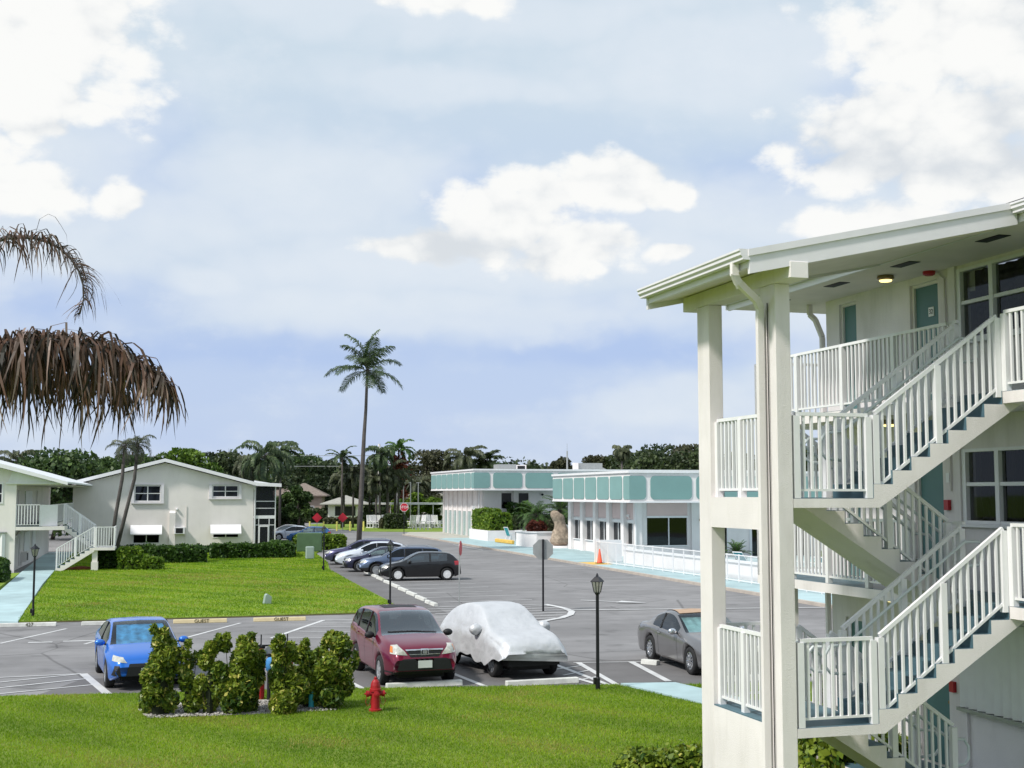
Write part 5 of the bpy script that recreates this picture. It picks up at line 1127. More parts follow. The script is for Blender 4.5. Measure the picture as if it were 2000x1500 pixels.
# shelter with chairs on the far lawn
sh = thing('picnic_shelter', 'long flat-roofed white shelter on thin posts, left of the far clubhouse', 'shelter', (at(820, 176), 176, 0.06), R(-10))
m = MB(); m.box(-6.5, 9, -2.5, 2.5, 3.0, 3.25); m.build('roof', 'white', sh)
for i in range(8):
    for yy in (-2.2, 2.2): MB().bar((-6 + i * 1.95, yy, 0), (-6 + i * 1.95, yy, 3.0), 0.12).build('post', 'white', sh)
def stack_chair(proto=None, x=0, y=0, rzv=0, label=''):
    if proto is None:
        t = thing('rocking_chair', label, 'chair', (x, y, 0.06), rzv, 'white rocking chairs on the far lawn')
        m = MB()
        for sx in (-0.3, 0.3): m.bar((sx, -0.5, 0.05), (sx, 0.5, 0.05), 0.06); m.bar((sx, -0.35, 0.05), (sx, -0.35, 0.65), 0.06); m.bar((sx, 0.3, 0.05), (sx, 0.45, 1.25), 0.06); m.bar((sx, -0.4, 0.65), (sx, 0.35, 0.62), 0.07, 0.05)
        m.build('frame', 'white', t); MB().box(-0.28, 0.28, -0.35, 0.3, 0.38, 0.43).build('seat', 'white', t)
        m = MB()
        for k in range(5): m.bar((-0.22 + 0.11 * k, 0.31, 0.42), (-0.22 + 0.11 * k, 0.46, 1.25), 0.07, 0.03)
        m.build('backrest', 'white', t); return t
    t = copy_tree(proto); t.location = (x, y, 0.06); t.rotation_euler = (0, 0, rzv); t['label'] = label; return t
rc = stack_chair(None, at(726, 168), 168, R(15), 'white rocking chair on the far lawn, first right of the tall palm trunk'); rc.scale = (1.35,) * 3
for i, u in enumerate((732, 739, 748, 757, 765, 771)):
    stack_chair(rc, at(u, 168 + (i % 2) * 1.5), 168 + (i % 2) * 1.5, R(10 + 25 * ((i * 7) % 5)), 'white rocking chair on the far lawn, %s one right of the tall palm trunk' % ('second third fourth fifth sixth seventh'.split()[i]))
for i, u in enumerate((803, 810, 816, 822, 828, 834, 840, 846, 852, 857)):
    stack_chair(rc, at(u, 166 + (i % 3)), 166 + (i % 3), R(200 + 31 * i), 'white garden chair by the shelter, %s from its left end' % ('first second third fourth fifth sixth seventh eighth ninth tenth'.split()[i]))
t = thing('bicycle_rack', 'pale tangle of a low metal bicycle rack on the far lawn before the shelter', 'rack', (at(825, 158), 158, 0.06)); m = MB()
for i in range(5): m.tube([(-1.2 + i * 0.5, 0, 0), (-1.2 + i * 0.5, 0.1, 0.7), (-0.9 + i * 0.5, 0.1, 0.8), (-0.8 + i * 0.5, 0, 0)], 0.05, 5)
m.build('frame', 'steel', t)
for u, y, h, lb in ((740, 178, 11.5, 'pale slender lamp pole among the palms'), (777, 178, 8.8, 'short pale pole just right of the palm trunks')):
    t = thing('light_pole', lb, 'pole', (at(u, y), y, 0)); MB().tube([(0, 0, 0), (0, 0, h)], 0.16, 8).build('pole', 'stucco_w', t)
for u, lb in ((788, 'left'), (802, 'middle'), (817, 'right')):
    t = thing('light_pole', 'thin grey light pole over the shelter, the %s of three' % lb, 'pole', (at(u, 180), 180, 0), 0, 'thin poles over the shelter'); MB().tube([(0, 0, 0), (0, 0, 6.2)], 0.07, 6).build('pole', 'steel', t); MB().bar((-0.3, 0, 6.1), (0.3, 0, 6.1), 0.1).build('lamp_head', 'steel', t)
t = thing('power_line', 'two thin power cables crossing behind the houses in front of the trees', 'cable', (at(590, 206), 206, 0)); m = MB()
for zz in (10.6, 8.9): m.tube([(-26, 0, zz - 0.3), (0, 0, zz), (14, 0, zz + 0.1)], 0.045, 4)
m.build('cable', 'steel', t); MB().tube([(-26, 0, 0), (-26, 0, 11)], 0.18, 6).build('pole', 'barkb', t)
# ================================================================== cars
def pl(pts, x):
    """smooth piecewise interpolation"""
    if x <= pts[0][0]: return pts[0][1]
    for (a, b), (c, d) in zip(pts, pts[1:]):
        if x <= c:
            t = (x - a) / (c - a); return b + (d - b) * t
    return pts[-1][1]
def smooth_pts(pts, k=3):
    for _ in range(k):
        q = [pts[0]]
        for (a, b), (c, d) in zip(pts, pts[1:]): q += [(a * .75 + c * .25, b * .75 + d * .25), (a * .25 + c * .75, b * .25 + d * .75)]
        q.append(pts[-1]); pts = q
    return pts
def carpaint(name, col, metal=0.35, rough=0.28):
    m = mat(name, col, rough, metal=metal, var=0.03, scale=2, coat=0.7, spec=0.4); return m
def make_car(label, cat, paint, S, loc, rzv, cover=False, group=None):
    """S: dict with L,W,top profile,belt profile,cowl,roof0,roof1,tail,wheels(x list),wr ; x=0 is the front bumper"""
    L_, W_, wr = S['L'], S['W'], S['wr']; hw = W_ / 2
    t = thing('car' if not cover else 'covered_car', label, cat, loc, rzv, group)
    OX = -L_ / 2
    top = smooth_pts(S['top'], 2); belt = smooth_pts(S['belt'], 2)
    def width(x):
        f = min(1, max(0, x / 0.75)); g = min(1, max(0, (L_ - x) / 0.55))
        return hw * (S.get('nose', 0.74) + (1 - S.get('nose', 0.74)) * math.sin(f * PI / 2) ** 0.75) * (0.84 + 0.16 * math.sin(g * PI / 2) ** 0.7)
    xs = sorted({round(v, 3) for v in list(np.linspace(0, L_, 84)) + [S['cowl'], S['roof0'], S['roof1'], S['tail']] + [a for w_ in S['side'] for a in w_]})
    ar = wr + 0.07
    def zlow(x):
        e = min(x, L_ - x); z = S.get('sill', 0.22) + max(0, 0.35 - e) * 0.35
        for wx in S['wheels']:
            d = abs(x - wx)
            if d < ar: z = max(z, wr + math.sqrt(ar * ar - d * d) * 0.98)
        return z
    rows = []; K = 0
    for x in xs:
        zt = pl(top, x); zb = min(pl(belt, x), zt - 0.03); zl = min(zlow(x), zb - 0.10); w0 = width(x)
        cab = max(0.0, zt - zb); yr = w0 * 0.95 - cab * S.get('tumble', 0.36)
        zs0 = S.get('sill', 0.22); flare = 0.0
        for wx in S['wheels']:
            d = abs(x - wx)
            if d < ar + 0.10: flare = max(flare, 0.022 * (1 - max(0, d - ar * 0.6) / (0.4 * ar + 0.10)))
        h = zb - zl
        P = [(w0 * 0.80, zl + 0.02), (w0 * 0.945 + flare, zl), (w0 * 0.965 + flare, zl + 0.05), (w0 * 0.985 + flare, zl + h * 0.40), (w0 + flare * 0.5, zl + h * 0.62), (w0 * 0.99, zl + h * 0.85), (w0 * 0.965, zb)]
        lip = min(0.02, cab * 0.2); rt = min(0.075, cab * 0.35)
        P += [(w0 * 0.955 - lip * 0.4, zb + lip)]
        a = P[-1]; b = (yr, zt - rt)
        for f in (0.33, 0.66): P.append((a[0] + (b[0] - a[0]) * f + 0.012 * math.sin(f * PI) * min(1, cab * 3), a[1] + (b[1] - a[1]) * f))
        P += [b, (yr - min(0.05, cab * 0.2 + 0.015), zt - rt * 0.35), (yr * 0.86, zt - rt * 0.12), (yr * 0.5, zt), (0, zt + 0.012)]
        K = len(P); rows.append(P)
    V = []; 
    for x, P in zip(xs, rows):
        for (y, z) in P: V.append((x + OX, -y, z))
        for (y, z) in reversed(P[:-1]): V.append((x + OX, y, z))
    n = 2 * K - 1
    if cover:
        rs = np.random.RandomState(3); A = np.array(V)
        A[:, 1] *= 1.04; out = []
        for i, x in enumerate(xs):
            for k in range(n):
                kk = min(k, n - 1 - k); vx, vy, vz = A[i * n + k]; s = 1 if vy > 0 else -1
                f = max(0, 1 - kk / 6.0)
                bottom = 0.36 + 0.07 * math.sin(x * 3.1 + s) + 0.09 * max(0, 1 - x / 0.9) - 0.04 * math.sin(x * 9)
                if kk <= 5: vz = bottom + (rows[i][6][1] - bottom) * kk / 6.0; vy = s * (width(x) * 1.05 + 0.05 * f + 0.03 * math.sin(x * 7 + 2 * s) * f)
                wv = mn.noise(Vector((x * 1.6, vy * 1.5, vz * 1.2))) * 0.014 + 0.016 * (1 - abs(mn.noise(Vector((x * 2.4 + vz * 2.2, vy * 2.6, vz * 0.8)))) * 2.2) * 0.6 + 0.012 * (1 - abs(mn.noise(Vector((x * 6 + vz * 4, vy * 5, vz * 2)))) * 2)
                vz += wv * (1 if kk > 9 else 0.25); vy += s * wv * (0.4 if kk > 9 else 1.2)
                if x < 0.5: zz_ = min(1, max(0, (vz - 0.4) / 0.5)); vx += -0.03 * (1 - x / 0.5) * math.sin(zz_ * PI) + 0.03 * mn.noise(Vector((vy * 5, vz * 4, 1)))
                out.append((vx, vy, vz))
        V = out
    F = {'body': [], 'windshield': [], 'rear_window': [], 'sl': [], 'sr': [], 'trim': []}
    def sidewin(xm):
        return any(a <= xm <= b for a, b in S['side'])
    for i in range(len(xs) - 1):
        xm = (xs[i] + xs[i + 1]) / 2
        for k in range(n - 1):
            kk = min(k, n - 2 - k); f = (i * n + k, (i + 1) * n + k, (i + 1) * n + k + 1, i * n + k + 1); tgt = 'body'
            if not cover:
                cabm = pl(top, xm) - pl(belt, xm)
                if 7 <= kk <= 9 and sidewin(xm) and cabm > 0.10: tgt = 'sl' if k < n / 2 else 'sr'
                elif kk == 10 and False: pass
                elif kk >= 11 and S['cowl'] + 0.04 < xm < S['roof0']: tgt = 'windshield'
                elif kk >= 11 and S['roof1'] < xm < S['tail'] - 0.03 and not S.get('soft'): tgt = 'rear_window'
                elif kk <= 1: tgt = 'trim'
                elif S.get('clad') and kk <= 2: tgt = 'trim'
            F[tgt].append(f)
    for i in (0, len(xs) - 1):
        o = i * n
        for k in range(K - 1): F['body'].append((o + k, o + k + 1, o + n - 2 - k, o + n - 1 - k) if i else (o + k, o + n - 1 - k, o + n - 2 - k, o + k + 1))
    def emit(nm, faces, m, parent, smooth=True, off=0.0):
        used = sorted({j for f in faces for j in f}); mp = {j: q for q, j in enumerate(used)}
        mb = MB(); mb.add([V[j] for j in used], [tuple(dict.fromkeys(mp[j] for j in f)) for f in faces])
        me = bpy.data.meshes.new(nm); me.from_pydata(mb.v, [], [f for f in mb.f if len(f) > 2]); bm = bmesh.new(); bm.from_mesh(me)
        bmesh.ops.remove_doubles(bm, verts=bm.verts, dist=1e-5)
        for f in bm.faces: f.smooth = smooth
        bm.to_mesh(me); bm.free(); return link(nm, me, m, parent)
    bf = [f for f in F['body']]
    if cover:
        capf = bf; body = emit('cover', bf, paint, t)
        sub = body.modifiers.new('s', 'SUBSURF'); sub.levels = 1; sub.render_levels = 1
    else:
        body = emit('body', F['body'], paint, t)
        emit('trim', F['trim'], 'dark' if S.get('clad') else paint, t)
        gm = S.get('glass', 'glass_d')
        emit('windshield', F['windshield'], S.get('wglass', gm), t)
        if F['rear_window']: emit('rear_window', F['rear_window'], gm, t)
        for q in ('sl', 'sr'):
            if F[q]: emit('side_window', F[q], gm, t)
        # window pillars
        for p in S.get('pillars', ()):
            z0, z1 = pl(belt, p), pl(top, p) - 0.075; w0 = width(p); cab = pl(top, p) - z0; yr = w0 * 0.95 - cab * S.get('tumble', 0.36)
            for s in (-1, 1): MB().bar((p + OX, s * (w0 * 0.955 + 0.006), z0 + 0.01), (p + OX + 0.02, s * (yr + 0.012), z1 + 0.005), 0.075, 0.02, up=(0, 1, 0)).build('pillar_trim', 'dark', t)
        m = MB(); i0 = S['cowl'] + 0.25; m.box(i0 + OX, S['tail'] - 0.25 + OX, -hw * 0.8, hw * 0.8, 0.5, pl(belt, (S['cowl'] + S['tail']) / 2) - 0.10)
        for sx in (S['roof0'] + 0.45, S['roof0'] + 1.25):
            if sx < S['tail'] - 0.6:
                for sy in (-0.38, 0.38): m.box(sx + OX, sx + OX + 0.14, sy - 0.22, sy + 0.22, 0.5, pl(top, sx) - 0.33); m.box(sx + OX + 0.02, sx + OX + 0.11, sy - 0.12, sy + 0.12, pl(top, sx) - 0.32, pl(top, sx) - 0.18)
        m.build('interior', 'dark2', t)
    m = MB(); m.box(0.35 + OX, L_ - 0.35 + OX, -hw * 0.62, hw * 0.62, 0.2, 0.55); m.box(0.1 + OX, L_ - 0.2 + OX, -hw * 0.8, hw * 0.8, 0.32, 0.5); m.build('underbody', 'rubber', t)
    # wheels
    for wx in S['wheels']:
        for s in (-1, 1):
            c = (wx + OX, s * (hw - 0.115), wr); tw = 0.105; dep = [(wr * 0.62, -tw), (wr * 0.93, -tw), (wr, -tw * 0.7), (wr, tw * 0.7), (wr * 0.93, tw), (wr * 0.66, tw * 1.02), (wr * 0.62, tw * 0.7)]
            if s < 0: dep = [(r, -z) for r, z in dep]
            wl = MB().lathe(dep, 28, (0, 0, 0), 'y').build('wheel', 'rubber', t, smooth=True, bevel=0); wl.location = c
            r = MB(); so = s * tw; ns = S.get('spokes', 5)
            r.lathe([(wr * 0.66, so * 0.72), (wr * 0.64, so * 0.95), (wr * 0.60, so * 0.97), (wr * 0.58, so * 0.70)], 28, (0, 0, 0), 'y')
            for k in range(ns):
                a = 2 * PI * k / ns + 0.3; d = Vector((math.cos(a), 0, math.sin(a))); sp_w = S.get('spw', 0.075)
                r.bar(Vector((0, so * 0.92, 0)) + d * 0.02, Vector((0, so * 0.90, 0)) + d * wr * 0.62, 0.03, sp_w, up=(0, 1, 0)) if False else None
                q = Vector((-d.z, 0, d.x)); i_, o_ = 0.045, wr * 0.62
                y0, y1 = so * 0.78, so * 0.93
                vs = [d * i_ - q * sp_w * 0.5, d * i_ + q * sp_w * 0.5, d * o_ + q * sp_w * 0.62, d * o_ - q * sp_w * 0.62]
                r.add([(p.x, y0, p.z) for p in vs] + [(p.x, y1, p.z) for p in vs], [(0, 1, 2, 3), (4, 5, 6, 7), (0, 1, 5, 4), (1, 2, 6, 5), (2, 3, 7, 6), (3, 0, 4, 7)])
            r.lathe([(0.055, so * 0.7), (0.06, so * 0.94), (0.03, so * 1.0)], 12, (0, 0, 0), 'y')
            r.build('rim', S.get('rim', 'silver'), wl)
            MB().lathe([(wr * 0.6, so * 0.3), (wr * 0.6, so * 0.32)], 20, (0, 0, 0), 'y').build('brake_disc', 'dark', wl)
    if cover: return t
    # surface-projected details
    allf = F['body'] + F['windshield'] + F['rear_window'] + F['sl'] + F['sr'] + F['trim']
    bvh = BVHTree.FromPolygons([Vector(v) for v in V], [f for f in allf if len(set(f)) == len(f)])
    def decal(nm, poly, axis, m, off=0.006, sub=4, parent=None, mirror=False, lean=0.0):
        """outline on a plane, projected onto the body. axis 'f' front (y,z), 'r' rear (y,z), 'l' -y side (x,z)"""
        obs = []
        for s in ((1, -1) if mirror else (1,)):
            bm = bmesh.new(); vs = [bm.verts.new((a, b, 0)) for a, b in poly]; fc = bm.faces.new(vs)
            bmesh.ops.triangulate(bm, faces=bm.faces[:])
            for _ in range(sub):
                lng = [e for e in bm.edges if e.calc_length() > 0.06]
                if not lng: break
                bmesh.ops.subdivide_edges(bm, edges=lng, cuts=1); bmesh.ops.triangulate(bm, faces=[f for f in bm.faces if len(f.verts) > 3])
            okk = True
            for v in bm.verts:
                a, b = v.co.x, v.co.y
                if axis == 'f': o = Vector((OX - 2, a * s, b)); d = Vector((1, -lean * s * (1 if a > 0 else -1), 0)) ; o.y += 2 * lean * s * (1 if a > 0 else -1) if lean else 0
                elif axis == 'r': o = Vector((-OX + 2, a * s, b)); d = Vector((-1, 0, 0))
                elif axis == 't': o = Vector((a + OX, b * s, 3)); d = Vector((0, 0, -1))
                else: o = Vector((a + OX, -3 * s, b)); d = Vector((0, s, 0))
                h = bvh.ray_cast(o, d.normalized())
                if h[0] is None:
                    hh = bvh.find_nearest(o + d * 2); p, nn = hh[0], hh[1]
                else: p, nn = h[0], h[1]
                if nn.dot(d) > 0: nn = -nn
                v.co = p + nn * off
            for f in bm.faces: f.smooth = False
            me = bpy.data.meshes.new(nm); bm.to_mesh(me); bm.free(); obs.append(link(nm, me, m, parent or t))
        return obs
    for d in S.get('decals', ()): decal(*d[:4], **(d[4] if len(d) > 4 else {}))
    # mirrors, handles
    mx, mz = S['cowl'] + 0.42, pl(belt, S['cowl'] + 0.5) + 0.09
    for s in (-1, 1):
        bmr = bmesh.new(); bmesh.ops.create_icosphere(bmr, subdivisions=2, radius=1)
        for v in bmr.verts: v.co = Vector((v.co.x * 0.085 + mx + OX + (0.05 if v.co.x > 0 else 0) * 0, v.co.y * 0.125 + s * (hw + 0.075), v.co.z * 0.085 + mz))
        for f in bmr.faces: f.smooth = True
        me = bpy.data.meshes.new('mirror'); bmr.to_mesh(me); bmr.free(); mo = link('mirror', me, S.get('mirror', paint), t)
        MB().bar((mx + OX, s * (hw * 0.9), mz - 0.05), (mx + OX, s * (hw + 0.02), mz - 0.03), 0.04).build('arm', 'dark', mo)
    for hx in S.get('handles', ()):
        for s in (-1, 1):
            zz = pl(belt, hx) - 0.10; MB().bar((hx + OX - 0.09, s * (width(hx) * 0.995 + 0.012), zz), (hx + OX + 0.09, s * (width(hx) * 0.995 + 0.012), zz), 0.022, 0.03, up=(0, 0, 1)).build('handle', S.get('handlem', paint), t)
    for dx in S.get('doors', ()):
        decal('door_seam', [(dx - 0.006, 0.30), (dx + 0.006, 0.30), (dx + 0.012, pl(belt, dx) - 0.02), (dx, pl(belt, dx) - 0.02)], 'l', 'dark', off=0.003, mirror=True)
    if S.get('rack'):
        m = MB()
        for s in (-1, 1):
            yy = s * (hw * 0.95 - 0.62 * S.get('tumble', 0.36)) * 0.93; pts = [(S['roof0'] + 0.25 + i * 0.3 + OX, yy, pl(top, S['roof0'] + 0.25 + i * 0.3) + (0.06 if 0 < i < S['rack'] else 0.01)) for i in range(S['rack'] + 1)]
            m.tube(pts, 0.02, 6)
        for xx in (1, S['rack'] - 1): m.bar((S['roof0'] + 0.25 + xx * 0.3 + OX, -abs(yy), pl(top, S['roof0'] + 0.8) + 0.06), (S['roof0'] + 0.25 + xx * 0.3 + OX, abs(yy), pl(top, S['roof0'] + 0.8) + 0.06), 0.03, 0.02)
        m.build('roof_rack', S.get('rackm', 'silver'), t)
    return t
def common(hl, tl, plate=None, grille=None, chin=None):
    d = [('headlight', hl[0], 'f', 'headl', dict(mirror=True, lean=hl[1]))]
    if tl: d.append(('taillight', tl, 'l', 'taill', dict(mirror=True)))
    if grille: d.append(('grille', grille, 'f', 'dark', {}))
    if chin: d.append(('lower_grille', chin, 'f', 'dark', {}))
    if plate: d.append(('number_plate', plate, 'f', 'plateb', dict(off=0.02)))
    return d
M['headl'] = mat('headlamp_lens', (0.62, 0.62, 0.56), 0.12, var=0.2, scale=14, coat=1.0)
M['taill'] = mat('tail_lamp_red', (0.45, 0.01, 0.02), 0.15, coat=1.0)
M['amber'] = mat('amber_reflector', (0.75, 0.22, 0.03), 0.2, coat=1.0)
def box4(x0, x1, z0, z1): return [(x0, z0), (x1, z0), (x1, z1), (x0, z1)]

# --- maroon compact SUV
suv = dict(L=4.55, W=1.82, wr=0.345, sill=0.27, clad=False, nose=0.80, tumble=0.30,
    top=[(0, 0.66), (0.03, 0.86), (0.15, 0.96), (0.5, 1.05), (1.0, 1.12), (1.18, 1.15), (1.5, 1.34), (1.88, 1.60), (2.15, 1.655), (2.8, 1.68), (3.5, 1.65), (3.95, 1.58), (4.2, 1.45), (4.42, 1.12), (4.52, 0.95), (4.55, 0.6)],
    belt=[(0, 0.60), (0.15, 0.80), (0.7, 0.93), (1.2, 1.0), (2.2, 1.05), (3.2, 1.12), (3.8, 1.20), (4.3, 1.12), (4.55, 0.9)],
    cowl=1.08, roof0=2.0, roof1=4.02, tail=4.42, side=[(1.42, 2.36), (2.43, 3.30), (3.38, 3.98)], pillars=(2.40, 3.34), wheels=(0.88, 3.50), mirror='dark', handles=(2.35, 3.2), doors=(1.45, 2.42, 3.28), spokes=5, spw=0.085,
    glass='glass_d', wglass='glass_g',
    decals=[('headlight', [(0.42, 0.76), (0.86, 0.80), (0.86, 0.98), (0.70, 0.99), (0.50, 0.86)], 'f', 'headl', dict(mirror=True, lean=0.35)),
            ('indicator', [(0.78, 0.82), (0.86, 0.83), (0.86, 0.96), (0.80, 0.95)], 'f', 'amber', dict(mirror=True, lean=0.35, off=0.012)),
            ('grille', [(-0.44, 0.86), (-0.34, 0.72), (0.34, 0.72), (0.44, 0.86)], 'f', 'dark', {}), ('grille_bar', [(-0.46, 0.885), (-0.44, 0.86), (0.44, 0.86), (0.46, 0.885)], 'f', 'chrome', dict(off=0.016)), ('grille_bar', [(-0.38, 0.785), (-0.36, 0.765), (0.36, 0.765), (0.38, 0.785)], 'f', 'chrome', dict(off=0.016)),
            ('lower_grille', [(-0.66, 0.42), (0.66, 0.42), (0.60, 0.64), (0.5, 0.68), (-0.5, 0.68), (-0.60, 0.64)], 'f', 'dark', dict(off=0.01)),
            ('bumper_trim', [(-0.86, 0.28), (0.86, 0.28), (0.86, 0.40), (-0.86, 0.40)], 'f', 'dark', dict(off=0.012)),
            ('number_plate', box4(-0.17, 0.17, 0.47, 0.64), 'f', 'plateb', dict(off=0.03)), ('taillight', [(4.28, 0.95), (4.42, 0.95), (4.35, 1.35), (4.24, 1.35)], 'l', 'taill', dict(mirror=True)),
            ('badge', [(-0.10, 0.755), (0.10, 0.755), (0.09, 0.89), (-0.09, 0.89)], 'f', 'chrome', dict(off=0.022)), ('badge_field', [(-0.078, 0.775), (0.078, 0.775), (0.07, 0.87), (-0.07, 0.87)], 'f', 'dark', dict(off=0.026)),
            ('badge_letter', [(-0.05, 0.78), (-0.03, 0.78), (-0.025, 0.815), (0.025, 0.815), (0.03, 0.78), (0.05, 0.78), (0.045, 0.868), (0.028, 0.868), (0.024, 0.832), (-0.024, 0.832), (-0.028, 0.868), (-0.045, 0.868)], 'f', 'chrome', dict(off=0.031)),
            ('sunroof', box4(2.35, 2.95, -0.42, 0.42), 't', 'dark', dict(off=0.004)), ('wiper', [(1.16, -0.6), (1.20, -0.6), (1.26, 0.6), (1.22, 0.6)], 't', 'dark', dict(off=0.012))])
HEAD = R(90)   # front of a car (its -x end) turned to face -y
M['maroon'] = carpaint('maroon_metallic_paint', (0.17, 0.009, 0.034))
make_car('maroon compact SUV parked nose-in beside the silver covered car', 'car', M['maroon'], suv, (5.72, 32.05, 0), HEAD + R(4))
# --- blue SUV/sedan with sunshade
M['blue'] = carpaint('bright_blue_paint', (0.02, 0.16, 0.62), 0.3)
bl = dict(L=4.6, W=1.80, wr=0.335, sill=0.22, nose=0.80, tumble=0.36,
    top=[(0, 0.55), (0.05, 0.74), (0.3, 0.84), (0.8, 0.93), (1.1, 0.97), (1.55, 1.18), (2.05, 1.40), (2.4, 1.44), (3.0, 1.42), (3.5, 1.33), (4.1, 1.08), (4.5, 1.0), (4.6, 0.6)],
    belt=[(0, 0.5), (0.3, 0.70), (0.9, 0.84), (1.6, 0.90), (3.0, 0.96), (3.9, 1.0), (4.6, 0.9)],
    cowl=1.02, roof0=2.12, roof1=3.2, tail=4.05, side=[(1.45, 2.5), (2.57, 3.6)], pillars=(2.53,), wheels=(0.87, 3.57), handles=(2.5, 3.4), doors=(1.5, 2.55), spokes=10, spw=0.03, glass='glass_d', wglass='glass_c',
    decals=[('headlight', [(0.48, 0.64), (0.88, 0.68), (0.88, 0.80), (0.60, 0.76)], 'f', 'headl', dict(mirror=True, lean=0.35)), ('grille', [(-0.5, 0.34), (0.5, 0.34), (0.42, 0.62), (-0.42, 0.62)], 'f', 'dark', {}),
            ('air_intake', [(0.60, 0.34), (0.80, 0.36), (0.74, 0.58), (0.64, 0.58)], 'f', 'dark', dict(mirror=True)), ('number_plate', box4(-0.16, 0.16, 0.40, 0.52), 'f', 'plateb', dict(off=0.03))])
bc = make_car('bright blue car with a blue sunshade, partly hidden by the shrub row', 'car', M['blue'], bl, (-0.62, 33.35, 0), HEAD + R(7))
m = MB(); rs_ = np.random.RandomState(4)
def sunshade(root, S, mt, w=0.62, k=8):
    m = MB(); OXs = -S['L'] / 2; P = []
    for i in range(k + 1):
        f = i / k; x = S['cowl'] + 0.18 + f * (S['roof0'] - S['cowl'] - 0.15); z = pl(smooth_pts(S['top'], 2), x) - 0.075
        P.append([(x + OXs + (0.04 if j % 2 else 0), (-w + 2 * w * j / 10) * (1 - 0.12 * f), z - 0.02) for j in range(11)])
    V_ = [p for r in P for p in r]; m.add(V_, [(i * 11 + j, i * 11 + j + 1, (i + 1) * 11 + j + 1, (i + 1) * 11 + j) for i in range(k) for j in range(10)])
    m.build('sunshade', mt, root)
sunshade(bc, bl, 'shadeblue')
# --- silver covered car
M['cover'] = mat('silver_car_cover', (0.64, 0.65, 0.67), 0.42, metal=0.3, var=0.06, scale=2.5, bump=0.5, bscale=2.2, bdist=0.12)
cv = dict(L=4.75, W=1.70, wr=0.33, nose=0.93, tumble=0.34,
    top=[(0, 0.62), (0.04, 0.84), (0.3, 0.98), (0.9, 1.08), (1.25, 1.15), (1.7, 1.42), (2.1, 1.60), (2.5, 1.66), (3.2, 1.64), (3.9, 1.48), (4.5, 1.12), (4.7, 0.95), (4.75, 0.6)],
    belt=[(0, 0.55), (0.3, 0.80), (0.9, 0.94), (1.6, 1.0), (3.2, 1.06), (4.2, 1.02), (4.75, 0.85)], cowl=1.2, roof0=2.1, roof1=3.3, tail=4.3, side=[], wheels=(0.85, 3.75), spokes=7, spw=0.05)
ct = make_car('car under a wrinkled silver fabric cover, between the maroon car and the lamp post', 'car', M['cover'], cv, (8.42, 32.75, 0), HEAD + R(8), cover=True)
for s in (-1, 1):
    b_ = bmesh.new(); bmesh.ops.create_icosphere(b_, subdivisions=3, radius=1)
    for v in b_.verts:
        v.co = Vector((v.co.x * 0.14 - 2.375 + 1.62, v.co.y * 0.17 + s * 0.95, v.co.z * 0.14 + 1.10)); v.co += Vector((1, 1, 1)) * 0.03 * mn.noise(v.co * 6)
    for f in b_.faces: f.smooth = True
    me = bpy.data.meshes.new('mirror_pocket'); b_.to_mesh(me); b_.free(); link('mirror_pocket', me, M['cover'], ct)
# --- grey convertible with tan roof
M['greyp'] = carpaint('dark_grey_metallic_paint', (0.21, 0.205, 0.21), 0.6)
M['tanroof'] = mat('tan_soft_top', (0.47, 0.33, 0.23), 0.85, var=0.08, scale=5, bump=0.2)
gv = dict(L=4.9, W=1.84, wr=0.345, sill=0.22, nose=0.80, tumble=0.40, soft=True,
    top=[(0, 0.55), (0.05, 0.70), (0.3, 0.82), (0.9, 0.92), (1.45, 0.98), (1.9, 1.20), (2.3, 1.38), (2.7, 1.44), (3.2, 1.40), (3.7, 1.22), (3.95, 1.06), (4.2, 1.03), (4.75, 0.98), (4.88, 0.85), (4.9, 0.55)],
    belt=[(0, 0.5), (0.3, 0.66), (0.9, 0.82), (1.6, 0.88), (3.0, 0.95), (3.9, 1.0), (4.9, 0.8)],
    cowl=1.4, roof0=2.3, roof1=3.2, tail=3.95, side=[(1.8, 2.9), (2.98, 3.5)], pillars=(2.94,), wheels=(0.93, 3.68), handles=(2.95,), handlem='chrome', mirror='chrome', doors=(1.75, 3.05), spokes=10, spw=0.035, glass='glass_c', wglass='glass_c', rim='chrome',
    decals=[('headlight', [(0.50, 0.62), (0.88, 0.66), (0.88, 0.78), (0.62, 0.75)], 'f', 'headl', dict(mirror=True, lean=0.4)), ('lower_grille', [(-0.55, 0.32), (0.55, 0.32), (0.5, 0.46), (-0.5, 0.46)], 'f', 'dark', {}), ('grille_bar', box4(-0.5, 0.5, 0.38, 0.40), 'f', 'chrome', dict(off=0.02)), ('grille', [(-0.3, 0.56), (0.3, 0.56), (0.32, 0.66), (-0.32, 0.66)], 'f', 'dark', {}),
            ('soft_top', [(2.34, -0.58), (2.34, 0.58), (2.7, 0.56), (3.2, 0.55), (3.9, 0.62), (3.9, -0.62), (3.2, -0.55), (2.7, -0.56)], 't', 'tanroof', dict(off=0.018, sub=5))])
gc = make_car('dark grey convertible with a tan soft top, beside the stair tower', 'car', M['greyp'], gv, (13.60, 31.75, 0), HEAD + R(0))
sunshade(gc, gv, 'shadefoil')
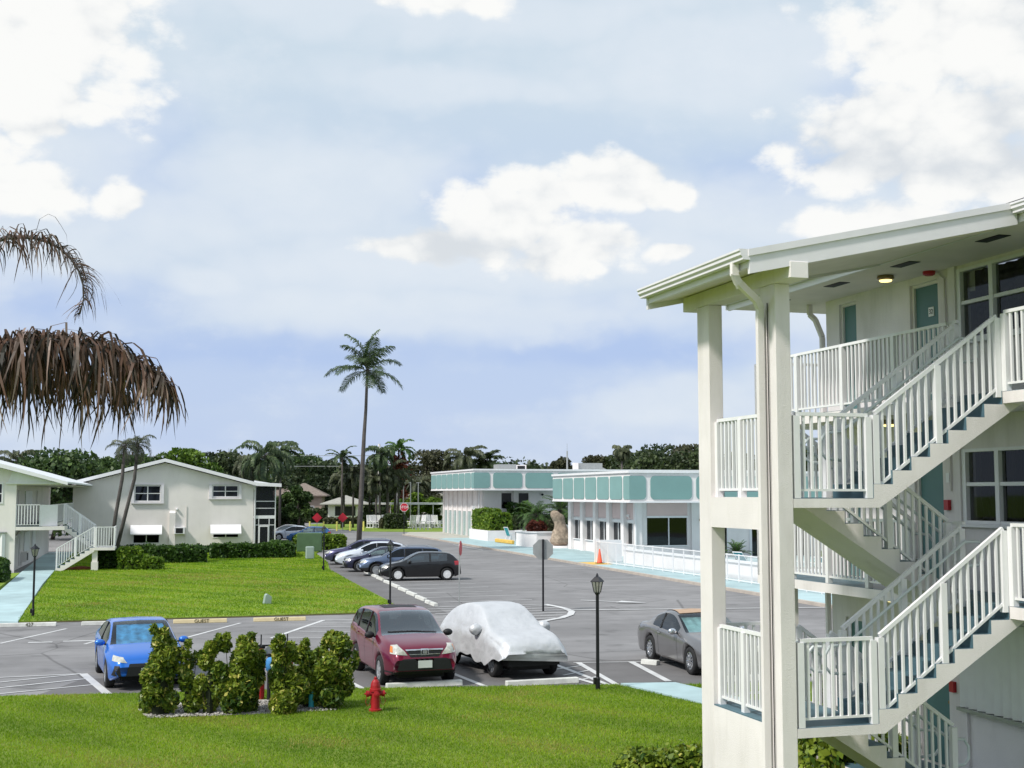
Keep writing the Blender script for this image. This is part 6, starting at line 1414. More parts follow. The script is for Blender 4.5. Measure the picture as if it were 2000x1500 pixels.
# --- the diagonal row along the lawn (noses to the left)
M['blackp'] = carpaint('black_paint', (0.004, 0.004, 0.006), 0.0, 0.3)
gf_ = dict(L=4.20, W=1.78, wr=0.325, sill=0.20, nose=0.80, tumble=0.36,
    top=[(0, 0.55), (0.05, 0.72), (0.3, 0.84), (0.8, 0.95), (1.1, 1.0), (1.5, 1.22), (1.95, 1.44), (2.3, 1.48), (3.2, 1.46), (3.7, 1.40), (3.95, 1.15), (4.15, 0.95), (4.2, 0.5)],
    belt=[(0, 0.5), (0.3, 0.72), (0.9, 0.86), (1.6, 0.93), (3.0, 0.98), (3.7, 1.02), (4.2, 0.9)],
    cowl=1.05, roof0=1.95, roof1=3.66, tail=3.97, side=[(1.35, 2.50), (2.60, 3.45)], pillars=(2.55,), wheels=(0.86, 3.44), handles=(2.45,), doors=(1.35, 2.6), spokes=9, spw=0.06, rim='signwhite', glass='glass_g', wglass='glass_c',
    decals=common(([(0.50, 0.66), (0.86, 0.68), (0.86, 0.80), (0.58, 0.79)], 0.35), [(3.85, 0.80), (4.10, 0.80), (4.06, 1.02), (3.82, 1.0)], box4(-0.2, 0.2, 0.42, 0.54), [(-0.45, 0.60), (0.45, 0.60), (0.45, 0.68), (-0.45, 0.68)], [(-0.6, 0.26), (0.6, 0.26), (0.5, 0.42), (-0.5, 0.42)]))
row = R(0)
make_car('black two-door hatchback with white wheel covers, nearest car in the row along the lawn', 'car', M['blackp'], gf_, (12.92, 67.1, 0), row + R(-3))
M['wagonb'] = carpaint('steel_blue_paint', (0.11, 0.15, 0.24), 0.5)
wg = dict(L=4.9, W=1.80, wr=0.345, sill=0.27, clad=True, nose=0.80, tumble=0.34, rack=6,
    top=[(0, 0.58), (0.05, 0.78), (0.3, 0.92), (0.9, 1.02), (1.25, 1.07), (1.7, 1.32), (2.1, 1.53), (2.5, 1.58), (3.8, 1.57), (4.45, 1.50), (4.72, 1.15), (4.86, 0.95), (4.9, 0.55)],
    belt=[(0, 0.5), (0.3, 0.78), (0.9, 0.92), (1.6, 0.99), (3.0, 1.04), (4.2, 1.08), (4.9, 0.9)],
    cowl=1.2, roof0=2.12, roof1=4.42, tail=4.74, side=[(1.5, 2.45), (2.53, 3.45), (3.53, 4.35)], pillars=(2.49, 3.49), wheels=(0.92, 3.62), handles=(2.4, 3.35), doors=(1.5, 2.5, 3.4), spokes=6, spw=0.07,
    decals=common(([(0.48, 0.70), (0.86, 0.74), (0.86, 0.90), (0.56, 0.86)], 0.35), [(4.55, 0.85), (4.78, 0.85), (4.70, 1.15), (4.55, 1.15)], None, [(-0.42, 0.66), (0.42, 0.66), (0.46, 0.80), (-0.46, 0.80)], [(-0.6, 0.30), (0.6, 0.30), (0.5, 0.48), (-0.5, 0.48)]))
make_car('steel blue station wagon with a roof rack, second car in the row along the lawn', 'car', M['wagonb'], wg, (12.75, 71.2, 0), row + R(-4))
M['navy'] = carpaint('dark_navy_paint', (0.02, 0.02, 0.055), 0.3)
make_car('dark navy low sedan mostly hidden between the blue wagon and the white car', 'car', M['navy'], dict(bl, glass='glass_g', spokes=8), (12.3, 75.2, 0), row + R(-3))
M['whitep'] = carpaint('pearl_white_paint', (0.62, 0.66, 0.74), 0.1)
wh = dict(wg, rack=0, clad=False, L=4.65, top=[(0, 0.58), (0.05, 0.76), (0.3, 0.90), (0.9, 1.04), (1.2, 1.10), (1.7, 1.36), (2.2, 1.56), (2.7, 1.60), (3.6, 1.56), (4.2, 1.40), (4.5, 1.10), (4.62, 0.9), (4.65, 0.55)],
    belt=[(0, 0.5), (0.3, 0.76), (0.9, 0.90), (1.6, 0.98), (3.0, 1.06), (3.9, 1.12), (4.65, 0.9)], roof1=4.1, tail=4.5, side=[(1.55, 2.5), (2.58, 3.4), (3.46, 4.0)], pillars=(2.54, 3.43),
    decals=common(([(0.48, 0.72), (0.86, 0.76), (0.86, 0.88), (0.56, 0.84)], 0.35), [(4.3, 0.9), (4.55, 0.9), (4.48, 1.15), (4.3, 1.15)], None, [(-0.42, 0.56), (0.42, 0.56), (0.46, 0.76), (-0.46, 0.76)], [(-0.6, 0.30), (0.6, 0.30), (0.5, 0.48), (-0.5, 0.48)]))
make_car('pearl white crossover, fourth car in the row along the lawn', 'car', M['whitep'], wh, (12.35, 79.3, 0), row + R(-6))
M['purple'] = carpaint('dark_violet_blue_paint', (0.06, 0.055, 0.13), 0.4)
make_car('dark violet SUV with a roof rack, farthest car in the row along the lawn', 'car', M['purple'], dict(wg, clad=False, rackm='chrome', glass='glass_d'), (12.3, 83.0, 0), row + R(-8))
# --- cars beside the gable block
M['midblue'] = carpaint('mid_blue_paint', (0.03, 0.12, 0.33), 0.4)
make_car('mid-blue two-door hatchback parked behind the clipped hedge, right of the gable block', 'car', M['midblue'], dict(gf_, glass='glass_g', rim='silver'), (12.9, 121.5, 0), row + R(-6))
make_car('white car directly behind the mid-blue hatchback', 'car', M['whitep'], dict(bl, decals=[], spokes=8), (12.0, 127.2, 0), row + R(-6))
M['tanp'] = carpaint('champagne_paint', (0.35, 0.34, 0.34), 0.5)
make_car('pale grey car farthest in the row behind the gable block porch', 'car', M['tanp'], dict(bl, decals=[], spokes=8, glass='glass_g'), (11.7, 132.0, 0), row + R(-8))
# ================================================================== planting near the camera
def shrub(label, x, y, w, d, h, n, seed, m='lf_shrub', size=0.056, z=0.03, group=None, narrow=0.0):
    rs = np.random.RandomState(seed); t = thing('shrub', label, 'shrub', (x, y, z), 0, group); blobs = []; stems = MB()
    for i in range(max(9, int(16 * w))):
        e = (i + 0.5) / max(9, int(16 * w)); a = rs.uniform(0, 2 * PI); rr = math.sqrt(rs.uniform(0, 1)) * (1 - narrow * e)
        bx_, by_ = w / 2 * 0.72 * rr * math.cos(a), d / 2 * 0.7 * rr * math.sin(a); br = rs.uniform(0.14, 0.24) * min(1.2, 0.6 + w / 2) * (1.15 - 0.5 * e)
        bz = min(h * (0.10 + 0.86 * e), h - br * 0.9); blobs.append((bx_, by_, bz, br, br * 1.1))
        if i % 2: stems.tube([(bx_ * 0.25, by_ * 0.25, 0), (bx_ * 0.7, by_ * 0.7, bz * 0.5), (bx_, by_, bz)], [0.014, 0.010, 0.005], 4)
    for k in range(int(5 * w) + 2):                                        # sprigs reaching out of the outline
        b = blobs[rs.randint(len(blobs) // 2, len(blobs))]; u = rs.uniform(0, 2 * PI); q = (b[0] + 0.16 * math.cos(u), b[1] + 0.16 * math.sin(u), min(h * 1.04, b[2] + rs.uniform(0.1, 0.28)))
        stems.tube([b[:3], q], 0.006, 4); blobs.append((*q, 0.075, 0.11))
    n = int(n * 2.1); P, dd, c = crown_pts(rs, blobs, n); P[:, 2] = np.maximum(P[:, 2], 0.02)
    V, F = leaves(rs, P, size, 0.15, 2.2, dd); hrel = np.clip(P[:, 2] / h, 0, 1)
    ct = rs.uniform(-0.2, 0.2, len(blobs))
    tone = np.clip(rs.normal(0.40, 0.2, n) + ct[c] + 0.10 * hrel, 0, 1); pick = rs.uniform(0, 1, n) < 0.035; tone[pick] = 1.0
    npmesh('foliage', V, F, m, t, tone); stems.build('stems', 'twig', t)
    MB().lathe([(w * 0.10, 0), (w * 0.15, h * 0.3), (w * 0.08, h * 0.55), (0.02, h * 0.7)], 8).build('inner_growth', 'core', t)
    return t
sg = 'shrub row round the backflow valves'
shrub('tall bushy shrub at the left end of the row, in front of the blue car', -0.08, 27.45, 1.25, 0.95, 1.66, 4200, 31, group=sg, narrow=0.55)
shrub('thin open shrub beside the tall left one, showing its stems', 0.50, 27.5, 0.50, 0.5, 1.35, 1000, 32, group=sg)
shrub('narrow dark shrub third from the left in the row', 0.92, 27.25, 0.55, 0.6, 1.45, 1600, 33, group=sg, narrow=0.3)
shrub('rounded shrub fourth from the left, beside the left red valve', 1.42, 27.2, 0.95, 0.85, 1.55, 3300, 34, group=sg)
shrub('dense shrub just left of the blue pipe cover', 1.80, 27.45, 0.45, 0.5, 1.15, 1000, 35, group=sg)
shrub('yellowish shrub just right of the blue pipe cover', 2.40, 27.15, 0.85, 0.75, 1.42, 2900, 36, group=sg, narrow=0.2)
shrub('low shrub beside the turquoise sleeve', 2.92, 27.6, 0.65, 0.55, 1.30, 1300, 37, group=sg)
shrub('wide bushy shrub at the right end of the row, beside the hydrant', 3.50, 27.5, 1.10, 0.95, 1.50, 3800, 38, group=sg)
g_ = MB(); bed = [(-0.35, 27.3), (0.5, 27.0), (2.0, 26.95), (3.3, 27.15), (3.7, 27.7), (3.6, 28.6), (2.0, 28.8), (-0.1, 28.9), (-0.5, 28.2)]
g_.quad(*[(x, y, 0.045) for x, y in bed]); tag(g_.build('gravel_bed', 'gravel'), kind='structure')
rs = np.random.RandomState(9); ng = 5200; P = np.stack([rs.uniform(-0.3, 3.5, ng), rs.uniform(27.0, 28.6, ng), rs.uniform(0.045, 0.065, ng)], 1)
V, F = leaves(rs, P, 0.045, 0.6, 1.1, np.tile([0, 0, 1.0], (ng, 1))); tag(npmesh('gravel_stones', V, F, 'gravel'), kind='stuff')
hedge('hedge', 'low leafy hedge at the bottom edge, left of the stair tower', 'hedge', 7.3, 9.3, 19.6, 20.3, 0.24, 0.075, 3200, 'lf_shrub', 41, R(6), rough=0.10)
hedge('hedge', 'dark leafy hedge below the lowest stair flight', 'hedge', 10.2, 12.2, 18.6, 19.9, 0.55, 0.10, 2600, 'lf_shrub', 42, rough=0.14)
hedge('hedge', 'dark clipped hedge behind the lowest landing railing', 'hedge', 12.9, 14.2, 22.6, 24.2, 0.95, 0.08, 2600, 'lf_hedge', 43)

def in_poly(x, y, poly):
    c = np.zeros(len(x), bool); n = len(poly)
    for i in range(n):
        x1, y1 = poly[i]; x2, y2 = poly[(i + 1) % n]
        cond = ((y1 > y) != (y2 > y)) & (x < (x2 - x1) * (y - y1) / (y2 - y1 + 1e-12) + x1); c ^= cond
    return c
def grass(name, poly, n, h, w_, z, seed, cut=()):
    rs = np.random.RandomState(seed); xs_ = [p[0] for p in poly]; ys_ = [p[1] for p in poly]
    x = rs.uniform(min(xs_), max(xs_), n); y = rs.uniform(min(ys_), max(ys_), n); k = in_poly(x, y, poly)
    for c in cut: k &= ~in_poly(x, y, c)
    x, y = x[k], y[k]; n = len(x); a = rs.uniform(0, 2 * PI, n); hh = h * rs.uniform(0.5, 1.25, n); lean = rs.normal(0, 0.5, (n, 2)) * hh[:, None]
    V = np.empty((n, 3, 3)); dx, dy = np.cos(a) * w_, np.sin(a) * w_
    V[:, 0] = np.stack([x - dx, y - dy, np.full(n, z)], 1); V[:, 1] = np.stack([x + dx, y + dy, np.full(n, z)], 1); V[:, 2] = np.stack([x + lean[:, 0], y + lean[:, 1], z + hh], 1)
    patch = 0.5 + 0.28 * np.sin(x * 0.9 + 1.3 * np.sin(y * 0.5)) * np.cos(y * 0.7) + 0.18 * np.sin(x * 2.7 + y * 2.1)
    tone = np.clip(rs.normal(0.0, 0.22, n) + patch, 0, 0.97)
    for (px, py, pr_) in ((6.3, 61, 2.6), (4.8, 66, 2.0), (-1.5, 67, 2.6), (2.5, 70, 2.4), (-3.0, 55, 1.4), (7.0, 53, 1.3), (1.0, 73, 3.0), (0.5, 22.6, 0.8), (6.5, 25.5, 0.7), (3.0, 23.6, 0.9), (8.0, 28.2, 0.6)):
        dq = np.hypot((x - px) * 0.8, y - py) / pr_ + 0.35 * np.sin(x * 3.1) * np.sin(y * 2.3); tone[rs.uniform(0, 1, n) < 0.55 * np.clip(1 - dq, 0, 1)] = 1.0
    return tag(npmesh(name, V.reshape(-1, 3), np.arange(3 * n).reshape(n, 3), 'lf_grass', None, tone), kind='stuff')
ln_near = [(-4.5, 30.95), (-3.5, 30.85), (4.35, 29.95), (10.3, 28.98), (10.42, 28.65), (11.2, 25.4), (10.8, 22.0), (9.0, 19.2), (-1.5, 20.0), (-4.5, 27)]
grass('grass', ln_near, 210000, 0.045, 0.008, 0.032, 51, (bed,))
grass('grass', [(11.75, 28.55), (16, 27.9), (16, 24), (12.8, 24.5), (12.3, 26)], 16000, 0.06, 0.009, 0.03, 52)
grass('grass', [(-6.2, 78), (-5.0, 48.35), (8.1, 48.8), (8.9, 50), (9.1, 63), (9.4, 78)], 90000, 0.06, 0.018, 0.05, 53)

grass('grass', [(-6.2, 78), (9.4, 78), (10.2, 84.6), (10.9, 98), (13.3, 110), (-6.8, 103.5)], 70000, 0.07, 0.028, 0.05, 54)
# ================================================================== hedges and planting round the left block
hedge('hedge', 'long dark clipped hedge with a rounded end in front of the screened porch', 'hedge', 3.0, 8.6, 91.3, 92.8, 0.95, 0.17, 3800, 'lf_hedge', 61)
hedge('hedge', 'dark clipped hedge turning back behind the long one by the porch', 'hedge', 7.4, 8.9, 93.2, 98.5, 0.95, 0.17, 2000, 'lf_hedge', 62)
hedge('hedge', 'bright green topped box hedge below the left ground-floor awning', 'hedge', -1.0, 2.5, 86.4, 87.9, 1.0, 0.15, 3600, 'lf_hedge', 63)
hedge('hedge', 'low ragged dark hedge along the foot of the gable wall', 'hedge', -4.2, 6.5, 100.5, 101.6, 0.50, 0.2, 3400, 'lf_hedge', 64, rough=0.15)
hedge('hedge', 'yellow-green topped square hedge beside the stair landing', 'hedge', -2.7, -1.45, 79.3, 80.6, 1.30, 0.12, 2400, 'lf_hedgel', 65)
hedge('hedge', 'small rounded light green hedge, lowest one by the lawn', 'hedge', -1.35, -0.15, 79.0, 80.1, 0.72, 0.12, 1600, 'lf_hedgel', 66, lumps=2)
hedge('hedge', 'dark hedge in the shade under the stair landing', 'hedge', -3.9, -2.75, 80.6, 82.4, 1.15, 0.14, 1800, 'lf_hedge', 67)
hedge('hedge', 'clipped hedge at the left edge below the white shutter', 'hedge', -10.5, -8.0, 69.5, 73.0, 1.15, 0.13, 2800, 'lf_hedge', 68)
hedge('hedge', 'square clipped hedge behind the green transformer box', 'hedge', 10.0, 14.0, 104.3, 106.2, 1.15, 0.17, 3000, 'lf_hedgel', 69)
t = thing('mulch_heap', 'patch of orange mulch under the left outside stair', 'mulch', (-4.9, 80.8, 0.05)); MB().lathe([(0.9, 0), (0.6, 0.12), (0.1, 0.18)], 12).build('heap', 'orange', t)
hedge('shrub', 'golden clipped shrub on the left side of the long planter', 'shrub', 29.3, 31.4, 121.2, 124.3, 2.1, 0.2, 2600, 'lf_hedgel', 70).location.z = 0.9
hedge('shrub', 'golden clipped shrub on the right side of the long planter', 'shrub', 29.3, 31.4, 117.4, 120.8, 1.75, 0.2, 2600, 'lf_hedgel', 71).location.z = 0.9
hedge('hedge', 'flat dark hedge behind the patio chair', 'hedge', 33.0, 39.0, 121.5, 123.0, 2.35, 0.2, 2600, 'lf_dark', 72)
tree('shrub', 'dark spreading juniper above the flat hedge by the far clubhouse', 34.0, 124.3, 3.7, 4.6, 'lf_hedge', 1600, 0.26, 73, 10, trunk=0.1, low=0.35, cat='shrub')
def palm_cluster(label, x, y, z, h, seed, L=2.2, nf=30):
    t = palm('palm', label, x, y, [(0, 0, 0), (0.05, 0, h * 0.6), (0, 0, h)], nf, L, 0.42, 0.06, 26, 'lf_palmg', (0.13, 0.11), seed, 0.35, (-0.35, 1.25), 1.5); t.location.z = z; return t
palm_cluster('pygmy date palm in the planter, left of the stone sculpture', 30.4, 105.2, 1.3, 1.35, 81)
palm_cluster('fuller pygmy date palm in the planter behind the stone sculpture', 32.4, 104.8, 1.3, 1.75, 82, 2.4, 34)
palm_cluster('pygmy date palm in the planter beside the clubhouse corner', 34.3, 105.8, 1.3, 1.3, 83)
for i, (x, w_, m_, lb) in enumerate(((29.9, 1.5, 'lf_red', 'low dark red croton at the left of the palm planter'), (31.4, 1.5, 'lf_brown', 'low bronze croton in the middle of the palm planter'), (34.2, 1.6, 'lf_hedgel', 'low yellow-leaved croton at the right of the palm planter'))):
    shrub(lb, x, 103.6, w_ * 1.3, 1.2, 0.85, 800, 90 + i, m_, 0.17, 1.3)
palm('palm', 'spiky green yucca by the pool window', 33.4, 72.0, [(0, 0, 0), (0, 0, 0.5), (0, 0, 0.95)], 22, 1.0, 0.28, 0.06, 12, 'lf_palmg', (0.1, 0.08), 84, 0.1, (-0.1, 1.3), 0.8, cat='plant')
palm('palm', 'yellow-green leafy plant by the pool doors, seen through the parapet opening', 33.6, 61.0, [(0, 0, 0), (0, 0, 0.4), (0, 0, 0.8)], 16, 1.0, 0.36, 0.12, 10, 'lf_hedgel', (0.1, 0.08), 85, 0.2, (0.0, 1.3), 0.9, cat='plant')
# far lawn
hedge('hedge', 'low reddish hedge in front of the small white hut', 'hedge', at(700, 192) - 5.0, at(700, 192) + 3.0, 191, 193, 0.9, 0.3, 1200, 'lf_brown', 74)
hedge('shrub', 'dark round clipped bush on the far lawn near the stop sign', 'shrub', at(771, 164) - 1.3, at(771, 164) + 1.3, 162.6, 165, 1.9, 0.25, 1100, 'lf_dark', 75, lumps=2)
hedge('shrub', 'small reddish clipped bush left of the dark round one', 'shrub', at(757, 165) - 0.9, at(757, 165) + 0.9, 164, 165.8, 1.4, 0.25, 700, 'lf_brown', 76, lumps=2)
hedge('hedge', 'dark rounded hedge on the lawn under the right palms', 'hedge', at(727, 175) - 1.8, at(727, 175) + 1.8, 174, 176, 1.8, 0.3, 1000, 'lf_dark', 77, lumps=2)
hedge('hedge', 'tall dark hedge behind the cars at the gable block', 'hedge', at(556, 178) - 3.0, at(556, 178) + 2.2, 176, 181, 2.1, 0.36, 3400, 'lf_dark', 78, rough=0.25)
hedge('hedge', 'dark hedge running behind the left red diamond sign', 'hedge', at(640, 206) - 10, at(640, 206) + 1.5, 203, 206, 2.0, 0.36, 3000, 'lf_dark', 79, rough=0.2)

# ================================================================== palms
def tp(y, *pts):
    """trunk points from bearings/heights surveyed at depth y"""
    u0, v0 = pts[0]; x0 = at(u0, y); return x0, [(at(u, y) - x0, 0, (0 if i == 0 else ht(u, v, y))) for i, (u, v) in enumerate(pts)]
x0, P = tp(98, (701, 1085), (705, 980), (708, 900), (710, 850), (713, 800), (715, 724))
palm('palm', 'very tall coconut palm with a curved grey trunk standing alone against the sky', x0, 98, P, 17, 3.45, 1.0, 0.085, 36, 'lf_palm', (0.215, 0.10), 104, 0.50, (-0.25, 1.45), 1.15)
x0, P = tp(86, (216, 1062), (228, 1000), (238, 935), (241, 872))
palm('palm', 'slender palm with a leaning trunk against the gable wall, the left one of the pair', x0, 86, P, 13, 1.35, 0.42, 0.05, 20, 'lf_palmo', (0.13, 0.10), 102, 0.7, (-0.8, 1.1), 1.9)
x0, P = tp(87, (224, 1075), (247, 1000), (262, 935), (267, 868))
palm('palm', 'slender palm with a leaning trunk against the gable wall, the right one of the pair', x0, 87, P, 15, 1.45, 0.45, 0.05, 20, 'lf_palmo', (0.13, 0.10), 103, 0.7, (-0.8, 1.1), 1.9)
def far_palm(label, u, y, vt, L, m='lf_palm', nf=16, seed=0, hang=0.75, droop=1.9, el=(-0.7, 1.1), tr=(0.16, 0.11), lean=0.0, boot=None, ll=0.9):
    zt = ht(u, vt, y); return palm('palm', label, at(u, y), y, [(lean, 0, 0), (lean * 0.4, 0, zt * 0.6), (0, 0, zt)], nf + 3, L, ll, 0.19, 28, m, tr, seed, hang, el, droop, boot=boot)
far_palm('queen palm with a full drooping crown, rising behind the porch end of the gable block', 517, 150, 892, 4.2, 'lf_palm', 20, 111)
far_palm('smaller queen palm just left of the full one behind the gable block', 487, 158, 905, 2.8, 'lf_palmo', 14, 112)
far_palm('queen palm just right of the full one behind the gable block', 547, 156, 885, 3.2, 'lf_palm', 14, 113)
far_palm('olive queen palm at the far left edge behind the roofs', 28, 150, 905, 3.6, 'lf_palmo', 14, 114)
far_palm('palm with upright curving fronds against the sky, left of the tall coconut palm', 668, 170, 897, 2.9, 'lf_palm', 9, 115, 0.35, 1.7, (0.1, 1.2), ll=0.6)
far_palm('bright green royal palm with arching fronds above a rust-red skirt', 778, 172, 880, 3.2, 'lf_palmg', 9, 116, 0.5, 2.1, (0.1, 1.3), ll=0.7)
x_, z_ = at(778, 172), ht(778, 905, 172); t = thing('palm_fruit_skirt', 'rust-red hanging fruit cluster below the arching royal palm crown', 'fruit cluster', (x_, 171.7, z_)); npmesh('cluster', *leaves(np.random.RandomState(3), np.random.RandomState(2).normal(0, 0.55, (500, 3)) * [1, 1, 0.8], 0.3), 'lf_red', t, np.random.RandomState(1).uniform(0, 1, 500))
for i, (u, vt, L, m_, s_, lb) in enumerate(((742, 888, 3.0, 'lf_palm', 117, 'tallest dark palm directly right of the coconut trunk'), (690, 925, 3.0, 'lf_palmo', 118, 'drooping palm left of the coconut trunk, above the white hut'), (672, 938, 2.7, 'lf_palmo', 119, 'lower drooping palm above the left end of the hut'),
        (722, 930, 3.4, 'lf_palmo', 120, 'drooping palm touching the right side of the coconut trunk'), (757, 925, 3.4, 'lf_palmo', 121, 'drooping palm with a pale trunk, centre of the right group'), (772, 932, 2.8, 'lf_palmo', 122, 'lower drooping palm at the right of the palm group'), (707, 938, 2.6, 'lf_palmo', 123, 'low drooping palm behind the coconut trunk'), (735, 940, 2.6, 'lf_palmo', 124, 'low drooping palm between the two pale trunks'))):
    far_palm(lb, u, 168 + (i * 3) % 10, vt, L, m_, 15, s_, 0.8, 2.0, tr=(0.22, 0.16) if i in (4, 5) else (0.15, 0.12))
far_palm('drooping coconut palm behind the left end of the turquoise roof', 907, 160, 893, 3.6, 'lf_palmo', 16, 125)
far_palm('dark bushy palm behind the turquoise roof, right of the drooping one', 947, 162, 900, 2.8, 'lf_dark', 18, 126, 0.4, 1.3)
far_palm('thin tall palm with a ragged brown top in front of the dark trees', 1215, 150, 880, 1.4, 'lf_palmo', 14, 127, 0.85, 1.6, (-1.2, 0.9), (0.17, 0.12))
far_palm('drooping palm right beside the far clubhouse, left of its panels', 815, 185, 945, 2.6, 'lf_palmo', 14, 128)

# ================================================================== background trees
TR = [  # u, Y, top v, width px, material, label
 (105, 135, 878, 190, 'lf_oak', 'broad green oak behind the left roofs, widest of the left trees'),
 (205, 152, 893, 120, 'lf_oak', 'green oak just left of the slender palm pair'),
 (262, 165, 888, 90, 'lf_oak', 'green tree directly behind the slender palm crowns'),
 (312, 160, 884, 80, 'lf_oak', 'bumpy tree over the peak of the gable roof'),
 (372, 150, 877, 100, 'lf_lite', 'brighter green tree over the right slope of the gable roof'),
 (432, 165, 880, 110, 'lf_dark', 'dark tree between the bright green one and the queen palms'),
 (480, 172, 898, 90, 'lf_oak', 'green tree behind the queen palms on their left'),
 (560, 236, 905, 110, 'lf_oak', 'green tree behind the queen palms on their right'),
 (597, 236, 886, 90, 'lf_oak', 'dark green tree with a domed top left of the upright palm'),
 (640, 236, 900, 80, 'lf_dark', 'dark tree just left of the upright palm'),
 (583, 168, 948, 62, 'lf_oak', 'small spreading tree in front of the brown-roofed houses'),
 (560, 176, 962, 60, 'lf_oak', 'small dark tree between the porch and the peach house'),
 (632, 236, 945, 80, 'lf_lite', 'light green tree over the right house roof'),
 (690, 236, 915, 90, 'lf_lite', 'yellow-green tree behind the hut palms'),
 (735, 236, 905, 110, 'lf_oak', 'dark green tree behind the palm group'),
 (800, 200, 925, 70, 'lf_red', 'reddish brown tree behind the arching royal palm'),
 (845, 195, 879, 100, 'lf_brown', 'domed grey-brown tree standing out against the sky'),
 (815, 182, 962, 60, 'lf_hedgel', 'bright yellow-green tree above the shelter'),
 (780, 186, 975, 50, 'lf_hedgel', 'small bright green tree left of the shelter poles'),
 (845, 178, 972, 50, 'lf_lite', 'small green tree at the left wall of the far clubhouse'),
 (830, 190, 930, 80, 'lf_brown', 'olive tree left of the turquoise roof'),
 (985, 185, 903, 80, 'lf_oak', 'green treetop behind the turquoise roof and its rooftop unit'),
 (1030, 190, 908, 50, 'lf_dark', 'small dark treetop right of the rooftop unit'),
 (1097, 185, 893, 60, 'lf_brown', 'brown-green treetop beside the antenna mast'),
 (1160, 192, 890, 80, 'lf_brown', 'olive treetop behind the near rooftop unit'),
 (1215, 190, 886, 90, 'lf_dark', 'dark tree behind the thin brown-topped palm'),
 (1290, 168, 867, 150, 'lf_dark', 'big dark spreading tree left of the stair tower'),
 (1368, 165, 872, 110, 'lf_dark', 'dark tree partly behind the stair tower column'),
 (1455, 165, 885, 120, 'lf_dark', 'dark tree seen through the upper side railing'),
 (1585, 165, 872, 140, 'lf_dark', 'dark tree seen through the upper landing railing'),
 (1700, 170, 885, 140, 'lf_dark', 'dark tree seen behind the upper flight'),
 (1250, 178, 878, 120, 'lf_dark', 'dark tree between the thin palm and the big spreading tree'),
 (1335, 182, 868, 120, 'lf_brown', 'brownish dark tree right of the big spreading tree'),
 (1520, 175, 880, 120, 'lf_dark', 'dark tree behind the near stair tower column'),
 (60, 150, 898, 110, 'lf_dark', 'dark tree above the roof ridge at the left edge'),
]
for i, (u, y, vt, wp, m_, lb) in enumerate(TR):
    w_ = wp * y / 2500.0 * (0.95 if wp < 96 and 935 <= vt else 1.35); h_t = ht(u, vt, y)
    tree('tree', lb, at(u, y), y, h_t, w_, m_, int(1800 + w_ * h_t * 30), 0.34 if m_ != 'lf_hedgel' else 0.3, 200 + i, int(9 + w_ * 1.3), low=0.2)
# far-off belt of trees that reads as one mass
rs = np.random.RandomState(77); Ps = []; tn = []
for u in range(-150, 1900, 42):
    y = 222 + rs.uniform(-6, 14); x = at(u, y); hh = ht(u, 906 + rs.uniform(-8, 12), y) * 1.04; k = 1700
    d = rs.normal(size=(k, 3)); d /= np.linalg.norm(d, axis=1)[:, None]; q = d * rs.uniform(0.7, 1, (k, 1)) * [4.2, 3.0, hh * 0.52]
    q[:, 2] += hh * 0.5; q += np.sin(q * 1.7) * 0.5; Ps.append(q + [x, y, 0]); tn.append(np.clip(rs.normal(rs.uniform(0.2, 0.6), 0.2, k), 0, 1))
P = np.concatenate(Ps); P[:, 2] = np.maximum(P[:, 2], 0.2); V, F = leaves(rs, P, 0.55, 0.2, 1.4)
tag(npmesh('far_wood', V, F, 'lf_dark', None, np.concatenate(tn)), kind='stuff')

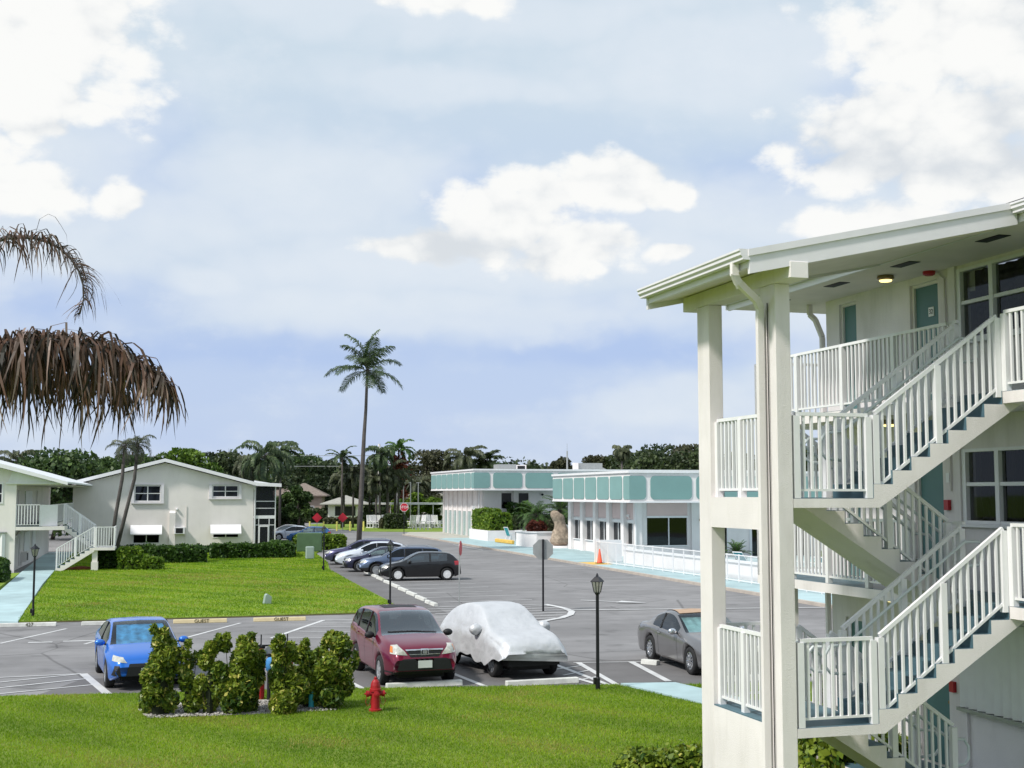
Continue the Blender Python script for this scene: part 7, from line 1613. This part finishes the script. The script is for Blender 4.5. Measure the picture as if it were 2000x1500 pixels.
# ================================================================== drooping palm at the left edge, close to the balcony
np_ = thing('palm', 'close palm at the left edge with long withered fronds hanging into the view', 'palm tree', (at(-330, 9.4), 9.4, 0))
rsn = np.random.RandomState(21); top = np.array([at(-215, 9.0) - at(-330, 9.4), -0.4, ht(-215, 745, 9.0)])
mb = MB(); mb.tube([(0, 0, 0), (0.1, -0.1, 2), (top[0] * 0.6, top[1] * 0.6, 4), tuple(top - [0.1, 0, 0.3]), tuple(top + [0, 0, 0.25])], [0.17, 0.15, 0.13, 0.14, 0.05], 12); mb.build('trunk', 'bark', np_, smooth=True)
def ribbon_frond(az, el, L, droop, n, ll, lw, hang, curl_up=0.0, seedk=0, thin=1.0, steep=1.1, dz=0.0):
    rs = np.random.RandomState(seedk); m = 20; pts = []; p = top + np.array([0, 0, dz]); e = el
    for i in range(m + 1):
        pts.append(p.copy()); p = p + L / m * np.array([math.cos(e) * math.cos(az), math.cos(e) * math.sin(az), math.sin(e)]); e -= droop / m * (0.35 + steep * (i / m) ** 1.2)
    pts = np.array(pts); Q = []; T = []
    for i in range(n):
        f = 0.10 + 0.90 * (i + rs.uniform(0, 1)) / n; q = min(f, 0.999) * m; k = int(q); b = pts[k] + (pts[k + 1] - pts[k]) * (q - k)
        fw = pts[k + 1] - pts[k]; fw /= np.linalg.norm(fw); sd = np.cross(fw, [0, 0, 1.0]); sd /= np.linalg.norm(sd) + 1e-9; up = np.cross(sd, fw); sg = 1 if rs.rand() < 0.5 else -1
        l = ll * (0.55 + 0.45 * math.sin(PI * min(1, 0.15 + 0.75 * f))) * (0.78 + 0.22 * math.sin(f * 43 + seedk) * math.sin(f * 17)) * rs.uniform(0.4, 1.2) * (1 - 0.35 * max(0, f - 0.8) / 0.2); uu = rs.uniform(0.0, 0.8) if rs.rand() < 0.6 else rs.uniform(1.0, 2.4)
        d = sd * sg * rs.uniform(0.2, 1.0) + fw * rs.uniform(0.0, 0.9) + up * uu * curl_up; d /= np.linalg.norm(d); seg = 7; c = b.copy(); wv = fw * 0.6 + sd * rs.uniform(-0.5, 0.5); wv /= np.linalg.norm(wv)
        wd = lw * rs.uniform(0.6, 1.2) * thin; prev = (c - wv * wd * 0.4, c + wv * wd * 0.4); tone = 1.0 if rs.rand() < 0.05 else float(np.clip(rs.normal(0.42, 0.26), 0, 0.97)); tw_ = rs.uniform(-0.6, 0.6); sway = rs.normal(0, 0.20, 3)
        for j in range(seg):
            g = 1 - (1 - hang) ** (j * 0.75 + 0.4) if j else hang * 0.45; dd = d * (1 - g) + np.array([0, 0, -1.0]) * g + rs.normal(0, 0.05, 3) + sway * (0.4 + 0.6 * j / seg); dd /= np.linalg.norm(dd); c = c + dd * l / seg
            ww = wd * (0.55 + 0.75 * math.sin(PI * min(1, (j + 1) / seg * 1.35) * 0.72)) * (1 - 0.75 * ((j + 1) / seg) ** 2) * (1 if j < seg - 1 else 0.1); wv2 = wv * math.cos(tw_ * j * 0.4) + np.cross(dd, wv) * math.sin(tw_ * j * 0.4)
            cur = (c - wv2 * ww * 0.5, c + wv2 * ww * 0.5); Q.append([prev[0], prev[1], cur[1], cur[0]]); T.append(tone); prev = cur
    Q = np.array(Q); fr = npmesh('frond', Q.reshape(-1, 3), np.arange(4 * len(Q)).reshape(-1, 4), 'lf_dead', np_, np.array(T))
    r = MB(); r.tube([tuple(p) for p in pts], [0.026 - 0.022 * i / m for i in range(m + 1)], 6); r.build('midrib', 'bark', fr, smooth=True)
camr = -R(15)
ribbon_frond(camr - 0.05, 0.44, 1.90, 1.55, 620, 0.80, 0.018, 0.50, 1.0, 1)
ribbon_frond(camr + 0.45, 0.32, 1.5, 1.2, 330, 0.72, 0.018, 0.50, 0.9, 2)
ribbon_frond(camr - 0.1, 1.12, 1.92, 2.2, 340, 0.46, 0.010, 0.34, 0.9, 3, steep=2.6, dz=0.22)
ribbon_frond(camr + 1.6, 0.6, 2.2, 1.6, 200, 0.7, 0.026, 0.6, 0.6, 4)
ribbon_frond(camr + 2.7, 0.5, 2.2, 1.6, 200, 0.7, 0.026, 0.6, 0.6, 5)
ribbon_frond(camr - 1.7, 0.4, 1.6, 1.6, 160, 0.6, 0.026, 0.6, 0.6, 6)
scene.cycles.max_bounces = 5; scene.cycles.diffuse_bounces = 3; scene.cycles.glossy_bounces = 3; scene.cycles.transmission_bounces = 3; scene.cycles.transparent_max_bounces = 10
scene.cycles.caustics_reflective = False; scene.cycles.caustics_refractive = False
w.cycles.sampling_method = 'NONE'
